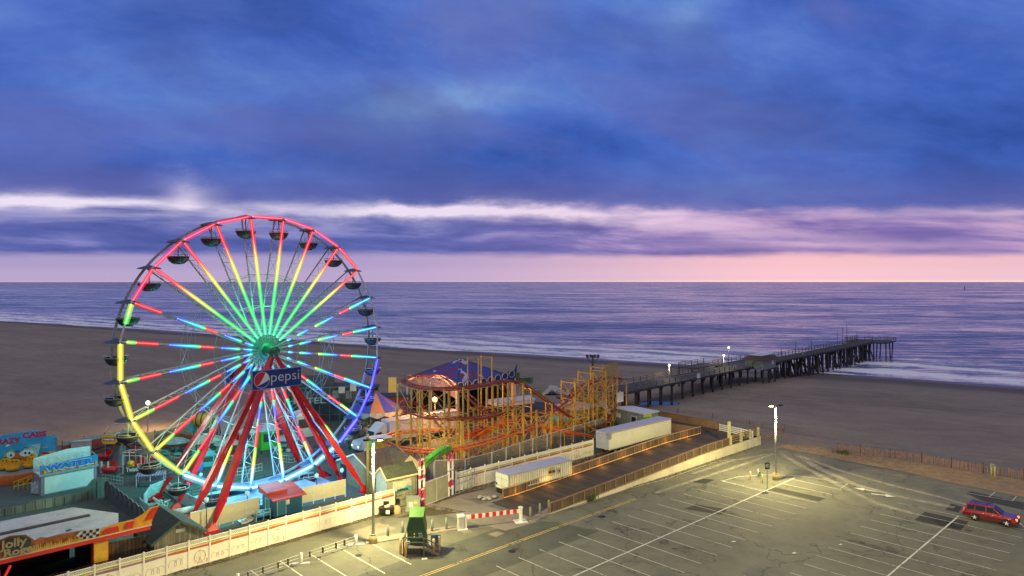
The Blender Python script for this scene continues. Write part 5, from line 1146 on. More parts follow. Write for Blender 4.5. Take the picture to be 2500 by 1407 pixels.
mb = MB(); mb.prism([tuple(A(a,b,0)[:2]) for a, b in ((-1.9,.6),(-.1,.6),(-.1,2.9),(-1.9,2.9))], .35, .5); mb.build('landing', M('landing_blue', (.05,.14,.22), .5), t)
mb = MB()
for p_ in ((-1.9,.6),(-1.0,.6),(-.2,.6)): mb.beam(A(*p_,.0), A(*p_,1.5), .08)
for z in (1.0, 1.5): mb.beam(A(-1.9,.6,z), A(-.2,.6,z), .07)
mb.build('rail', m_bt, t)
mb = MB()
for i in range(5): mb.beam(A(-2.0-i*.3,1.0,.45-i*.08), A(-2.0-i*.3,2.4,.45-i*.08), .3, .04)
for b_2 in (1.0, 2.4):
    mb.beam(A(-1.9,b_2,.4), A(-3.4,b_2,0), .06, .2); mb.beam(A(-1.9,b_2,1.4), A(-3.4,b_2,.95), .05)
    for k_ in (0, .75, 1.5): mb.beam(A(-1.9-k_,b_2,0), A(-1.9-k_,b_2,1.4-k_*.3), .05)
mb.build('steps', m_galv, t)
# cream board panels beside the wheel
m_pan = M('panel_cream', (.60,.56,.38), .55, var=.05); m_pf = M('panel_frame', (.55,.62,.62), .5)
def panel_wall(label, a, b, z0, z1, n_):
    t = thing('board_wall', label, 'wall', a.lerp(b, .5), group='cream board walls around the ferris wheel')
    for i in range(n_):
        q = a.lerp(b, i/n_); r = a.lerp(b, (i+1)/n_); d_ = (r-q).normalized()*.04; mb = MB(); mb.beam(q+d_+UP*(z0+z1)/2, r-d_+UP*(z0+z1)/2, .05, z1-z0); mb.build('panel', m_pan, t)
        mb = MB(); mb.beam(q, q+UP*(z1+.05), .1); mb.build('post', m_pf, t)
    mb = MB(); mb.beam(b, b+UP*(z1+.05), .1); mb.build('post', m_pf, t); mb = MB(); mb.beam(a+UP*z1, b+UP*z1, .12, .08); mb.beam(a+UP*z0, b+UP*z0, .08); mb.build('rail', m_pf, t)
panel_wall('row of cream board panels in front of the wheel, left of the blue booth', G(466, 1306), G(632, 1264), .35, 2.15, 5)
panel_wall('row of cream board panels behind the booth, ending near the right foot of the wheel', G(738, 1236), G(843, 1213), .35, 2.0, 4)
m_vw = M('vinyl_blue_white', (.42,.50,.54), .5)
def vinyl(label, pl, h=1.35):
    t = thing('vinyl_fence', label, 'fence', pl[0])
    for a, b in zip(pl[:-1], pl[1:]):
        n_ = max(1, round((b-a).length/1.8))
        for i in range(n_): 
            q = a.lerp(b, i/n_); r = a.lerp(b, (i+1)/n_); mb = MB(); mb.beam(q, q+UP*(h+.12), .12); mb.build('post', m_vw, t); mb = MB(); mb.beam(q+UP*h/2, r+UP*h/2, .04, h); mb.beam(q+UP*h, r+UP*h, .07, .1); mb.build('panel', m_vw, t)
vinyl('white vinyl fence behind the left feet of the wheel, turning toward the platform', [G(352, 1238), G(368, 1214), G(402, 1200), G(440, 1228), G(480, 1248), G(500, 1262)])
vinyl('short white vinyl fence piece left of the dark roofed shed', [G(342, 1245), G(364, 1262)], 1.2)
mb = MB(); q = G(418, 1262); mb.cyl(q+UP*.35, q+D*2.4+UP*.35, .35, n=14); mb.build('white_tank', M('tank_white', (.5,.5,.6), .4), label='white cylindrical tank lying between the red feet of the wheel', cat='tank')
rnd = random.Random(9); mb = MB()
for i in range(14): q = G(398+rnd.uniform(-12, 14), 1236+rnd.uniform(-6, 10))+UP*.3; mb.beam(q, q+Vector((rnd.uniform(-1,1), rnd.uniform(-1,1), rnd.uniform(-.1,.6))), .08, .2)
mb.build('scrap_pile', m_vw, label='heap of pale boards and wrap inside the white vinyl fence', cat='scrap heap')
# park lamps with glass globes
m_glb = M('globe_glass', (.35,.62,.68), .3, var=0, emit=(.3,.8,.9), es=.35)
def park_lamp(loc, h, label):
    t = thing('globe_lamp', label, 'lamp', loc, group='globe lamps around the ferris wheel'); mb = MB(); mb.cyl((0,0,0), (0,0,h-.45), .05, .045, 8, 0); mb.lathe([(.13,0),(.12,.3),(.06,.5)], n=10); v = mb; v.v = [tuple(Vector(p)+Vector(loc)) for p in v.v]; v.build('post', m_dark, t)
    mb = MB(); mb.lathe([(.06,h-.5),(.19,h-.38),(.24,h-.2),(.2,h-.05),(.05,h)], loc, 10); mb.build('globe', m_glb, t); mb = MB(); mb.lathe([(.03,h),(.02,h+.14)], loc, 6); mb.build('finial', m_glb, t)
for px, py, Y, lab in ((504, 1215, 67.9, 'globe lamp post in front of the cream panels, left of the slanting orange leg'), (604, 1200, 71.5, 'globe lamp post in front of the cream panels, beside the booth steps'), (773, 1157, 78.5, 'globe lamp post in front of the cream panels right of the booth'), (835, 1144, 81.5, 'globe lamp post next to the right hand foot of the wheel'),
        (626, 1120, 97, 'left one of the pair of thin globe lamps seen through the lower spokes'), (638, 1115, 99, 'right one of the pair of thin globe lamps seen through the lower spokes'), (474, 1152, 88, 'globe lamp behind the wheel, just left of its lowest blue tube'), (490, 1155, 86, 'globe lamp behind the wheel, close beside the slanting red leg')):
    tp = P(px, py, Y); park_lamp((tp.x, tp.y, 0), tp.z, lab)
# ---------------------------------------------------------------- street furniture in the lot
m_bol = M('bollard_grey', (.17,.20,.17), .6, var=.12); m_bolw = M('bollard_cream', (.60,.46,.26), .6, var=.12)
def bollard(label, loc, h, r, mt_, group):
    t = thing('bollard', label, 'bollard', loc, group=group); mb = MB(); c = Vector(loc); mb.cyl(c, c+UP*h, r, n=14); mb.build('post', mt_, t); mb = MB(); mb.sphere(c+UP*h, r, 12, sz=.7, bot=PI/2); mb.build('cap', mt_, t)
for px, py, lab in ((947, 1311, 'grey steel bollard on the concrete strip between the lamp post and the green booth'), (983, 1303, 'grey steel bollard half hidden behind the left side of the green booth'), (1055, 1299, 'grey steel bollard just right of the green booth'), (1090, 1294, 'grey steel bollard next to the left cabinet of the striped barrier'),
                    (1295, 1266, 'grey steel bollard nearest the white end post of the striped barrier'), (1318, 1257, 'middle grey steel bollard of the three before the ramp'), (1340, 1248, 'grey steel bollard nearest the ramp fence, last of three')):
    bollard(lab, G(px, py), 1.15, .125, m_bol, 'grey bollards by the vehicle barrier')
for px, py, lab in ((1832, 1172, 'cream bollard left of the lamp post, farthest left of three'), (1851, 1166, 'cream bollard left of the lamp post, farthest back of three with a green tag'), (1861, 1179, 'cream bollard left of the lamp post, nearest of three, beside the parking sign')):
    bollard(lab, G(px, py), 1.05, .085, m_bolw, 'cream bollards round the pole island')
mb = MB(); q = G(1855, 1168)+UP*.7; mb.box(q, (.16,.1,.3)); mb.box(q-UP*.35, (.3,.25,.25)); mb.build('green_valve', M('tag_green', (.05,.25,.10), .5), label='small green valve box fixed by the back cream bollard', cat='valve')
# parking sign
q = G(1873, 1194); t = thing('parking_sign', 'dark square sign with a white letter P on a thin post', 'sign', q); mb = MB(); mb.cyl(q, q+UP*3.35, .035, n=6); mb.build('post', m_dark, t)
mb = MB(); c = q+Vector((-.28,-.06,2.4)); mb.slab(c, Vector((1,0,0)), UP, [(0,0),(.56,0),(.56,.78),(0,.78)], .03); pl2 = mb.build('plate', M('plate_black', (.01,.015,.03), .4), t)
mb = MB(); pts = [c+Vector((.28+.2*math.cos(2*PI*k/16), -.02, .42+.2*math.sin(2*PI*k/16))) for k in range(17)]; mb.tube(pts, .02, 4); text(mb, 'P', c+Vector((.19,0,.28)), Vector((1,0,0)), UP, .38, bold=.006); mb.build('lettering', white, pl2)
# barrier
b0 = G(1131, 1291); b1 = G(1271, 1274); bu = (b1-b0).normalized(); bn = Vector((bu.y, -bu.x, 0)); bang = math.atan2(bu.y, bu.x)
t = thing('vehicle_barrier', 'red and white striped barrier arm closed across the ramp entrance', 'barrier', b0)
mb = MB(); mb.box(b0-bu*.25+UP*.68, (.62,.62,1.2), bang); cb = mb.build('cabinet', M('cabinet_grey', (.42,.42,.40), .5), t)
mb = MB(); mb.box(b0-bu*.25+UP*1.34, (.7,.7,.14), bang); mb.box(b0+bu*.22+UP*.6, (.18,.5,1.2), bang); mb.box(b0-bu*.15+UP*.04, (1.0,1.0,.08), bang); mb.build('cover', white, t)
mb = MB(); mb.box(b1+UP*.78, (.26,.4,1.55), bang); mb.box(b1+UP*1.5, (.42,.3,.10), bang); mb.box(b1+UP*.04, (1.3,1.1,.08), bang); mb.build('end_post', white, t)
s0 = b0+bu*.3+UP*1.12; s1 = b1-bu*.17+UP*1.12; mb = MB(); mb.beam(s0, s1, .12, .42); arm = mb.build('arm', white, t)
for i in range(7):
    x0 = .09+i*.132; mb = MB(); mb.beam(s0.lerp(s1, x0), s0.lerp(s1, x0+.070), .126, .426); mb.build('stripe', M('stripe_red', (.60,.02,.02), .4, var=.08), arm)
# green booth on a stand with steps
bc = G(1017, 1352); t = thing('lookout_booth', 'dark green boxy attendant booth on a stand with grey steps, wooden posts round it', 'booth', bc)
c = bc+Vector((-.1, 1.1, 0)); ga = R_(5)
m_gd = M('booth_green', (.008,.05,.02), .5, var=.3); m_gt = M('booth_green_top', (.03,.13,.018), .5, var=.3); m_gray = M('stair_grey', (.07,.07,.07), .6)
mb = MB(); mb.box(c+UP*1.55, (1.75,1.5,.95), ga); mb.box(c+Vector((.15,0,.6)), (1.6,1.3,1.0), ga); mb.build('lower_box', m_gd, t)
mb = MB(); bx0 = [Vector((x*.85, y*.75, 2.02)) for x, y in ((-1,-1),(1,-1),(1,1),(-1,1))]; bx1 = [Vector((x*.62, y*.55, 3.2)) for x, y in ((-1,-1),(1,-1),(1,1),(-1,1))]; mb.add([c+v for v in bx0+bx1], [(0,1,5,4),(1,2,6,5),(2,3,7,6),(3,0,4,7),(4,5,6,7)]); mb.build('cabin', M('booth_green_dark', (.006,.035,.015), .4), t)
mb = MB(); mb.add([c+Vector(v) for v in ((-.68,-.62,3.2),(.66,-.62,3.2),(.66,.6,3.75),(-.68,.6,3.75),(-.68,-.62,3.08),(.66,-.62,3.08),(.66,.6,3.4),(-.68,.6,3.4))], [(0,1,2,3),(0,4,5,1),(1,5,6,2),(3,7,4,0),(2,6,7,3),(7,6,5,4)]); mb.build('roof', m_gt, t)
for sx_ in (-1, 1): mb = MB(); mb.beam(c+Vector((.87*sx_,-.77,2.0)), c+Vector((.6*sx_,-.6,3.2)), .09); mb.build('edge', m_gt, t)
mb = MB(); text(mb, 'NO', c+Vector((.25,-.78,2.0-.35)), Vector((1,0,0)), UP, .2); text(mb, 'EXIT', c+Vector((.25,-.78,1.42)), Vector((1,0,0)), UP, .2); mb.slab(c+Vector((-.35,-.77,1.62)), Vector((1,0,0)), UP, [(0,0),(.25,0),(.25,.12),(0,.12)], .01); mb.slab(c+Vector((-.35,-.77,1.4)), Vector((1,0,0)), UP, [(0,0),(.25,0),(.25,.1),(0,.1)], .01); mb.build('lettering', white, t)
mb = MB(); pz = .72; mb.box(c+Vector((-.1,-1.2,pz)), (1.9,1.1,.08)); 
for x in (-1.0, .8):
    for y in (-1.7, -.7): mb.beam(c+Vector((x,y,0)), c+Vector((x,y,1.75)), .08)
for z in (1.25, 1.7): mb.beam(c+Vector((-1,-1.7,z)), c+Vector((.8,-1.7,z)), .07); mb.beam(c+Vector((-1,-1.7,z)), c+Vector((-1,-.7,z)), .07); mb.beam(c+Vector((.8,-1.7,z)), c+Vector((2.3,-1.7,z-.75)), .07)
for i in range(6): mb.box(c+Vector((.95+i*.26,-1.3,pz-.04-i*.12)), (.27,.8,.05))
for i in range(5): mb.beam(c+Vector((.9+i*.33,-1.7,0)), c+Vector((.9+i*.33,-1.7,1.6-i*.17)), .05)
mb.beam(c+Vector((.8,-1.7,pz)), c+Vector((2.3,-1.7,.05)), .07, .2); mb.build('steps', m_gray, t)
mb = MB(); mb.box(c+Vector((-.1,-.9,.3)), (1.3,.8,.6)); mb.build('base_box', m_dark, t)
mb = MB(); 
for i in range(4): mb.cyl(c+Vector((-.55+i*.28,-1.35,.3)), c+Vector((-.55+i*.28,-1.35,.55)), .05, n=6)
mb.build('crate', m_gray, t)
for px, py, lab in ((978, 1353, 'wooden guard post at the left back corner of the green booth'), (990, 1359, 'wooden guard post at the left front corner of the green booth'), (1059, 1353, 'wooden guard post at the front end of the booth steps'), (1072, 1346, 'wooden guard post behind the end of the booth steps')):
    q = G(px, py); t2 = thing('guard_post', lab, 'post', q, group='wooden guard posts round the green booth'); mb = MB(); mb.cyl(q, q+UP*1.3, .12, n=12); mb.build('post', M('post_wood', (.42,.24,.10), .8, var=.2), t2); mb = MB(); mb.lathe([(.12,1.3),(.1,1.38),(.01,1.42)], q, 12); mb.build('cap', m_cream, t2)
mb = MB(); q = G(1064, 1338)+UP*.7; mb.box(q, (.9,.06,1.0), .1); mb.build('blue_board', M('board_blue', (.03,.10,.25), .5), label='blue board standing at the far side of the booth steps', cat='board')
# utility cabinet, bin, boulder, sacks
q = G(1006, 1250); t = thing('utility_cabinet', 'squat grey-green electrical cabinet with stickers in front of the mural shed', 'cabinet', q); m_uc = M('cabinet_green_grey', (.27,.31,.25), .55, var=.1)
c = q+Vector((0,.9,0)); mb = MB(); mb.box(c+UP*.62, (1.45,1.3,1.2), .15); mb.build('body', m_uc, t); mb = MB(); mb.box(c+UP*1.26, (1.55,1.4,.08), .15); mb.box(c+UP*.03, (1.7,1.5,.06), .15); mb.build('lid', m_uc, t)
mb = MB(); mb.box(c+Vector((-.15,-.68,.72)), (.42,.04,.5), .15); mb.build('label_white', white, t); mb = MB(); mb.box(c+Vector((.35,-.6,.9)), (.3,.04,.28), .15); mb.build('label_yellow', m_y, t)
q = G(941, 1262); t = thing('trash_cart', 'black wheeled rubbish cart with its lid standing open beside the white fence', 'bin', q); m_blk = M('black_plastic', (.015,.015,.014), .5, var=.3); c = q+Vector((0,.5,0))
mb = MB(); b0_ = [(-.5,-.4,.12),(.5,-.4,.12),(.5,.4,.12),(-.5,.4,.12)]; b1_ = [(-.72,-.52,.85),(.72,-.52,.85),(.72,.52,.85),(-.72,.52,.85)]; mb.add([c+Vector(v) for v in b0_+b1_], [(3,2,1,0),(0,1,5,4),(1,2,6,5),(2,3,7,6),(3,0,4,7)]); mb.box(c+UP*.86, (1.55,1.15,.06)); mb.build('body', m_blk, t)
mb = MB(); mb.box(c+Vector((-.1,.45,1.1)), (.6,.06,.5)); mb.build('lid', m_blk, t); mb = MB(); mb.box(c+Vector((.25,-.50,.5)), (.4,.03,.42)); mb.build('sticker', white, t)
for x in (-.4, .4): wheel_at(t, c+Vector((x,-.3,.12)), Vector((1,0,0)), .12, .08)
mb = MB(); mb.box(c+Vector((.05,0,.95)), (.5,.35,.14), .5); mb.box(c+Vector((.15,.1,1.02)), (.25,.3,.1), -.4); mb.build('paper_litter', white, label='scrunched white paper lying on top of the rubbish cart', cat='litter')
q = G(968, 1252); mb = MB(); mb.lathe([(.5,0),(.52,.2),(.46,.5),(.3,.72),(.01,.8)], q, 16); mb.build('boulder', M('boulder_cream', (.50,.36,.18), .8, var=.15), label='smooth rounded cream boulder between the rubbish cart and the cabinet', cat='boulder')
q = G(1188, 1219); rnd = random.Random(2); mb = MB()
for i in range(12): mb.sphere(q+Vector((rnd.uniform(-.9,.9), rnd.uniform(-.5,.5), .12+.1*(i%2))), rnd.uniform(.2,.34), 8, sz=.45)
mb.build('sandbags', M('bag_grey', (.36,.36,.32), .9), label='low heap of grey sacks on the ground before the container', cat='sacks')
# cable barrier lower left
t = thing('cable_barrier', 'white posts strung with thin rails and small brown signs at the left of the lot', 'barrier', G(735, 1378))
cps = [G(869, 1332)+UP*0, G(735, 1378), G(582, 1420)-Vector((0,0,0)), G(735, 1378)+(G(735, 1378)-G(869, 1332))*2, G(735, 1378)+(G(735, 1378)-G(869, 1332))*3]
cps[2] = cps[1]+(cps[1]-cps[0])
for c in cps:
    mb = MB(); mb.cyl(c, c+UP*1.0, .13, n=12); po = mb.build('post', white, t); mb = MB(); mb.box(c+UP*.06, (1.5,.4,.12), R_(10)); mb.build('base', M('barrier_base', (.5,.5,.48), .7), po)
mb = MB()
for a, b in zip(cps[:-1], cps[1:]):
    for z in (.35, .62, .9): mb.tube([a+UP*z, b+UP*z], .018, 5)
mb.build('rails', m_galv, t)
for a, b in zip(cps[:-1], cps[1:]):
    for k in (.22, .38, .62, .85):
        q = a.lerp(b, k)+UP*.62; mb = MB(); mb.beam(q-UP*.26, q+UP*.26, .30, .03); mb.build('plate', M('plate_brown', (.09,.05,.04), .6), t)
rnd = random.Random(21); m_lit = M('litter_pale', (.55,.55,.5), .8)
for i in range(9):
    q = G(rnd.uniform(1150, 2350), rnd.uniform(1250, 1395)); mb = MB(); mb.box(q+UP*.07, (rnd.uniform(.12,.3), rnd.uniform(.1,.2), .09), rnd.uniform(0, 3))
mb = MB()
for (px, py, r) in ((1470, 1262, .38), (1250, 1347, .35), (1985, 1330, .38), (875, 1357, .32)):
    q = G(px, py)+UP*.03; mb.add([q+Vector((r*math.cos(k*.4488), r*math.sin(k*.4488), 0)) for k in range(14)], [tuple(range(14))])
mb.build('manhole_covers', M('iron_cover', (.03,.028,.025), .6, .4), kind='structure')
for px, py, w, lab in ((1030, 1368, .5, 'scrap of white paper on the asphalt below the green booth'), (1935, 1353, .4, 'pale scrap of litter on the open asphalt between the two parking blocks'), (2050, 1332, .3, 'tiny pale scrap of litter near the tip of a right block parking line'), (1787, 1325, .4, 'flattened white paper on the asphalt between the parking blocks')):
    q = G(px, py)+UP*.035; mb = MB(); mb.add([q+Vector((0,0,0)), q+Vector((w,.05,.03)), q+Vector((w*.8,w*.5,.08)), q+Vector((-.05,w*.4,.02)), q+Vector((w*.4,w*.2,.10))], [(0,1,4),(1,2,4),(2,3,4),(3,0,4)]); mb.build('litter', m_lit, label=lab, cat='litter')
# ---------------------------------------------------------------- cars
def suv(name, label, c, ang, paint, lit=True):
    t = thing(name, label, 'car', c, ang); u = Vector((math.cos(ang), math.sin(ang), 0)); l = Vector((-u.y, u.x, 0)); Wd = .90
    A = lambda x, y, z: c+u*x+l*y+UP*z
    m_pt = M(name+'_paint', paint, .22, .3, var=.05, coat=.8); m_gl = M('car_glass', (.015,.02,.035), .05, var=0)
    lower = [(-2.30,.45),(-2.32,.75),(-2.25,1.0),(-1.2,1.05),(.75,1.04),(1.9,.98),(2.2,.86),(2.30,.6),(2.25,.42),(1.86,.40)]+[(1.42+.43*math.cos(a), .36+.43*math.sin(a)) for a in [PI*k/8 for k in range(1, 8)]]+[(.97,.34),(-.88,.34)]+[(-1.32+.43*math.cos(a), .36+.43*math.sin(a)) for a in [PI*k/8 for k in range(1, 8)]]+[(-1.76,.40)]
    n_ = len(lower); mb = MB(); vs = [A(x, -Wd+.06*(z > .9), z) for x, z in lower]+[A(x, Wd-.06*(z > .9), z) for x, z in lower]; mb.add(vs, [tuple(range(n_)), tuple(range(n_, 2*n_))[::-1]]+[(i, (i+1)%n_, n_+(i+1)%n_, n_+i) for i in range(n_)])
    body = mb.build('body', m_pt, t)
    up = [(-2.22,1.0),(-2.02,1.66),(-1.8,1.72),(.0,1.73),(.25,1.68),(1.05,1.03)]; m_ = len(up); yv = [.82,.68,.66,.66,.66,.80]; mb = MB()
    vs = [A(x, -yv[i], z) for i, (x, z) in enumerate(up)]+[A(x, yv[i], z) for i, (x, z) in enumerate(up)]; mb.add(vs, [tuple(range(m_)), tuple(range(m_, 2*m_))[::-1]]+[(i, (i+1)%m_, m_+(i+1)%m_, m_+i) for i in range(m_)]); mb.build('cabin', m_pt, t)
    for sg in (-1, 1):
        for w in ([(-2.05,1.1),(-1.92,1.56),(-1.35,1.6),(-1.35,1.1)], [(-1.27,1.1),(-1.27,1.6),(-.40,1.62),(-.40,1.1)], [(-.32,1.1),(-.32,1.62),(.18,1.58),(.80,1.1)]):
            mb = MB(); vs = [A(x, sg*(.835-(z-1.0)*.21+.004), z) for x, z in w]; mb.add(vs, [tuple(range(4))]); mb.build('window', m_gl, t)
    mb = MB(); mb.add([A(.32,-.60,1.64), A(.32,.60,1.64), A(1.0,.72,1.09), A(1.0,-.72,1.09)], [(0,1,2,3)]); mb.v = [tuple(Vector(v)+u*.02+UP*.02) for v in mb.v]; mb.build('windscreen', m_gl, t)
    mb = MB(); mb.add([A(-2.24,-.66,1.1), A(-2.24,.66,1.1), A(-2.07,.58,1.58), A(-2.07,-.58,1.58)], [(0,1,2,3)]); mb.v = [tuple(Vector(v)-u*.02) for v in mb.v]; mb.build('rear_window', m_gl, t)
    mb = MB(); 
    for sg in (-1, 1): mb.tube([A(-1.8, sg*.6, 1.78), A(.1, sg*.6, 1.78)], .022, 5)
    for x in (-1.4, -.3): mb.tube([A(x, -.6, 1.78), A(x, .6, 1.78)], .018, 5)
    mb.build('roof_rack', m_dark, t)
    mb = MB(); mb.box(A(2.27,0,.5), (.16,1.72,.26), ang); mb.box(A(-2.31,0,.52), (.14,1.72,.26), ang)
    for sg in (-1, 1): mb.beam(A(-.85, sg*.9, .5), A(.95, sg*.9, .5), .03, .16)
    mb.build('bumpers', M('car_plastic', (.03,.02,.02), .6), t)
    for sg in (-1, 1):
        mb = MB(); mb.box(A(2.2, sg*.66, .82), (.16,.34,.16), ang); mb.build('headlight', M('car_headlight', (.8,.3,.2), .2, var=0, emit=(1,.22,.10), es=2.2), t)
        mb = MB(); mb.box(A(-2.28, sg*.74, .92), (.1,.2,.34), ang); mb.build('tail_light', M('car_taillight', (.6,.02,.02), .2, var=0, emit=(1,.03,.02), es=1.6), t)
        mb = MB(); mb.box(A(.75, sg*.95, 1.1), (.14,.18,.13), ang); mb.build('mirror', m_pt, t)
        for x in (-.55, .25): mb = MB(); mb.box(A(x, sg*.912, .93), (.16,.02,.035), ang); mb.build('door_handle', m_galv, t)
        mb = MB(); 
        for x in (-1.31, -.36, .85): mb.beam(A(x, sg*.903, .42), A(x, sg*.87, 1.02), .012)
        mb.build('door_gap', m_dark, t)
    for x in (-1.32, 1.42):
        for sg in (-1, 1):
            cc = A(x, sg*.80, .36); mb = MB(); mb.cyl(cc-l*.11, cc+l*.11, .36, n=20); wh = mb.build('wheel', m_tyre, t); mb = MB(); mb.cyl(cc+l*sg*.10, cc+l*sg*.125, .13, n=10)
            for k in range(5): a = 2*PI*k/5+.3; d_ = u*math.cos(a)+UP*math.sin(a); mb.beam(cc+l*sg*.115, cc+l*sg*.115+d_*.25, .07, .03)
            mb.build('rim', m_galv, wh)
    return t
suv('red_car', 'dark red sport utility car with lit lamps standing across the parking lines', Vector((49.9, 71.0, .026)), R_(-43.5), (.22,.005,.014))
suv('white_car', 'white car at the bottom edge of the photo, only its roof in view', Vector((19.3, 52.2, .026)), R_(-46), (.62,.62,.60))

# ---------------------------------------------------------------- left: flat roofed ride building with its long sign
bo = Vector((-31.4, 58.6, 0)); bu_ = U2(44.5); bnn = U2(134.5); A = lambda a, b, z: bo+bu_*a+bnn*b+UP*z
t = thing('flat_roof_building', 'dark open-sided ride hall with a pale stained flat roof and a long flame sign', 'building', A(-8, 6, 0))
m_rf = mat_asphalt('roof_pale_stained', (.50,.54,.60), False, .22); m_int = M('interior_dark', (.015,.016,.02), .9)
roofp = [(-26,-.1),(-2.2,-.1),(-1.0,4.5),(-3.5,9.2),(-26,9.8)]
mb = MB(); mb.prism([tuple(A(a,b,0)[:2]) for a, b in roofp], 3.9, 4.25, 0); mb.build('roof', m_rf, t)
mb = MB(); mb.beam(A(-2.7,.9,1.5), A(.5,.75,1.5), .12, 3.0); mb.beam(A(-2.7,.9,1.5), A(-2.7,8,1.5), .12, 3.0); mb.build('timber_wall', mat_boards('dark_timber', (.09,.065,.045), 44.5, .3, gap=.5), t)
mb = MB(); mb.beam(A(-26,5.2,4.30), A(-3.0,5.6,4.30), .5, .10); mb.build('roof_seam', M('roof_seam', (.06,.05,.06), .8), t)
mb = MB(); mb.box(A(-9,3,4.3), (.9,.5,.12), .6); mb.box(A(-5.2,2.6,4.3), (.3,.3,.1)); mb.box(A(-14,4,4.3), (.3,.3,.2)); mb.build('roof_patches', M('roof_patch', (.12,.15,.17), .8), t)
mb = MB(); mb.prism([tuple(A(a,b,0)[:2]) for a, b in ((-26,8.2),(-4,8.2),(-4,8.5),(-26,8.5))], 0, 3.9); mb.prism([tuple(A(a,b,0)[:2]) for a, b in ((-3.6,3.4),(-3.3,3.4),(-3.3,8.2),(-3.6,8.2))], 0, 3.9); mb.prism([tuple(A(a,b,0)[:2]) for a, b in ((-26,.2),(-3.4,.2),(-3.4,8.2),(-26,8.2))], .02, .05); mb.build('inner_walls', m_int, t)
for x in (-3.4, -13.5, -21):
    mb = MB(); mb.prism([tuple(A(a,b,0)[:2]) for a, b in ((x-.55,.2),(x+.55,.2),(x+.55,1.0),(x-.55,1.0))], 0, 3.9); p_ = mb.build('pillar', M('pillar_flame', (.70,.10,.02), .5, var=.2), t)
    mb = MB(); mb.slab(A(x-.5,.17,1.3), bu_, UP, [(0,.5),(.2,.2),(.5,.6),(.8,.1),(1,.4),(1,2.2),(0,2.2)], .02); mb.build('painting', M('pillar_yellow', (.70,.42,.04), .5, var=.2), p_)
sg = A(0,-.2,0)
mb = MB(); mb.slab(A(-26,-.35,3.75), bu_, UP, [(0,0),(26.2,0),(26.2,.32),(0,.32)], .25, 0); mb.slab(A(-26,-.37,4.07), bu_, UP, [(0,0),(26.3,0),(26.3,.1),(0,.1)], .3, 1); mb.build('fascia', [M('fascia_red', (.65,.03,.02), .45, var=.1), m_cream], t)
z0 = 4.18; S = lambda prof, mt_, th=.08, dy=0.0, nm='sign_panel': (lambda mb: (mb.slab(A(0,-.30+dy,z0), bu_, UP, [(x, z*.5) for x, z in prof], th), mb.build(nm, mt_, t))[1])(MB())
S([(-16,0),(-3.8,0),(-3.9,1.3),(-5.4,1.6),(-6.4,1.7),(-7.2,1.6),(-7.7,1.9),(-8.0,1.6),(-8.6,2.8),(-9.6,3.1),(-10.6,2.6),(-12,1.3),(-16,1.3)], M('sign_brown_flame', (.30,.10,.03), .5, var=.7, scale=.8))
S([(-4.9,.02),(-3.7,.02),(-3.6,1.3),(-4.2,1.5),(-5.0,1.45),(-5.3,.9)], M('sign_check_white', (.62,.62,.58), .5), .03, -.08, 'flag')
mb = MB()
for i in range(6):
    for j in range(3):
        if (i+j) % 2: x = -5.05+i*.23; mb.slab(A(0,-.42,z0), bu_, UP, [(x,.03+j*.22+.03*math.sin(i)),(x+.22,.03+j*.22+.03*math.sin(i+1)),(x+.22,.24+j*.22+.03*math.sin(i+1)),(x,.24+j*.22+.03*math.sin(i))], .02)
mb.build('flag_checks', m_dark, t)
S([(-3.7,.02),(0.3,.02),(.4,.9),(.9,2.9),(.2,2.8),(-.5,1.9),(-1.1,1.45),(-2.2,1.4),(-3.3,1.2),(-3.8,.6)], M('sign_orange_yellow', (.72,.30,.02), .45, var=.25), .1, -.02)
S([(-3.5,.1),(-2.2,.1),(-2.3,1.0),(-3.1,1.0),(-3.4,.6)], M('sign_red', (.66,.03,.02), .45, var=.15), .03, -.1, 'flame')
S([(-.2,.85),(.35,.9),(.86,2.8),(.45,2.7),(.1,1.8)], M('sign_red', (.66,.03,.02), .45), .03, -.1, 'flame')
S([(-1.8,.15),(-1.2,.15),(-1.05,1.25),(-1.6,1.2)], M('sign_red', (.66,.03,.02), .45), .03, -.1, 'flame')
mb = MB(); rnd = random.Random(5)
for i in range(26): x = -8.4+i*.135; h = rnd.uniform(.25, .62); mb.slab(A(0,-.43,z0), bu_, UP, [(x,.02),(x+.13,.02),(x+.09,h*.6),(x+.04,h)], .02)
mb.build('flames', M('flame_yellow', (.72,.42,.06), .5, var=.3), t)
mb = MB(); mb.slab(A(0,-.45,z0), bu_, UP, [(-9.2+.95*math.cos(a*.35), .80+.62*math.sin(a*.35)) for a in range(18)], .03); mb.build('round_sign', M('sign_dark_green', (.04,.07,.05), .5), t)
mb = MB(); text(mb, 'Jolly', A(-10.25,-.49,z0+.75), bu_, UP, .85, width=1.7, bold=.03); text(mb, 'Roger', A(-10.0,-.49,z0+.12), bu_, UP, .75, width=2.2, bold=.03); mb.build('lettering', M('letter_tan', (.42,.34,.18), .5), t)
mb = MB()
for i, (x, col) in enumerate(((-6.2, (.6,.22,.02)), (-8.2, (.05,.18,.22)), (-4.9, (.03,.15,.3)))):
    q = A(x, 2.2, 0); cc = thing('kart', ['orange and yellow bumper kart in the dark hall', 'teal bumper kart in the dark hall, farthest left', 'dark blue bumper kart in the dark hall, nearest the flame pillar'][i], 'kart', q, R_(20*i))
    mb = MB(); mb.lathe([(.2,.1),(.8,.12),(.85,.35),(.7,.6),(.3,.62),(.25,.4),(.02,.4)], q, 14, sx=1.15, sy=.85); mb.build('body', M('kart_%d' % i, col, .35, var=.4), cc)
    mb = MB(); mb.box(q+Vector((-.35,.1,.75)), (.2,.6,.5), .4); mb.build('seat', m_blk, cc)
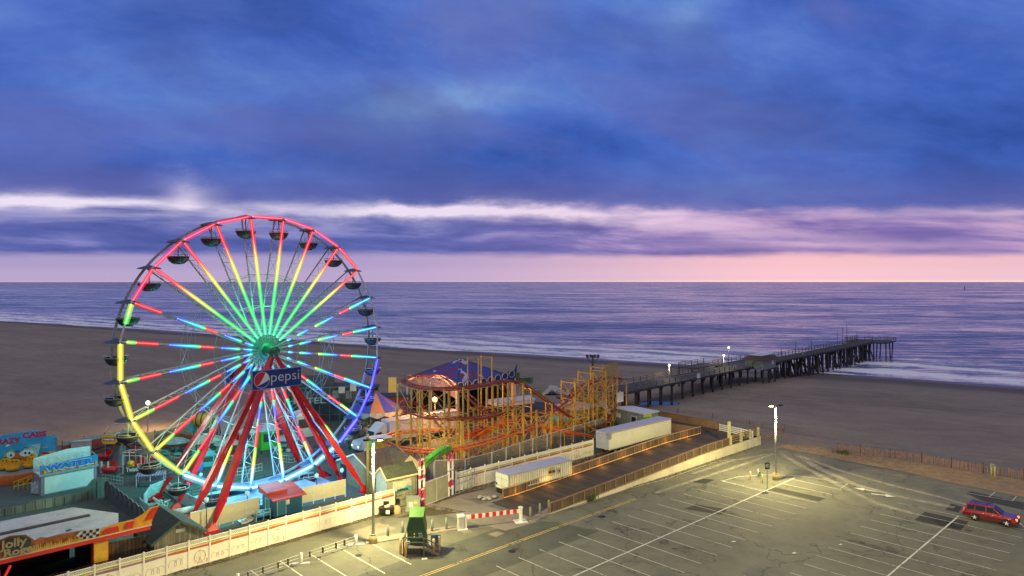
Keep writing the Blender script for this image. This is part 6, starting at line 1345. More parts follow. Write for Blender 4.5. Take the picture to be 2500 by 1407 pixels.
mb = MB(); mb.cyl(A(-10.4,-1,0), A(-10.4,-1,3.6), .12, n=8); mb.cyl(A(-11.5,-1,0), A(-9.6,-.6,3.6), .1, n=8)
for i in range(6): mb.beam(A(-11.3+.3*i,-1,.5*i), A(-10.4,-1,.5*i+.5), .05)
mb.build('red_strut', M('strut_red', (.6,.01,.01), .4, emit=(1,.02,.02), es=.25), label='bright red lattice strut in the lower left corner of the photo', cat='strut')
# small iron fence between hall and mural fence
mb = MB(); fa = fA-fu*1.8*21-Vector((1.3,-1.3,0)); fb = fa+fu*24
n_ = 120
for i in range(n_): q = fa.lerp(fb, i/n_); mb.beam(q, q+UP*1.9, .03)
for z in (.3, 1.85): mb.beam(fa+UP*z, fb+UP*z, .05)
mb.build('iron_fence', m_dark, label='dark thin-barred iron fence running behind the left part of the white mural fence', cat='fence')

# grey scalloped screen walls behind the hall
m_gs = mat_boards('screen_grey', (.17,.19,.18), 30, .9, gap=.12); 
def screen_wall(label, a, b, prof, cat='wall'):
    u = (b-a).normalized(); mb = MB(); L_ = (b-a).length; mb.slab(a, u, UP, [(0,0),(L_,0)]+[(L_*x, z) for x, z in prof[::-1]], .15); o = mb.build('screen_wall', m_gs, label=label, cat=cat)
    mb = MB(); 
    for k in range(int(L_/.9)): 
        x = k*.9+.4; r = x/L_; zz = [z for xx, z in prof if xx <= r][-1]; mb.beam(a+u*x+u.cross(UP)*.02, a+u*x+u.cross(UP)*.02+UP*zz*.96, .04)
    mb.build('seams', m_dark, o)
screen_wall('low grey scalloped screen wall with seams in front of the water game booth', G(0, 1262), G(205, 1224), [(0,.8),(.30,.8),(.36,1.1),(.6,1.0),(1,1.1)])
screen_wall('grey screen wall rising in a rounded hump beside the water game booth', G(205, 1224), G(262, 1212), [(0,1.2),(.2,1.8),(.35,2.2),(.55,2.4),(.8,2.2),(1,1.9)])
t = thing('arched_screen', 'dark grey fence of overlapping arches stepping down toward the shed', 'fence', G(300, 1245)); a = G(255, 1218); b = G(352, 1282); u = (b-a).normalized(); L_ = (b-a).length
for i in range(8):
    x = L_*i/8; h = 2.3-.06*i; w = L_/8*1.7; mb = MB(); mb.slab(a+u*x+u.cross(UP)*.03*i, u, UP, [(0,0),(w,0)]+[(w/2+w/2*math.cos(PI*k/8), h-1.1+1.1*math.sin(PI*k/8)) for k in range(9)], .08); ar = mb.build('arch_panel', M('screen_dark', (.07,.09,.10), .7), t)
    mb = MB(); mb.tube([a+u*x+u.cross(UP)*(.03*i+.03)+u*(w/2+w/2*math.cos(PI*k/8))+UP*(h-1.1+1.1*math.sin(PI*k/8)) for k in range(9)], .03, 4); mb.build('edge', M('screen_edge', (.2,.24,.24), .6), ar)
# ---------------------------------------------------------------- rides and booths on the left
X1 = Vector((1,0,0))
m_teal = M('ride_teal', (.05,.38,.42), .5, var=.25); m_yr = M('ride_yellow', (.75,.42,.02), .4, var=.15); m_or = M('ride_orange', (.60,.15,.02), .5, var=.2); m_redp = M('ride_red', (.50,.02,.02), .45, var=.2); m_skyb = M('art_sky', (.04,.30,.58), .5, var=.35, scale=.5)
m_grn = M('art_green', (.25,.42,.12), .5, var=.5, scale=1.5); m_sil = M('art_silver', (.40,.52,.52), .5, var=.5, scale=2)
# big painted backdrop
a = G(-90, 1178); b = G(139, 1150); u = (b-a).normalized(); nn = u.cross(UP); L_ = (b-a).length
def X(px): # distance along the backdrop of a pixel column
    r = (px-CX)/FPX; return (r*a.y-a.x)/(u.x-r*u.y)
t = thing('ride_backdrop', 'tall sky-blue painted backdrop reading CRAZY CABS with cartoon cars', 'ride sign', a.lerp(b, .5))
x1 = X(0); x2 = X(116); x3 = X(139)
mb = MB(); mb.slab(a, u, UP, [(0,0),(x3,0),(x3,4.6),(x2,4.7),(x2-.3,5.3),(x2-1.2,5.6),(x1+1,5.45),(x1-1.5,5.1),(0,4.6)], .3); bd = mb.build('board', m_skyb, t)
mb = MB(); text(mb, 'CRAZY', a+u*(x1-1.0)+UP*4.25, u, UP, .95, width=3.2, bold=.05); text(mb, 'CABS', a+u*(X(54))+UP*4.75, u, UP, .95, width=2.6, bold=.05); mb.build('lettering', M('letter_red', (.50,.02,.08), .5), bd)
def art(mt_, prof, off=.04, nm='painting'):
    mb = MB(); mb.slab(a+nn*off, u, UP, prof, .03); return mb.build(nm, mt_, bd)
def oval(cx, cz, rx, rz, n=16): return [(cx+rx*math.cos(2*PI*k/n), cz+rz*math.sin(2*PI*k/n)) for k in range(n)]
art(m_teal, [(0,0),(x3,0),(x3,1.6),(x3-1,2.3),(x2-3,1.5),(x2-5,1.8),(0,1.4)]); art(m_sil, [(X(50),2.4),(X(62),3.6),(X(100),3.9),(X(96),3.0),(X(92),1.8),(X(60),1.6)], .07)
art(m_grn, [(X(2),1.8),(X(10),3.0),(X(30),3.5),(X(42),2.9),(X(44),1.6)], .07); art(m_or, [(X(26),2.1),(X(30),2.9),(X(56),2.9),(X(78),2.3),(X(98),1.7),(X(90),1.2),(X(60),1.6)], .10)
for cx, cz, rx, rz in ((X(26),2.8,.45,.4),(X(66),2.8,.8,.42)): art(white, oval(cx, cz, rx, rz), .13)
art(m_dark, [(X(22),1.5),(X(24),2.2),(X(48),2.3),(X(56),1.6),(X(50),1.2)], .13); art(white, [(X(28),1.35),(X(30),1.6),(X(68),1.75),(X(70),1.45)], .16); art(m_redp, [(X(98),2.1),(X(104),2.7),(X(118),2.6),(X(124),1.9)], .12)
art(M('art_blue', (.01,.08,.22), .5), [(X(112),.6),(X(114),1.8),(X(138),1.6),(X(138),.4)], .12)
for (xa, za, w_, h_, m__) in ((5,1.1,14,.25,white),(8,2.4,10,.2,m_dark),(36,3.1,20,.12,m_dark),(60,3.5,30,.12,m_dark),(70,1.9,10,.4,m_sil),(84,2.2,8,.5,white),(30,.7,26,.25,m_redp),(88,.9,18,.3,m_yr),(104,3.2,14,.2,m_yr),(14,3.9,10,.3,white)):
    art(m__, [(X(xa),za),(X(xa+w_),za+.12),(X(xa+w_*.9),za+h_),(X(xa+w_*.1),za+h_*.8)], .19)
for cx, cz in ((X(27),2.78),(X(62),2.85),(X(72),2.8)): art(m_dark, oval(cx, cz, .12, .16, 8), .20)
for cx, cz in ((X(20),1.25),(X(80),1.3)): art(m_dark, oval(cx, cz, .42, .42), .17); art(m_sil, oval(cx, cz, .2, .2, 10), .21)
mb = MB(); mb.slab(b+UP*0+u*.05, Nn, UP, [(0,0),(2.6,0),(2.6,3.3),(2.2,4.1),(1.4,4.6),(0,4.4)], .2); mb.build('side_panel', M('panel_khaki', (.17,.17,.11), .7), t)
# turntable ride in front of it
c = G(30, 1168)+Vector((0,1,0)); t = thing('cup_ride', 'round ride with yellow smiling cabs on a grey turntable with orange skirt', 'ride', c)
mb = MB(); mb.lathe([(4.2,0),(4.4,1.1),(4.3,1.2)], c, 28); mb.build('skirt', m_or, t); mb = MB(); mb.lathe([(4.3,1.2),(3.6,1.35),(.01,1.45)], c, 28); mb.build('turntable', M('turntable_grey', (.20,.25,.27), .5), t)
for i, (dx, dy) in enumerate(((-.3,-2.2),(1.2,-2.6),(2.3,-1.2),(3.2,-.2),(1.0,.4),(3.0,1.4),(-1.2,-.6))):
    q = c+Vector((dx,dy,1.4)); mb = MB(); mb.lathe([(.1,.05),(.62,.12),(.72,.5),(.60,.55),(.55,.3),(.02,.25)], q, 12, sx=1.15)
    mb.slab(q+Vector((-.55,.35,.3)), X1, UP, [(0,0),(1.1,0),(1.15,.75),(.95,1.0),(.2,1.0),(-.05,.75)], .25); cb = mb.build('cab', m_yr, t)
    mb = MB()
    for sx in (.3, .78): mb.sphere(q+Vector((-.55+sx,.33,1.05)), .09, 6)
    mb.build('eyes', m_dark, cb)
mb = MB(); q = G(34, 1196)
for k in range(5): mb.beam(q+X1*(k*.55)+UP*0, q+X1*(k*.55)+UP*(1.0+.18*k), .09)
mb.beam(q+UP*.95, q+X1*2.2+UP*1.7, .09); mb.beam(q+UP*.35, q+X1*2.2+UP*.9, .09); mb.beam(q+X1*.1+UP*.4, q+X1*1.0+UP*1.2, .08); mb.beam(q+X1*1.2+UP*.7, q+X1*2.1+UP*1.5, .08); mb.build('entrance_gate', M('gate_yellow', (.62,.55,.05), .5), t)
mb = MB(); q = G(150, 1150); pts = [q+Vector((1.0*math.cos(k*PI/8-PI/2), 0, 1.2+1.1*math.sin(k*PI/8-PI/2))) for k in range(9)]; mb.tube(pts, .05, 5); mb.beam(q+UP*2.3, q-X1*.6+UP*2.3, .06); mb.beam(q+X1*1.0, q+X1*1.0+UP*1.3, .1); mb.build('hoop_rail', M('gate_yellow', (.62,.55,.05), .5), label='yellow hooped rail at the right edge of the painted backdrop', cat='railing')
mb = MB(); q = G(75, 1208)+UP*.1; mb.slab(q, X1, UP, [(0,0),(1.0,0),(1.0,1.5),(0,1.3)], .1, 0); mb.build('picture_board', M('picture_blue_white', (.30,.45,.50), .5, var=.8, scale=3), label='small painted picture board left of the water game booth', cat='sign')
# water game booth
a = G(100, 1212); b = G(236, 1184); u = (b-a).normalized(); nn = u.cross(UP); n_ = -nn; L_ = (b-a).length
t = thing('water_game_booth', 'pale booth with a white shutter and a colourful WATER sign board above it', 'booth', a); m_wb = M('booth_pale', (.62,.78,.76), .5, var=.06); m_wg = M('booth_side_grey', (.22,.22,.28), .6)
mb = MB(); A = lambda x, y, z: a+u*x+n_*y+UP*z
mb.prism([tuple(A(x,y,0)[:2]) for x, y in ((0,0),(L_,0),(L_,2.6),(0,2.6))], 0, 2.35); mb.build('walls', m_wg, t)
mb = MB(); mb.slab(A(.35,-.02,.15), u, UP, [(0,0),(L_-.7,0),(L_-.7,1.95),(0,1.95)], .05); mb.build('shutter', m_wb, t)
mb = MB(); mb.slab(A(-.2,-.12,2.3), u, UP, [(0,0),(L_+.4,0),(L_+.4,.22),(0,.22)], .3); mb.build('ledge', M('ledge_grey', (.30,.36,.36), .5), t)
mb = MB(); mb.slab(A(-.1,-.1,2.52), u, UP, [(0,0),(L_+.2,0),(L_+.2,1.25),(0,1.0)], .12); sb = mb.build('sign_board', M('sign_cyan', (.03,.25,.50), .5), t)
rnd = random.Random(8); mb = MB()
for i in range(26): x = .05+i*(L_)/26; mb.slab(A(x,-.13,2.55), u, UP, [(0,0),(L_/30,0),(L_/30,.32+.03*(i%3)),(L_/60,.42),(0,.3)], .02, i % 4)
mb.build('bunting', [m_redp, m_yr, m_grn, m_or], sb)
mb = MB(); text(mb, 'WATER', A(.35,-.14,2.86), u, UP, .85, width=L_-.7, bold=.06); mb.build('lettering', M('letter_blue', (.02,.16,.60), .4), sb)
mb = MB(); text(mb, 'WATER', A(.27,-.12,2.80), u, UP, .97, width=L_-.54, bold=.09); mb.build('letter_edge', M('letter_white', (.6,.75,.75), .5), sb)
mb = MB(); mb.slab(A(-.1,2.4,2.5), u, UP, [(0,0),(L_+.2,0),(L_+.2,1.9),(L_*.6,2.0),(0,1.5)], .1); 
for i in range(9): mb.beam(A(L_*i/8,2.2,2.4), A(L_*i/8,2.2,3.9), .06)
for i in range(9): mb.beam(A(L_*i/8,-.1,3.6), A(L_*i/8,2.3,3.95), .04)
mb.build('back_panel', m_wb, t); mb = MB(); mb.prism([tuple(A(x,y,0)[:2]) for x, y in ((-.05,0),(L_+.05,0),(L_+.05,2.6),(-.05,2.6))], 2.35, 2.42); mb.build('roof', m_wb, t)
# long red and teal mural wall at the beach edge
def long_wall(label, pts, h, mt_, mt2):
    t = thing('mural_wall', label, 'wall', pts[0])
    for p0, p1 in zip(pts[:-1], pts[1:]):
        mb = MB(); mb.beam(p0+UP*h*.42, p1+UP*h*.42, .12, h*.8); mb.build('panel', mt_, t); mb = MB(); mb.beam(p0+UP*h*.92, p1+UP*h*.92, .16, h*.2); mb.build('band', mt2, t)
        mb = MB(); mb.beam(p0, p0+UP*(h+.25), .1); mb.build('post', m_dark, t)
long_wall('long red and pale-topped wall at the beach edge behind the twister ride', [G(152, 1125), G(205, 1112), G(255, 1102), G(300, 1092), G(345, 1086)], 2.5, M('wall_red', (.34,.04,.03), .6, var=.4), M('wall_band', (.25,.36,.34), .6))
long_wall('rust-brown curved wall with a painted band behind the left part of the wheel', [G(378, 1098), G(410, 1094), G(440, 1094), G(470, 1100)], 2.7, M('wall_rust', (.26,.11,.05), .6, var=.3), M('wall_band2', (.30,.28,.2), .6, var=.5))
mb = MB(); mb.box(G(188, 1122)+Vector((0,1,1.2)), (2.3,1.0,2.3), .25); mb.box(G(188, 1122)+Vector((0,1,2.4)), (2.5,1.2,.1), .25); mb.build('white_locker', M('locker_white', (.50,.52,.48), .6), label='plain white locker box standing against the red wall', cat='locker')
rnd = random.Random(12)
for (pl_, lab) in (([(402,1118),(430,1128),(462,1126),(490,1112)], 'pale curved queue railing round the teal kiddie ride'), ([(530,1124),(560,1132),(592,1126),(610,1112)], 'pale curved queue railing round the red kiddie ride'), ([(680,1128),(712,1132),(740,1124)], 'pale queue railing in front of the pale kiddie ride'),
                   ([(250,1178),(300,1186)], 'low pale railing in front of the striped canopy'), ([(560,1165),(600,1160),(640,1150)], 'pale railing on the pavement behind the lowest wheel tubes')):
    mb = MB()
    for p0, p1 in zip(pl_[:-1], pl_[1:]):
        a_ = G(*p0); b_ = G(*p1); n_ = max(2, int((b_-a_).length/.45))
        for i in range(n_+1): q = a_.lerp(b_, i/n_); mb.beam(q, q+UP*1.0, .03)
        for z in (.12, .55, 1.0): mb.beam(a_+UP*z, b_+UP*z, .045)
    mb.build('queue_railing', M('rail_pale', (.40,.48,.45), .5), label=lab, cat='railing')
for (px, py, lab) in ((420, 1165, 'dark park bench on the pavement left of the wheel, nearest the platform'), (372, 1172, 'dark park bench beside the striped canopy'), (585, 1140, 'dark park bench in front of the red kiddie ride'), (800, 1118, 'dark park bench between the right red legs and the railing')):
    q = G(px, py); t = thing('park_bench', lab, 'bench', q); mb = MB()
    for i in range(3): mb.box(q+Vector((0,-.18+i*.16,.45)), (1.6,.12,.05), .4)
    mb.build('seat', M('bench_wood', (.10,.08,.06), .8), t); mb = MB()
    for i in range(2): mb.box(q+Vector((-.1,.3,.62+i*.2)), (1.6,.05,.13), .4)
    mb.build('backrest', M('bench_wood', (.10,.08,.06), .8), t)
    for sx in (-.65, .65): mb = MB(); mb.beam(q+Vector((sx,sx*.4,0)), q+Vector((sx,sx*.4,.45)), .06); mb.build('leg', m_dark, t)
for (px, py, lab) in ((452, 1172, 'round litter barrel near the left red legs'), (612, 1130, 'round litter barrel under the middle of the wheel'), (770, 1108, 'round litter barrel by the dark hall'), (285, 1176, 'round litter barrel beside the Twister entrance'), (848, 1098, 'round litter barrel left of the truck')):
    q = G(px, py); t = thing('litter_barrel', lab, 'bin', q); mb = MB(); mb.lathe([(.28,0),(.32,.5),(.28,.95),(.01,.95)], q, 12); mb.build('drum', M('drum_blue', (.03,.09,.14), .5, var=.3), t); mb = MB(); mb.lathe([(.32,.95),(.3,1.1),(.12,1.22),(.01,1.22)], q, 12); mb.build('lid', m_dark, t)
# twister ride
c = Vector((P(297, 1118, 92).x, 92, 0)); t = thing('twister_ride', 'spider-like twister ride with red cars on dark arms and yellow lit sign pods', 'ride', c)
mb = MB(); mb.lathe([(.5,0),(.45,3.6),(.9,3.9),(.2,4.2)], c, 12); mb.build('centre_post', m_steel, t)
for k in range(8):
    a_ = 2*PI*k/8+.2; e = c+Vector((4.2*math.cos(a_), 4.2*math.sin(a_), .9)); mb = MB(); mb.beam(c+UP*3.4, e+UP*1.4, .16, .2); mb.beam(e+UP*1.4, e+UP*.4, .1); mb.build('arm', m_dark, t)
    mb = MB(); mb.lathe([(.1,-.4),(.7,-.35),(.85,0),(.8,.3),(.6,.3),(.5,-.1),(.02,-.1)], e, 12, sx=1.2); mb.slab(e+Vector((-.5,.5,.1)), X1, UP, [(0,0),(1,0),(.9,.8),(.1,.8)], .1); mb.build('car', m_redp, t)
for sx in (-1.15, 1.15):
    q = c+Vector((sx,-.9,3.3)); mb = MB(); mb.slab(q-X1*1.0, X1, UP, [(0,.3),(.3,0),(1.7,0),(2.0,.3),(1.9,1.15),(1,1.35),(.1,1.15)], .2); pd = mb.build('sign_pod', M('pod_yellow', (.72,.36,.04), .4, var=.1), t)
    mb = MB(); mb.slab(q-X1*.8+Vector((0,-.03,.38)), X1, UP, [(0,0),(1.6,0),(1.6,.5),(0,.5)], .02); mb.build('plate', M('plate_red', (.5,.02,.01), .4), pd)
    mb = MB(); text(mb, 'TWISTER', q-X1*.72+Vector((0,-.06,.5)), X1, UP, .34, width=1.45, bold=.01); mb.build('lettering', white, pd)
mb = MB()
for s_ in (-1, 1): mb.beam(c+UP*1.5, c+Vector((s_*2.4,-1,3.4)), .08)
mb.lathe([(4.6,0),(4.6,.25),(4.3,.3),(.1,.3)], c, 24); mb.build('base', M('twister_base', (.10,.10,.10), .6), t)
mb = MB(); q = c+Vector((-1.6,2.5,0)); pts = [q+Vector((2.1*math.cos(k*PI/10), 0, 4.0+1.4*math.sin(k*PI/10))) for k in range(11)]; mb.tube(pts, .04, 4); mb.beam(q-X1*2.1, q-X1*2.1+UP*4, .06); mb.beam(q+X1*2.1, q+X1*2.1+UP*4, .06); mb.build('hoop', m_galv, t)
q = G(300, 1160); t = thing('ride_gate', 'white metal entrance frame with a Twister panel and a yellow figure board', 'gate', q); mb = MB()
for x in (0, 2.35):
    for y in (0, 1.5): mb.beam(q+X1*x+Vector((0,y,0)), q+X1*x+Vector((0,y,2.9)), .09)
for z in (2.5, 2.9):
    for y in (0, 1.5): mb.beam(q+Vector((0,y,z)), q+X1*2.35+Vector((0,y,z)), .08)
for i in range(5): mb.beam(q+X1*i*.58+UP*2.9, q+X1*i*.58+Vector((0,1.5,2.9)), .05)
mb.build('frame', M('frame_pale', (.50,.55,.50), .5), t)
mb = MB(); mb.slab(q+Vector((.3,-.1,.15)), X1, UP, [(0,0),(2.4,.2),(2.4,1.1),(0,.9)], .05); pn2 = mb.build('panel', M('panel_dark', (.06,.09,.09), .6), t); mb = MB(); text(mb, 'Twister', q+Vector((.5,-.14,.45)), Vector((1,0,.08)).normalized(), UP, .75, width=2.0, bold=.02); mb.build('lettering', white, pn2)
mb = MB(); mb.sphere(q+Vector((.9,.2,1.5)), .42, 10, sz=.8); mb.box(q+Vector((.9,.25,1.1)), (.7,.4,.3)); mb.build('figure_board', m_yr, t)
def rail_fence(label, a, b, h=1.1, step=.4, mt_=None):
    mb = MB(); n_ = max(1, int((b-a).length/step))
    for i in range(n_+1): q = a.lerp(b, i/n_); mb.beam(q, q+UP*h, .03)
    for z in (.12, h): mb.beam(a+UP*z, b+UP*z, .05)
    mb.build('railing', mt_ or M('rail_pale', (.40,.48,.45), .5), label=label, cat='railing')
rail_fence('pale railing left of the Twister entrance frame', G(262, 1161), G(300, 1160)); rail_fence('pale railing curving right of the Twister entrance frame', G(345, 1155), G(400, 1143)); rail_fence('pale railing far left behind the water game booth corner', G(243, 1150), G(262, 1161))
for px, lab in ((248, 'left white gate post beside the water game booth'), (264, 'right white gate post beside the water game booth')):
    q = G(px, 1161); mb = MB(); mb.box(q+UP*.9, (.16,.16,1.8)); mb.build('gate_post', white, label=lab, cat='post')
# striped canopy table
q = G(330, 1192); t = thing('striped_canopy', 'low stall with a flat purple and white striped canopy on thin legs', 'stall', q); m_stp = mat_boards('stripe_canopy', (.42,.32,.50), 20, .3, gap=1.2)
mb = MB(); mb.prism([(q.x+x*math.cos(.35)-y*math.sin(.35), q.y+x*math.sin(.35)+y*math.cos(.35)) for x, y in ((0,0),(3.2,0),(3.2,1.8),(0,1.8))], 1.3, 1.4); mb.build('canopy', m_stp, t)
mb = MB()
for x, y in ((0.1,.1),(3.1,.1),(3.1,1.7),(.1,1.7),(1.6,.1)): p_ = Vector((q.x+x*math.cos(.35)-y*math.sin(.35), q.y+x*math.sin(.35)+y*math.cos(.35), 0)); mb.beam(p_, p_+UP*1.3, .06)
mb.build('legs', m_galv, t); mb = MB(); mb.box(q+Vector((1.5,1.3,.35)), (2.8,1.3,.5), .35); mb.build('counter', M('counter_dark', (.06,.09,.12), .6), t)
# lamp on the beach side, left
tp = P(361, 986, 114); t = thing('white_lamp', 'small bright lamp on a white pole behind the yellow side of the wheel', 'lamp', (tp.x, tp.y, 0)); mb = MB(); mb.cyl((tp.x,tp.y,0), tp, .09, .07, 8); mb.build('pole', M('pole_paint'), t)
mb = MB(); mb.sphere(tp+UP*.15, .28, 10); mb.build('bulb', M('bulb_white', (.05,.05,.05), var=0, emit=(1,.9,.75), es=35), t); point('lamp_light', tp+Vector((0,.8,.2)), 2600, (1,.62,.22), .3)
point('lamp_light', (-82, 100, 6), 2200, (1,.55,.2), .3)  # unseen point light beyond the left edge
# ---------------------------------------------------------------- things seen through the wheel
def booth(name, label, px, py, w, d, h, mt_, mroof, ang=35, cat='booth', sign=None, Yd=None):
    c = G(px, py); t = thing(name, label, cat, c); u = U2(ang); n = U2(ang+90); Bx = lambda a, b, z: c+u*a+n*b+UP*z
    mb = MB(); mb.prism([tuple(Bx(a,b,0)[:2]) for a, b in ((-w/2,0),(w/2,0),(w/2,d),(-w/2,d))], 0, h); mb.build('walls', mt_, t)
    mb = MB(); o = .25; p4 = [Bx(a,b,h) for a, b in ((-w/2-o,-o),(w/2+o,-o),(w/2+o,d+o),(-w/2-o,d+o))]; ap = Bx(0,d/2,h+.9); mb.add(p4+[ap]+[p-UP*.12 for p in p4], [(0,1,4),(1,2,4),(2,3,4),(3,0,4),(5,6,1,0),(6,7,2,1),(8,5,0,3)]); mb.build('roof', mroof, t)
    mb = MB(); mb.slab(Bx(-w*.38,-.03,h*.42), u, UP, [(0,0),(w*.76,0),(w*.76,h*.4),(0,h*.4)], .03); mb.build('counter_opening', M('opening', (.03,.05,.05), .5), t)
    if sign: mb = MB(); text(mb, sign, Bx(-w*.4,-.06,h*.86), u, UP, h*.14, width=w*.8, bold=.005); mb.build('lettering', white, t)
    return t
booth('ticket_booth', 'bright green ticket booth seen between the lower spokes', 660, 1098, 2.6, 2.4, 2.9, M('ticket_green', (.05,.50,.04), .5, var=.15), M('tick_roof', (.3,.55,.6), .5))
booth('game_booth', 'teal and white game booth with a small sign, behind the left red legs', 503, 1118, 3.6, 2.2, 2.4, M('game_teal', (.10,.42,.30), .5, var=.4, scale=2), M('game_roof', (.35,.5,.42), .5), 20, sign='GAMES')
booth('white_booth', 'tall pale booth standing in front of the dark hall right of the wheel centre', 745, 1068, 2.9, 2.4, 3.6, M('booth_mint', (.45,.62,.58), .5, var=.08), white, 40)
booth('small_booth', 'small pale blue booth to the right of the grey awning', 606, 1092, 1.8, 1.6, 2.2, M('booth_palebl', (.30,.48,.52), .5), white, 30)
booth('drink_stand', 'short teal stand with a dark front near the foot of the purple leg', 508, 1140, 1.6, 1.2, 1.6, m_teal, m_teal, 30)
# blue barrel
q = G(488, 1150); mb = MB(); mb.lathe([(.35,0),(.42,.4),(.42,1.2),(.35,1.5),(.01,1.5)], q, 12); mb.build('blue_barrel', M('barrel_blue', (.03,.20,.65), .4), label='upright blue barrel in front of the teal game booth', cat='barrel')
# grey awning and smiling yellow barrel ride
a = P(540, 1098, 104); t = thing('grey_awning', 'wide grey sagging awning over a row of games, seen through the spokes', 'awning', (a.x, a.y, 0)); u = U2(28); n = U2(118); o = Vector((a.x, a.y, 0)); Bx = lambda x, y, z: o+u*x+n*y+UP*z
mb = MB(); mb.add([Bx(0,0,1.9),Bx(8,0,1.9),Bx(8,4,3.6),Bx(0,4,3.6),Bx(4,0,1.8),Bx(4,4,3.8)], [(0,4,5,3),(4,1,2,5)]); mb.add([Bx(0,0,1.55),Bx(8,0,1.55),Bx(8,0,1.9),Bx(0,0,1.9)], [(0,1,2,3)]); mb.build('cover', M('awning_grey', (.26,.27,.30), .7, var=.15), t)
mb = MB()
for x in (0, 2.6, 5.3, 8): mb.beam(Bx(x,0,0), Bx(x,0,1.9), .08); mb.beam(Bx(x,4,0), Bx(x,4,3.6), .08)
mb.build('posts', m_galv, t); mb = MB(); mb.prism([tuple(Bx(x,y,0)[:2]) for x, y in ((.2,.6),(7.8,.6),(7.8,3.8),(.2,3.8))], 0, 1.2); mb.build('counter', M('counter_red', (.30,.03,.03), .6), t)
q = P(503, 1025, 108); t = thing('barrel_ride', 'tall ride with a big yellow smiling barrel head on a dark frame', 'ride', (q.x, q.y, 0)); mb = MB(); mb.cyl(q-X1*1.6, q+X1*1.2, 1.1, 1.0, 16); br_ = mb.build('barrel', M('barrel_yellow', (.62,.45,.08), .5, var=.15), t)
mb = MB(); pts = [q+Vector((1.23, .5*math.cos(k*PI/6+PI), -.2+.5*math.sin(k*PI/6+PI))) for k in range(7)]; mb.tube(pts, .06, 5); mb.sphere(q+Vector((1.2,-.35,.35)), .13, 6); mb.sphere(q+Vector((1.2,.35,.35)), .13, 6)
for x in (-1.2, -.4): mb.cyl(q+X1*x, q+X1*(x+.12), 1.15, n=16)
mb.build('face', m_dark, br_); mb = MB()
for x in (-1.4, 1.0): mb.beam(Vector((q.x+x-1, q.y, 0)), q+X1*x, .2); mb.beam(Vector((q.x+x+1, q.y, 0)), q+X1*x, .2)
mb.build('frame', M('frame_teal', (.06,.22,.22), .5), t)
mb = MB(); mb.box((q.x-2.2, q.y, q.z-.5), (1.0,1.0,2.4)); mb.build('tower', m_teal, t)
# hotel style dark building with sign
o = P(700, 1060, 121); o.z = 0; t = thing('dark_hall', 'long dark two-storey fun hall with pale letters reading HOTEL on its front', 'building', o); u = U2(12); n = U2(102); Bx = lambda x, y, z: o+u*x+n*y+UP*z; m_dh = M('hall_wall', (.05,.075,.085), .7, var=.3)
mb = MB(); mb.prism([tuple(Bx(x,y,0)[:2]) for x, y in ((0,0),(13,0),(13,6),(0,6))], 0, 6.0); mb.prism([tuple(Bx(x,y,0)[:2]) for x, y in ((-.3,-.6),(13.3,-.6),(13.3,6),(-.3,6))], 3.0, 3.25); mb.prism([tuple(Bx(x,y,0)[:2]) for x, y in ((2,1),(8,1),(8,5),(2,5))], 6.0, 7.6); mb.build('walls', m_dh, t)
mb = MB(); 
for i in range(8): mb.beam(Bx(.4+i*1.75,-.5,0), Bx(.4+i*1.75,-.5,6.1), .14)
mb.beam(Bx(0,-.5,4.9), Bx(13,-.5,4.9), .1); mb.beam(Bx(0,-.5,6.1), Bx(13,-.5,6.1), .18); mb.beam(Bx(0,-.5,1.2), Bx(13,-.5,1.2), .1); mb.build('balcony', M('hall_trim', (.13,.16,.15), .7), t)
mb = MB(); text(mb, 'HOTEL', Bx(.3,-.7,3.35), u, UP, 1.45, width=6.4, bold=.03); mb.build('lettering', M('letter_pale', (.40,.50,.46), .5), t)
for i in range(5):
    mb = MB(); mb.slab(Bx(1+i*2.3,-.04,4.0 if i % 2 else 3.9), u, UP, [(0,0),(1.0,0),(1.0,1.4),(0,1.4)], .05); mb.build('window', M('hall_window', (.20,.30,.28), .3), t)
mb = MB(); mb.box(Bx(9.5,-.8,5.6), (1.1,.1,1.1), .2); mb.box(Bx(11.5,-.8,6.0), (1.1,.1,1.4), .2); mb.build('posters', M('poster_pale', (.40,.52,.50), .5), t)
rf_ = P(700, 1100, 108); mb = MB()
for i in range(5): q = P(560+i*9, 1084, 112); 
# small rides: row of little roofed stalls and red boats behind the wheel
for i, (px, py, Y, lab, col) in enumerate(((430, 1088, 98, 'round kiddie ride with teal cars behind the yellow rim of the wheel', (.05,.35,.36)), (556, 1110, 97, 'round kiddie ride with red cars right of the teal game booth', (.45,.03,.03)), (702, 1112, 100, 'round kiddie ride with pale cars in front of the tall pale booth', (.45,.48,.45)))):
    c = P(px, py, Y); c.z = 0; t = thing('kiddie_ride', lab, 'ride', c); mb = MB(); mb.lathe([(2.2,0),(2.2,.3),(.05,.35)], c, 18); mb.lathe([(.15,.3),(.15,2.2)], c, 8); mb.build('base', M('kiddie_base', (.12,.16,.16), .6), t); mb = MB(); mb.lathe([(1.9,2.0),(1.0,2.45),(.05,2.7)], c, 12); mb.build('canopy', M('kiddie_canopy', (.25,.42,.42), .6, var=.4), t)
    for k in range(6):
        e = c+Vector((1.6*math.cos(k*1.047), 1.6*math.sin(k*1.047), .45)); mb = MB(); mb.lathe([(.1,0),(.4,.05),(.42,.35),(.3,.4),(.02,.2)], e, 8, sx=1.5); mb.build('car', M('kiddie_%d' % i, col, .4), t)
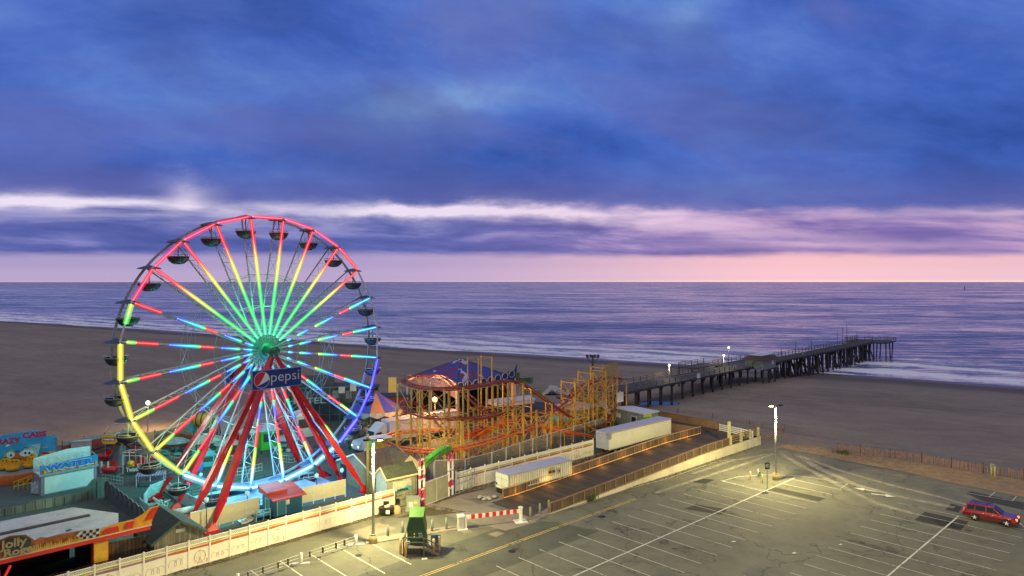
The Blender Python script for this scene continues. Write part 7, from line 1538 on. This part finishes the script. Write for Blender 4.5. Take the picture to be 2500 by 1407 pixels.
# carousel with blue tent
c = P(917, 1000, 113); c.z = 0; t = thing('carousel', 'carousel under a pointed blue and violet tent with a pale scalloped rim', 'carousel', c); mb = MB(); zc = [25-(955-688)/1665*113, 25-(998-688)/1665*113]; n_ = 12
ring = [c+Vector((4.5*math.cos(2*PI*k/n_), 4.5*math.sin(2*PI*k/n_), zc[1])) for k in range(n_)]; ap = c+UP*zc[0]
for k in range(n_): mb.add([ring[k], ring[(k+1)%n_], ap], [(0,1,2)], [0,1,0,0,2,0,1,0,0,3,0,1][k])
mb.build('tent', [M('tent_blue', (.05,.07,.42), .5, var=.3), M('tent_violet', (.16,.10,.36), .5, var=.3), M('tent_green', (.03,.35,.12), .5), M('tent_orange', (.4,.2,.1), .5)], t)
mb = MB()
for k in range(n_):
    a_, b_2 = ring[k], ring[(k+1)%n_]; mid = a_.lerp(b_2, .5); mb.add([a_, b_2, b_2-UP*.45, mid-UP*.9, a_-UP*.45], [(0,1,2,3,4)])
mb.build('scallops', M('scallop', (.32,.34,.30), .6, var=.4, scale=1.5), t)
mb = MB(); 
for k in range(n_): mb.beam(Vector((ring[k].x, ring[k].y, 0)).lerp(Vector((c.x, c.y, 0)), .08), ring[k].lerp(ap, .08), .1)
mb.cyl(c, ap, .5, n=10); mb.lathe([(4.3,0),(4.3,.3),(.1,.32)], c, 24); mb.build('posts', M('carousel_dark', (.10,.08,.08), .7), t)
for k in range(10):
    e = c+Vector((3.3*math.cos(k*.628), 3.3*math.sin(k*.628), 1.3)); mb = MB(); mb.lathe([(.05,-.35),(.28,-.2),(.3,.05),(.05,.25)], e, 8, sx=1.6); mb.beam(e+Vector((.35,0,.1)), e+Vector((.55,0,.65)), .16); mb.beam(e+Vector((.5,0,.6)), e+Vector((.8,0,.5)), .12)
    for lx in (-.3, .3): mb.beam(e+Vector((lx,0,-.2)), e+Vector((lx*1.3,0,-.75)), .08)
    mb.build('horse', M('horse_pale', (.30,.27,.24), .5, var=.3), t)
rnd = random.Random(4)
def bush(label, c, r, h, n, mt_):
    mb = MB()
    for i in range(n):
        a_ = rnd.uniform(0, 2*PI); q = c+Vector((rnd.gauss(0, r*.5), rnd.gauss(0, r*.5), abs(rnd.gauss(h*.5, h*.28)))); d_ = Vector((rnd.uniform(-1,1), rnd.uniform(-1,1), rnd.uniform(-.4,1))).normalized()*.35; s_ = Vector((-d_.y, d_.x, d_.z*.2))*.35; mb.add([q, q+s_+d_*.4, q+d_, q-s_+d_*.4], [(0,1,2,3)])
    t = thing('bush', label, 'bush', c); mb.build('crown', mt_, t); mb = MB()
    for k in range(5): mb.beam(c, c+Vector((rnd.uniform(-r,r)*.5, rnd.uniform(-r,r)*.5, h*.7)), .09)
    mb.build('trunk', m_pile, t)
m_bsh = M('bush_leaf', (.14,.13,.09), .9, var=.5, scale=1)
bush('grey-brown leafless looking bush between the carousel and the white truck', Vector((P(905, 1050, 104).x-.5, 104, 0)), 1.6, 3.0, 500, m_bsh)
bush('grey-brown bush left of the white truck cab', Vector((P(872, 1060, 103).x, 103, 0)), 1.4, 2.4, 400, m_bsh)
rail_fence('dark railing with a white board in front of the bushes', G(845, 1082), G(890, 1080), mt_=m_dark)
mb = MB(); q = G(852, 1084); mb.box(q+UP*1.2, (1.3,.1,1.1)); mb.beam(q-X1*.6, q-X1*.6+UP*1.8, .1); mb.beam(q+X1*.6, q+X1*.6+UP*1.8, .1); mb.build('notice_board', M('board_pale', (.45,.55,.5), .5), label='pale notice board on two posts left of the white truck', cat='sign')
# red roofed sheds left of the big tent
for px, py, Y, w, d_, h, lab, mw in ((935, 975, 128, 9, 4, 3.6, 'brick red low hall with a dark roof behind the carousel tent', (.26,.06,.04)), (880, 960, 140, 7, 4, 3.4, 'dark low kiosk at the beach edge left of the brick red hall', (.06,.07,.09))):
    c = P(px, py, Y); c.z = 0; t = thing('low_hall', lab, 'building', c); mb = MB(); mb.box(c+UP*h/2, (w, d_, h), .12); mb.build('walls', M('hall_%d' % px, mw, .7, var=.2), t); mb = MB(); mb.box(c+UP*(h+.1), (w+.5, d_+.5, .2), .12); mb.build('roof', m_dark, t)
    mb = MB(); mb.box(c+Vector((-1.5,-d_/2-.05,h*.55)), (1.2,.1,1.1), .12); mb.box(c+Vector((1.6,-d_/2-.02,h*.55)), (1.4,.1,1.1), .12); mb.build('windows', M('hall_pale', (.40,.42,.42), .5), t)
mb = MB(); q = P(958, 933, 150); mb.box((q.x, q.y, q.z/2+.5), (1.7,.3,q.z+1.0)); mb.build('lit_board', M('lit_yellow', (.7,.5,.12), .5, emit=(1,.65,.15), es=.25), label='small upright yellow lit board at the beach edge left of the big tent', cat='sign')
# ---------------------------------------------------------------- big blue tent
ang = 45; tc_ = Vector((-9.6, 118, 0)); u = U2(ang); n = U2(ang+90); T = lambda a, b, z: tc_+u*a+n*b+UP*z; S_ = 14.4
t = thing('big_tent', 'large blue pyramid tent with violet and white splashes over a bumper ride', 'tent', T(S_/2, S_/2, 0)); m_tb = M('bigtent_blue', (.035,.06,.40), .5, var=.15); 
mt_, nt_, N_, L_n, b_ = nmat('bigtent_painted', .5); p_ = npos(N_); nz = nnoise(N_, L_n, p_, .22, 3, .5, dist=1.2); nz2 = nnoise(N_, L_n, p_, .3, 2, .5, 1, 1, .7, 1.0)
cc = nmix(N_, L_n, nss(N_, L_n, nz, .54, .60), (.025,.05,.30), (.13,.02,.11)); cc = nmix(N_, L_n, nss(N_, L_n, nz2, .62, .64), cc, (.40,.40,.58)); L_n.new(cc, b_.inputs['Base Color'])
zE = 6.9; zA = 10.6; ap = T(S_/2, S_/2, zA)
mb = MB()
for p0, p1 in (((0,0),(S_,0)), ((S_,0),(S_,S_)), ((S_,S_),(0,S_)), ((0,S_),(0,0))): mb.add([T(*p0,zE), T(*p1,zE), ap], [(0,1,2)])
mb.build('cover', mt_, t)
mb = MB()
for p0 in ((0,0),(S_,0),(0,S_)): mb.beam(T(*p0,zE+.06), ap+UP*.06, .08)
mb.build('ridge_ropes', m_dark, t)
def wave_board(o_, uu, L_, n_c, col, spike):
    prof = [(0,-1.0),(L_,-1.0)]; tp_ = []
    for i in range(n_c):
        x0 = L_*i/n_c; w = L_/n_c
        for k in range(6): a_ = PI*k/6; tp_.append((x0+w/2-w/2*math.cos(a_), .35+.45*math.sin(a_)+(1.1*(i/n_c)**2 if spike else 0)))
    if spike: tp_.append((L_+.6, 2.6))
    mb = MB(); mb.slab(o_, uu, UP, prof+tp_[::-1], .2); bd_ = mb.build('wave_board', col, t); mb = MB(); nn = uu.cross(UP)*.06
    for i in range(n_c):
        x0 = L_*i/n_c; w = L_/n_c; rise = (1.1*(i/n_c)**2 if spike else 0); pts = [o_+nn+uu*(x0+w/2-w*.42*math.cos(a_*.5))+UP*(.1+.62*math.sin(a_*.5)+rise) for a_ in range(-1, 12)]; mb.tube(pts, .07, 4)
        if i % 2 == 0: mb.sphere(o_+nn+uu*(x0+w/2)+UP*(-.45), .16, 6)
    mb.build('curls', M('curl_pale', (.42,.50,.62), .5), bd_)
m_nv = M('wave_navy', (.02,.04,.16), .5, var=.3); m_lit = M('wave_pinkish', (.62,.30,.30), .5, var=.5, scale=.7)
wave_board(T(0, S_, zE-.1), -n, S_, 9, m_lit, False); wave_board(T(0, 0, zE-.1), u, S_, 8, m_nv, True)
mb = MB(); mb.slab(T(.3,0,zE-2.4), -n*-1, UP, [(0,0),(3.5,1.0),(S_,1.2),(S_,1.5),(0,1.5)], .1); mb.build('net_trim', M('net_trim', (.55,.40,.22), .6), t)
for p0 in ((.1,.1),(S_,.1),(.1,S_),(S_/2,.1),(.1,S_/2)):
    mb = MB(); mb.beam(T(*p0,0), T(*p0,zE), .25); mb.build('post', white, t)
mb = MB(); mb.prism([tuple(T(a_,b_2,0)[:2]) for a_, b_2 in ((.5,.5),(S_-.5,.5),(S_-.5,S_-.5),(.5,S_-.5))], .1, .5); mb.build('floor', M('tent_floor', (.12,.11,.10), .7), t)
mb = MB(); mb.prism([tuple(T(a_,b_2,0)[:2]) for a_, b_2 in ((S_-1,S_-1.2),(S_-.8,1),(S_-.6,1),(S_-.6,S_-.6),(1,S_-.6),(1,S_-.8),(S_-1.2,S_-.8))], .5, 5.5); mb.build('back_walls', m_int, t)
mb = MB()
for i in range(5): mb.beam(T(2+i*2.3,1.0,.5), T(2+i*2.3,5,2.2), .5, .12)
mb.build('ride_arms', M('arm_rust', (.26,.08,.04), .5), t)
mb = MB(); q = P(1232, 920, 132); mb.box(q, (6.0,.2,1.4), R_(15)); mb.box(q+Vector((1.2,0,-.9)), (9,.2,1.2), R_(15)); mb.beam(Vector((q.x-1,q.y+.2,0)), q+Vector((-1,.2,0)), .2); mb.beam(Vector((q.x+2,q.y+.2,0)), q+Vector((2,.2,0)), .2); mb.build('green_sign', M('sign_green_dim', (.10,.20,.10), .5, var=.8, scale=.5), label='long faded green sign board standing behind the right side of the big tent', cat='sign')
# white roofed stands
m_wr = M('roof_lavender', (.50,.52,.62), .5, var=.08)
def flat_hall(name, label, pts, z0, z1, mw, mr, cat='building', ridge=0):
    c = sum(pts, Vector((0,0,0)))/len(pts); c.z = 0; t = thing(name, label, cat, c); mb = MB(); mb.prism([tuple(p[:2]) for p in pts], z0, z1); mb.build('walls', mw, t)
    ex = [c+(Vector((p.x, p.y, 0))-c)*1.06 for p in pts]; mb = MB(); mb.prism([tuple(p[:2]) for p in ex], z1, z1+.15); 
    if ridge: 
        mids = [ex[0].lerp(ex[3], .5)+UP*(z1+ridge), ex[1].lerp(ex[2], .5)+UP*(z1+ridge)]; e = [p+UP*(z1+.16) for p in ex]; mb.add(e+mids, [(0,1,5,4),(2,3,4,5),(3,0,4),(1,2,5)])
    mb.build('roof', mr, t); return t
def rect(px, py, z, L_, W_, ang_): c = G(px, py, z); c.z = 0; u = U2(ang_); n = U2(ang_+90); return [c, c+u*L_, c+u*L_+n*W_, c+n*W_]
flat_hall('white_roof_stand', 'open stand with a pale lavender roof behind the middle of the coaster', rect(1217, 985, 3.6, 7.6, 4.0, 32), 2.9, 3.5, white, m_wr, 'stand', .6)
mb = MB(); p4 = rect(1217, 985, 3.6, 7.6, 4.0, 32)
t = flat_hall('grey_gable_hall', 'grey hall with a shallow pale roof behind the right part of the coaster', rect(1466, 992, 3.6, 5.4, 6.2, GA+90), 0, 3.6, M('hall_tan', (.20,.18,.12), .7, var=.2), m_wr, 'building', .7)
t = flat_hall('green_wall_building', 'flat white-roofed grey building with a bright green end wall beside the big trailer', [F2(1571, 1011, 3.5), F2(1607, 1004, 3.5), F2(1545, 992, 3.5), F2(1494, 994, 3.5)], .8, 3.4, M('wall_grey_green', (.20,.24,.22), .7, var=.12), M('roof_white', (.60,.62,.70), .5, var=.06))
pA = F2(1571, 1011, 3.5); pB = F2(1607, 1004, 3.5); pC = F2(1494, 994, 3.5); uu = (pB-pA).normalized(); vv = (pA-pC).normalized()
mb = MB(); mb.slab(pA+UP*1.3+uu.cross(UP)*.04, uu, UP, [(0,0),((pB-pA).length*.55,0),((pB-pA).length*.55,2.0),(0,2.0)], .05); mb.build('green_panel', M('panel_lime', (.42,.60,.05), .5, var=.3), t)
mb = MB(); q = pC.lerp(pA, .62)+vv.cross(UP)*.06; mb.slab(q+UP*1.3, vv, UP, [(0,0),(1.3,0),(1.3,1.5),(0,1.5)], .05); mb.slab(pC.lerp(pA, .15)+vv.cross(UP)*.06+UP*2.0, vv, UP, [(0,0),(1.0,0),(1.0,.7),(0,.7)], .05); w_ = mb.build('window_frame', white, t)
mb = MB(); mb.slab(q+UP*1.4+vv*.12+vv.cross(UP)*.02, vv, UP, [(0,0),(1.06,0),(1.06,1.3),(0,1.3)], .03); mb.build('pane', m_glass, w_)
# boat ride, turquoise canopies over an orange hull
c = P(1375, 1045, 112); c.z = 0; t = thing('boat_ride', 'orange and yellow striped round ride with turquoise canopies under the coaster drop', 'ride', c); mb = MB(); n_ = 24
for k in range(n_):
    a0_, a1_ = 2*PI*k/n_, 2*PI*(k+1)/n_; mb.add([c+Vector((3.2*math.cos(x)*1.1, 3.2*math.sin(x), z)) for x, z in ((a0_,.3),(a1_,.3),(a1_,2.0),(a0_,2.0))], [(0,1,2,3)], k % 2)
mb.build('hull', [m_or, m_yr], t)
for i in range(4):
    mb = MB(); mb.sphere(c+Vector((-2.6+i*1.5,-.6+.2*i,2.3)), .95, 10, sz=.7, bot=PI/2); mb.build('canopy', M('canopy_turquoise', (.02,.42,.42), .4, var=.3, scale=3), t)
# painted car-shaped stalls on the beach side
q = P(1352, 952, 150); t = thing('car_ride_front', 'ride front shaped like a pale cartoon car with a dark arch on the beach side', 'ride sign', (q.x, q.y, 0)); mb = MB(); o = Vector((q.x-2.2, q.y, q.z-2.0)); mb.slab(o, X1, UP, [(0,0),(.6,0),(.9,1.2),(1.8,2.2),(2.8,1.2),(4.6,1.0),(5.2,.8),(5.4,0),(5.9,0),(5.7,1.4),(4.2,1.9),(2.8,2.8),(1.5,3.0),(.5,1.9),(-.4,1.2)], .3); mb.build('front', white, t)
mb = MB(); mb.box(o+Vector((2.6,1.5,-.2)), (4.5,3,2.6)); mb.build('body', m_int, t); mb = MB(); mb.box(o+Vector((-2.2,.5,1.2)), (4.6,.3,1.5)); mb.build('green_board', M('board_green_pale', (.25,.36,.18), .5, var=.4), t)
mb = MB(); mb.beam(Vector((o.x, o.y+.5, 0)), o+Vector((0,.5,1)), .3); mb.beam(Vector((o.x+5.2, o.y+.5, 0)), o+Vector((5.2,.5,1)), .3); mb.beam(Vector((o.x-3.8, o.y+.5, 0)), o+Vector((-3.8,.5,1)), .2); mb.build('legs', m_dark, t)
# tall floodlight mast
q = P(1447, 868, 128); t = thing('floodlight_mast', 'tall dark mast with four square floodlights, unlit, behind the coaster', 'lamp', (q.x, q.y, 0)); mb = MB(); mb.cyl((q.x,q.y,0), q, .2, .14, 8); mb.beam(q-UP*1.6, q+X1*1.1-UP*.4, .1); mb.beam(q-UP*1.6, q-X1*1.1-UP*.4, .1); mb.beam(q-X1*1.2-UP*.4, q+X1*1.2-UP*.4, .1); mb.build('mast', m_pile, t)
for x in (-1.0, -.34, .34, 1.0): mb = MB(); mb.box(q+X1*x-UP*.1, (.48,.35,.5)); mb.build('floodlight', M('flood_dark', (.05,.05,.06), .5), t)
# far things on the sea
q = G(2355, 706, -2); t = thing('channel_marker', 'tiny dark marker buoy far out on the sea at the right', 'buoy', (q.x, q.y, -2)); mb = MB(); mb.lathe([(.01,-.5),(3.2,-.4),(3.2,1.0),(1.0,1.6),(.8,8),(.01,9)], Vector((q.x,q.y,-2)), 8); mb.build('float', m_dark, t)
mb = MB(); mb.box((q.x,q.y,8), (2.6,.4,2.6)); mb.build('topmark', m_dark, t)
# puddle on the sand beneath the pier
mb = MB(); pts = [G(x, y, 0) for x, y in ((1560, 985), (1600, 980), (1660, 984), (1655, 990), (1600, 989), (1565, 990))]; mb.add([p+UP*.03 for p in pts], [tuple(range(6))]); mp_ = M('pool_water', (.02,.03,.05), .05, var=0); mb.build('pool', mp_, kind='structure')
# small dunes by the lot edge
# drop stray spare top-level flags
for o in list(C.objects):
    if o.type == 'LIGHT': o.hide_viewport = False
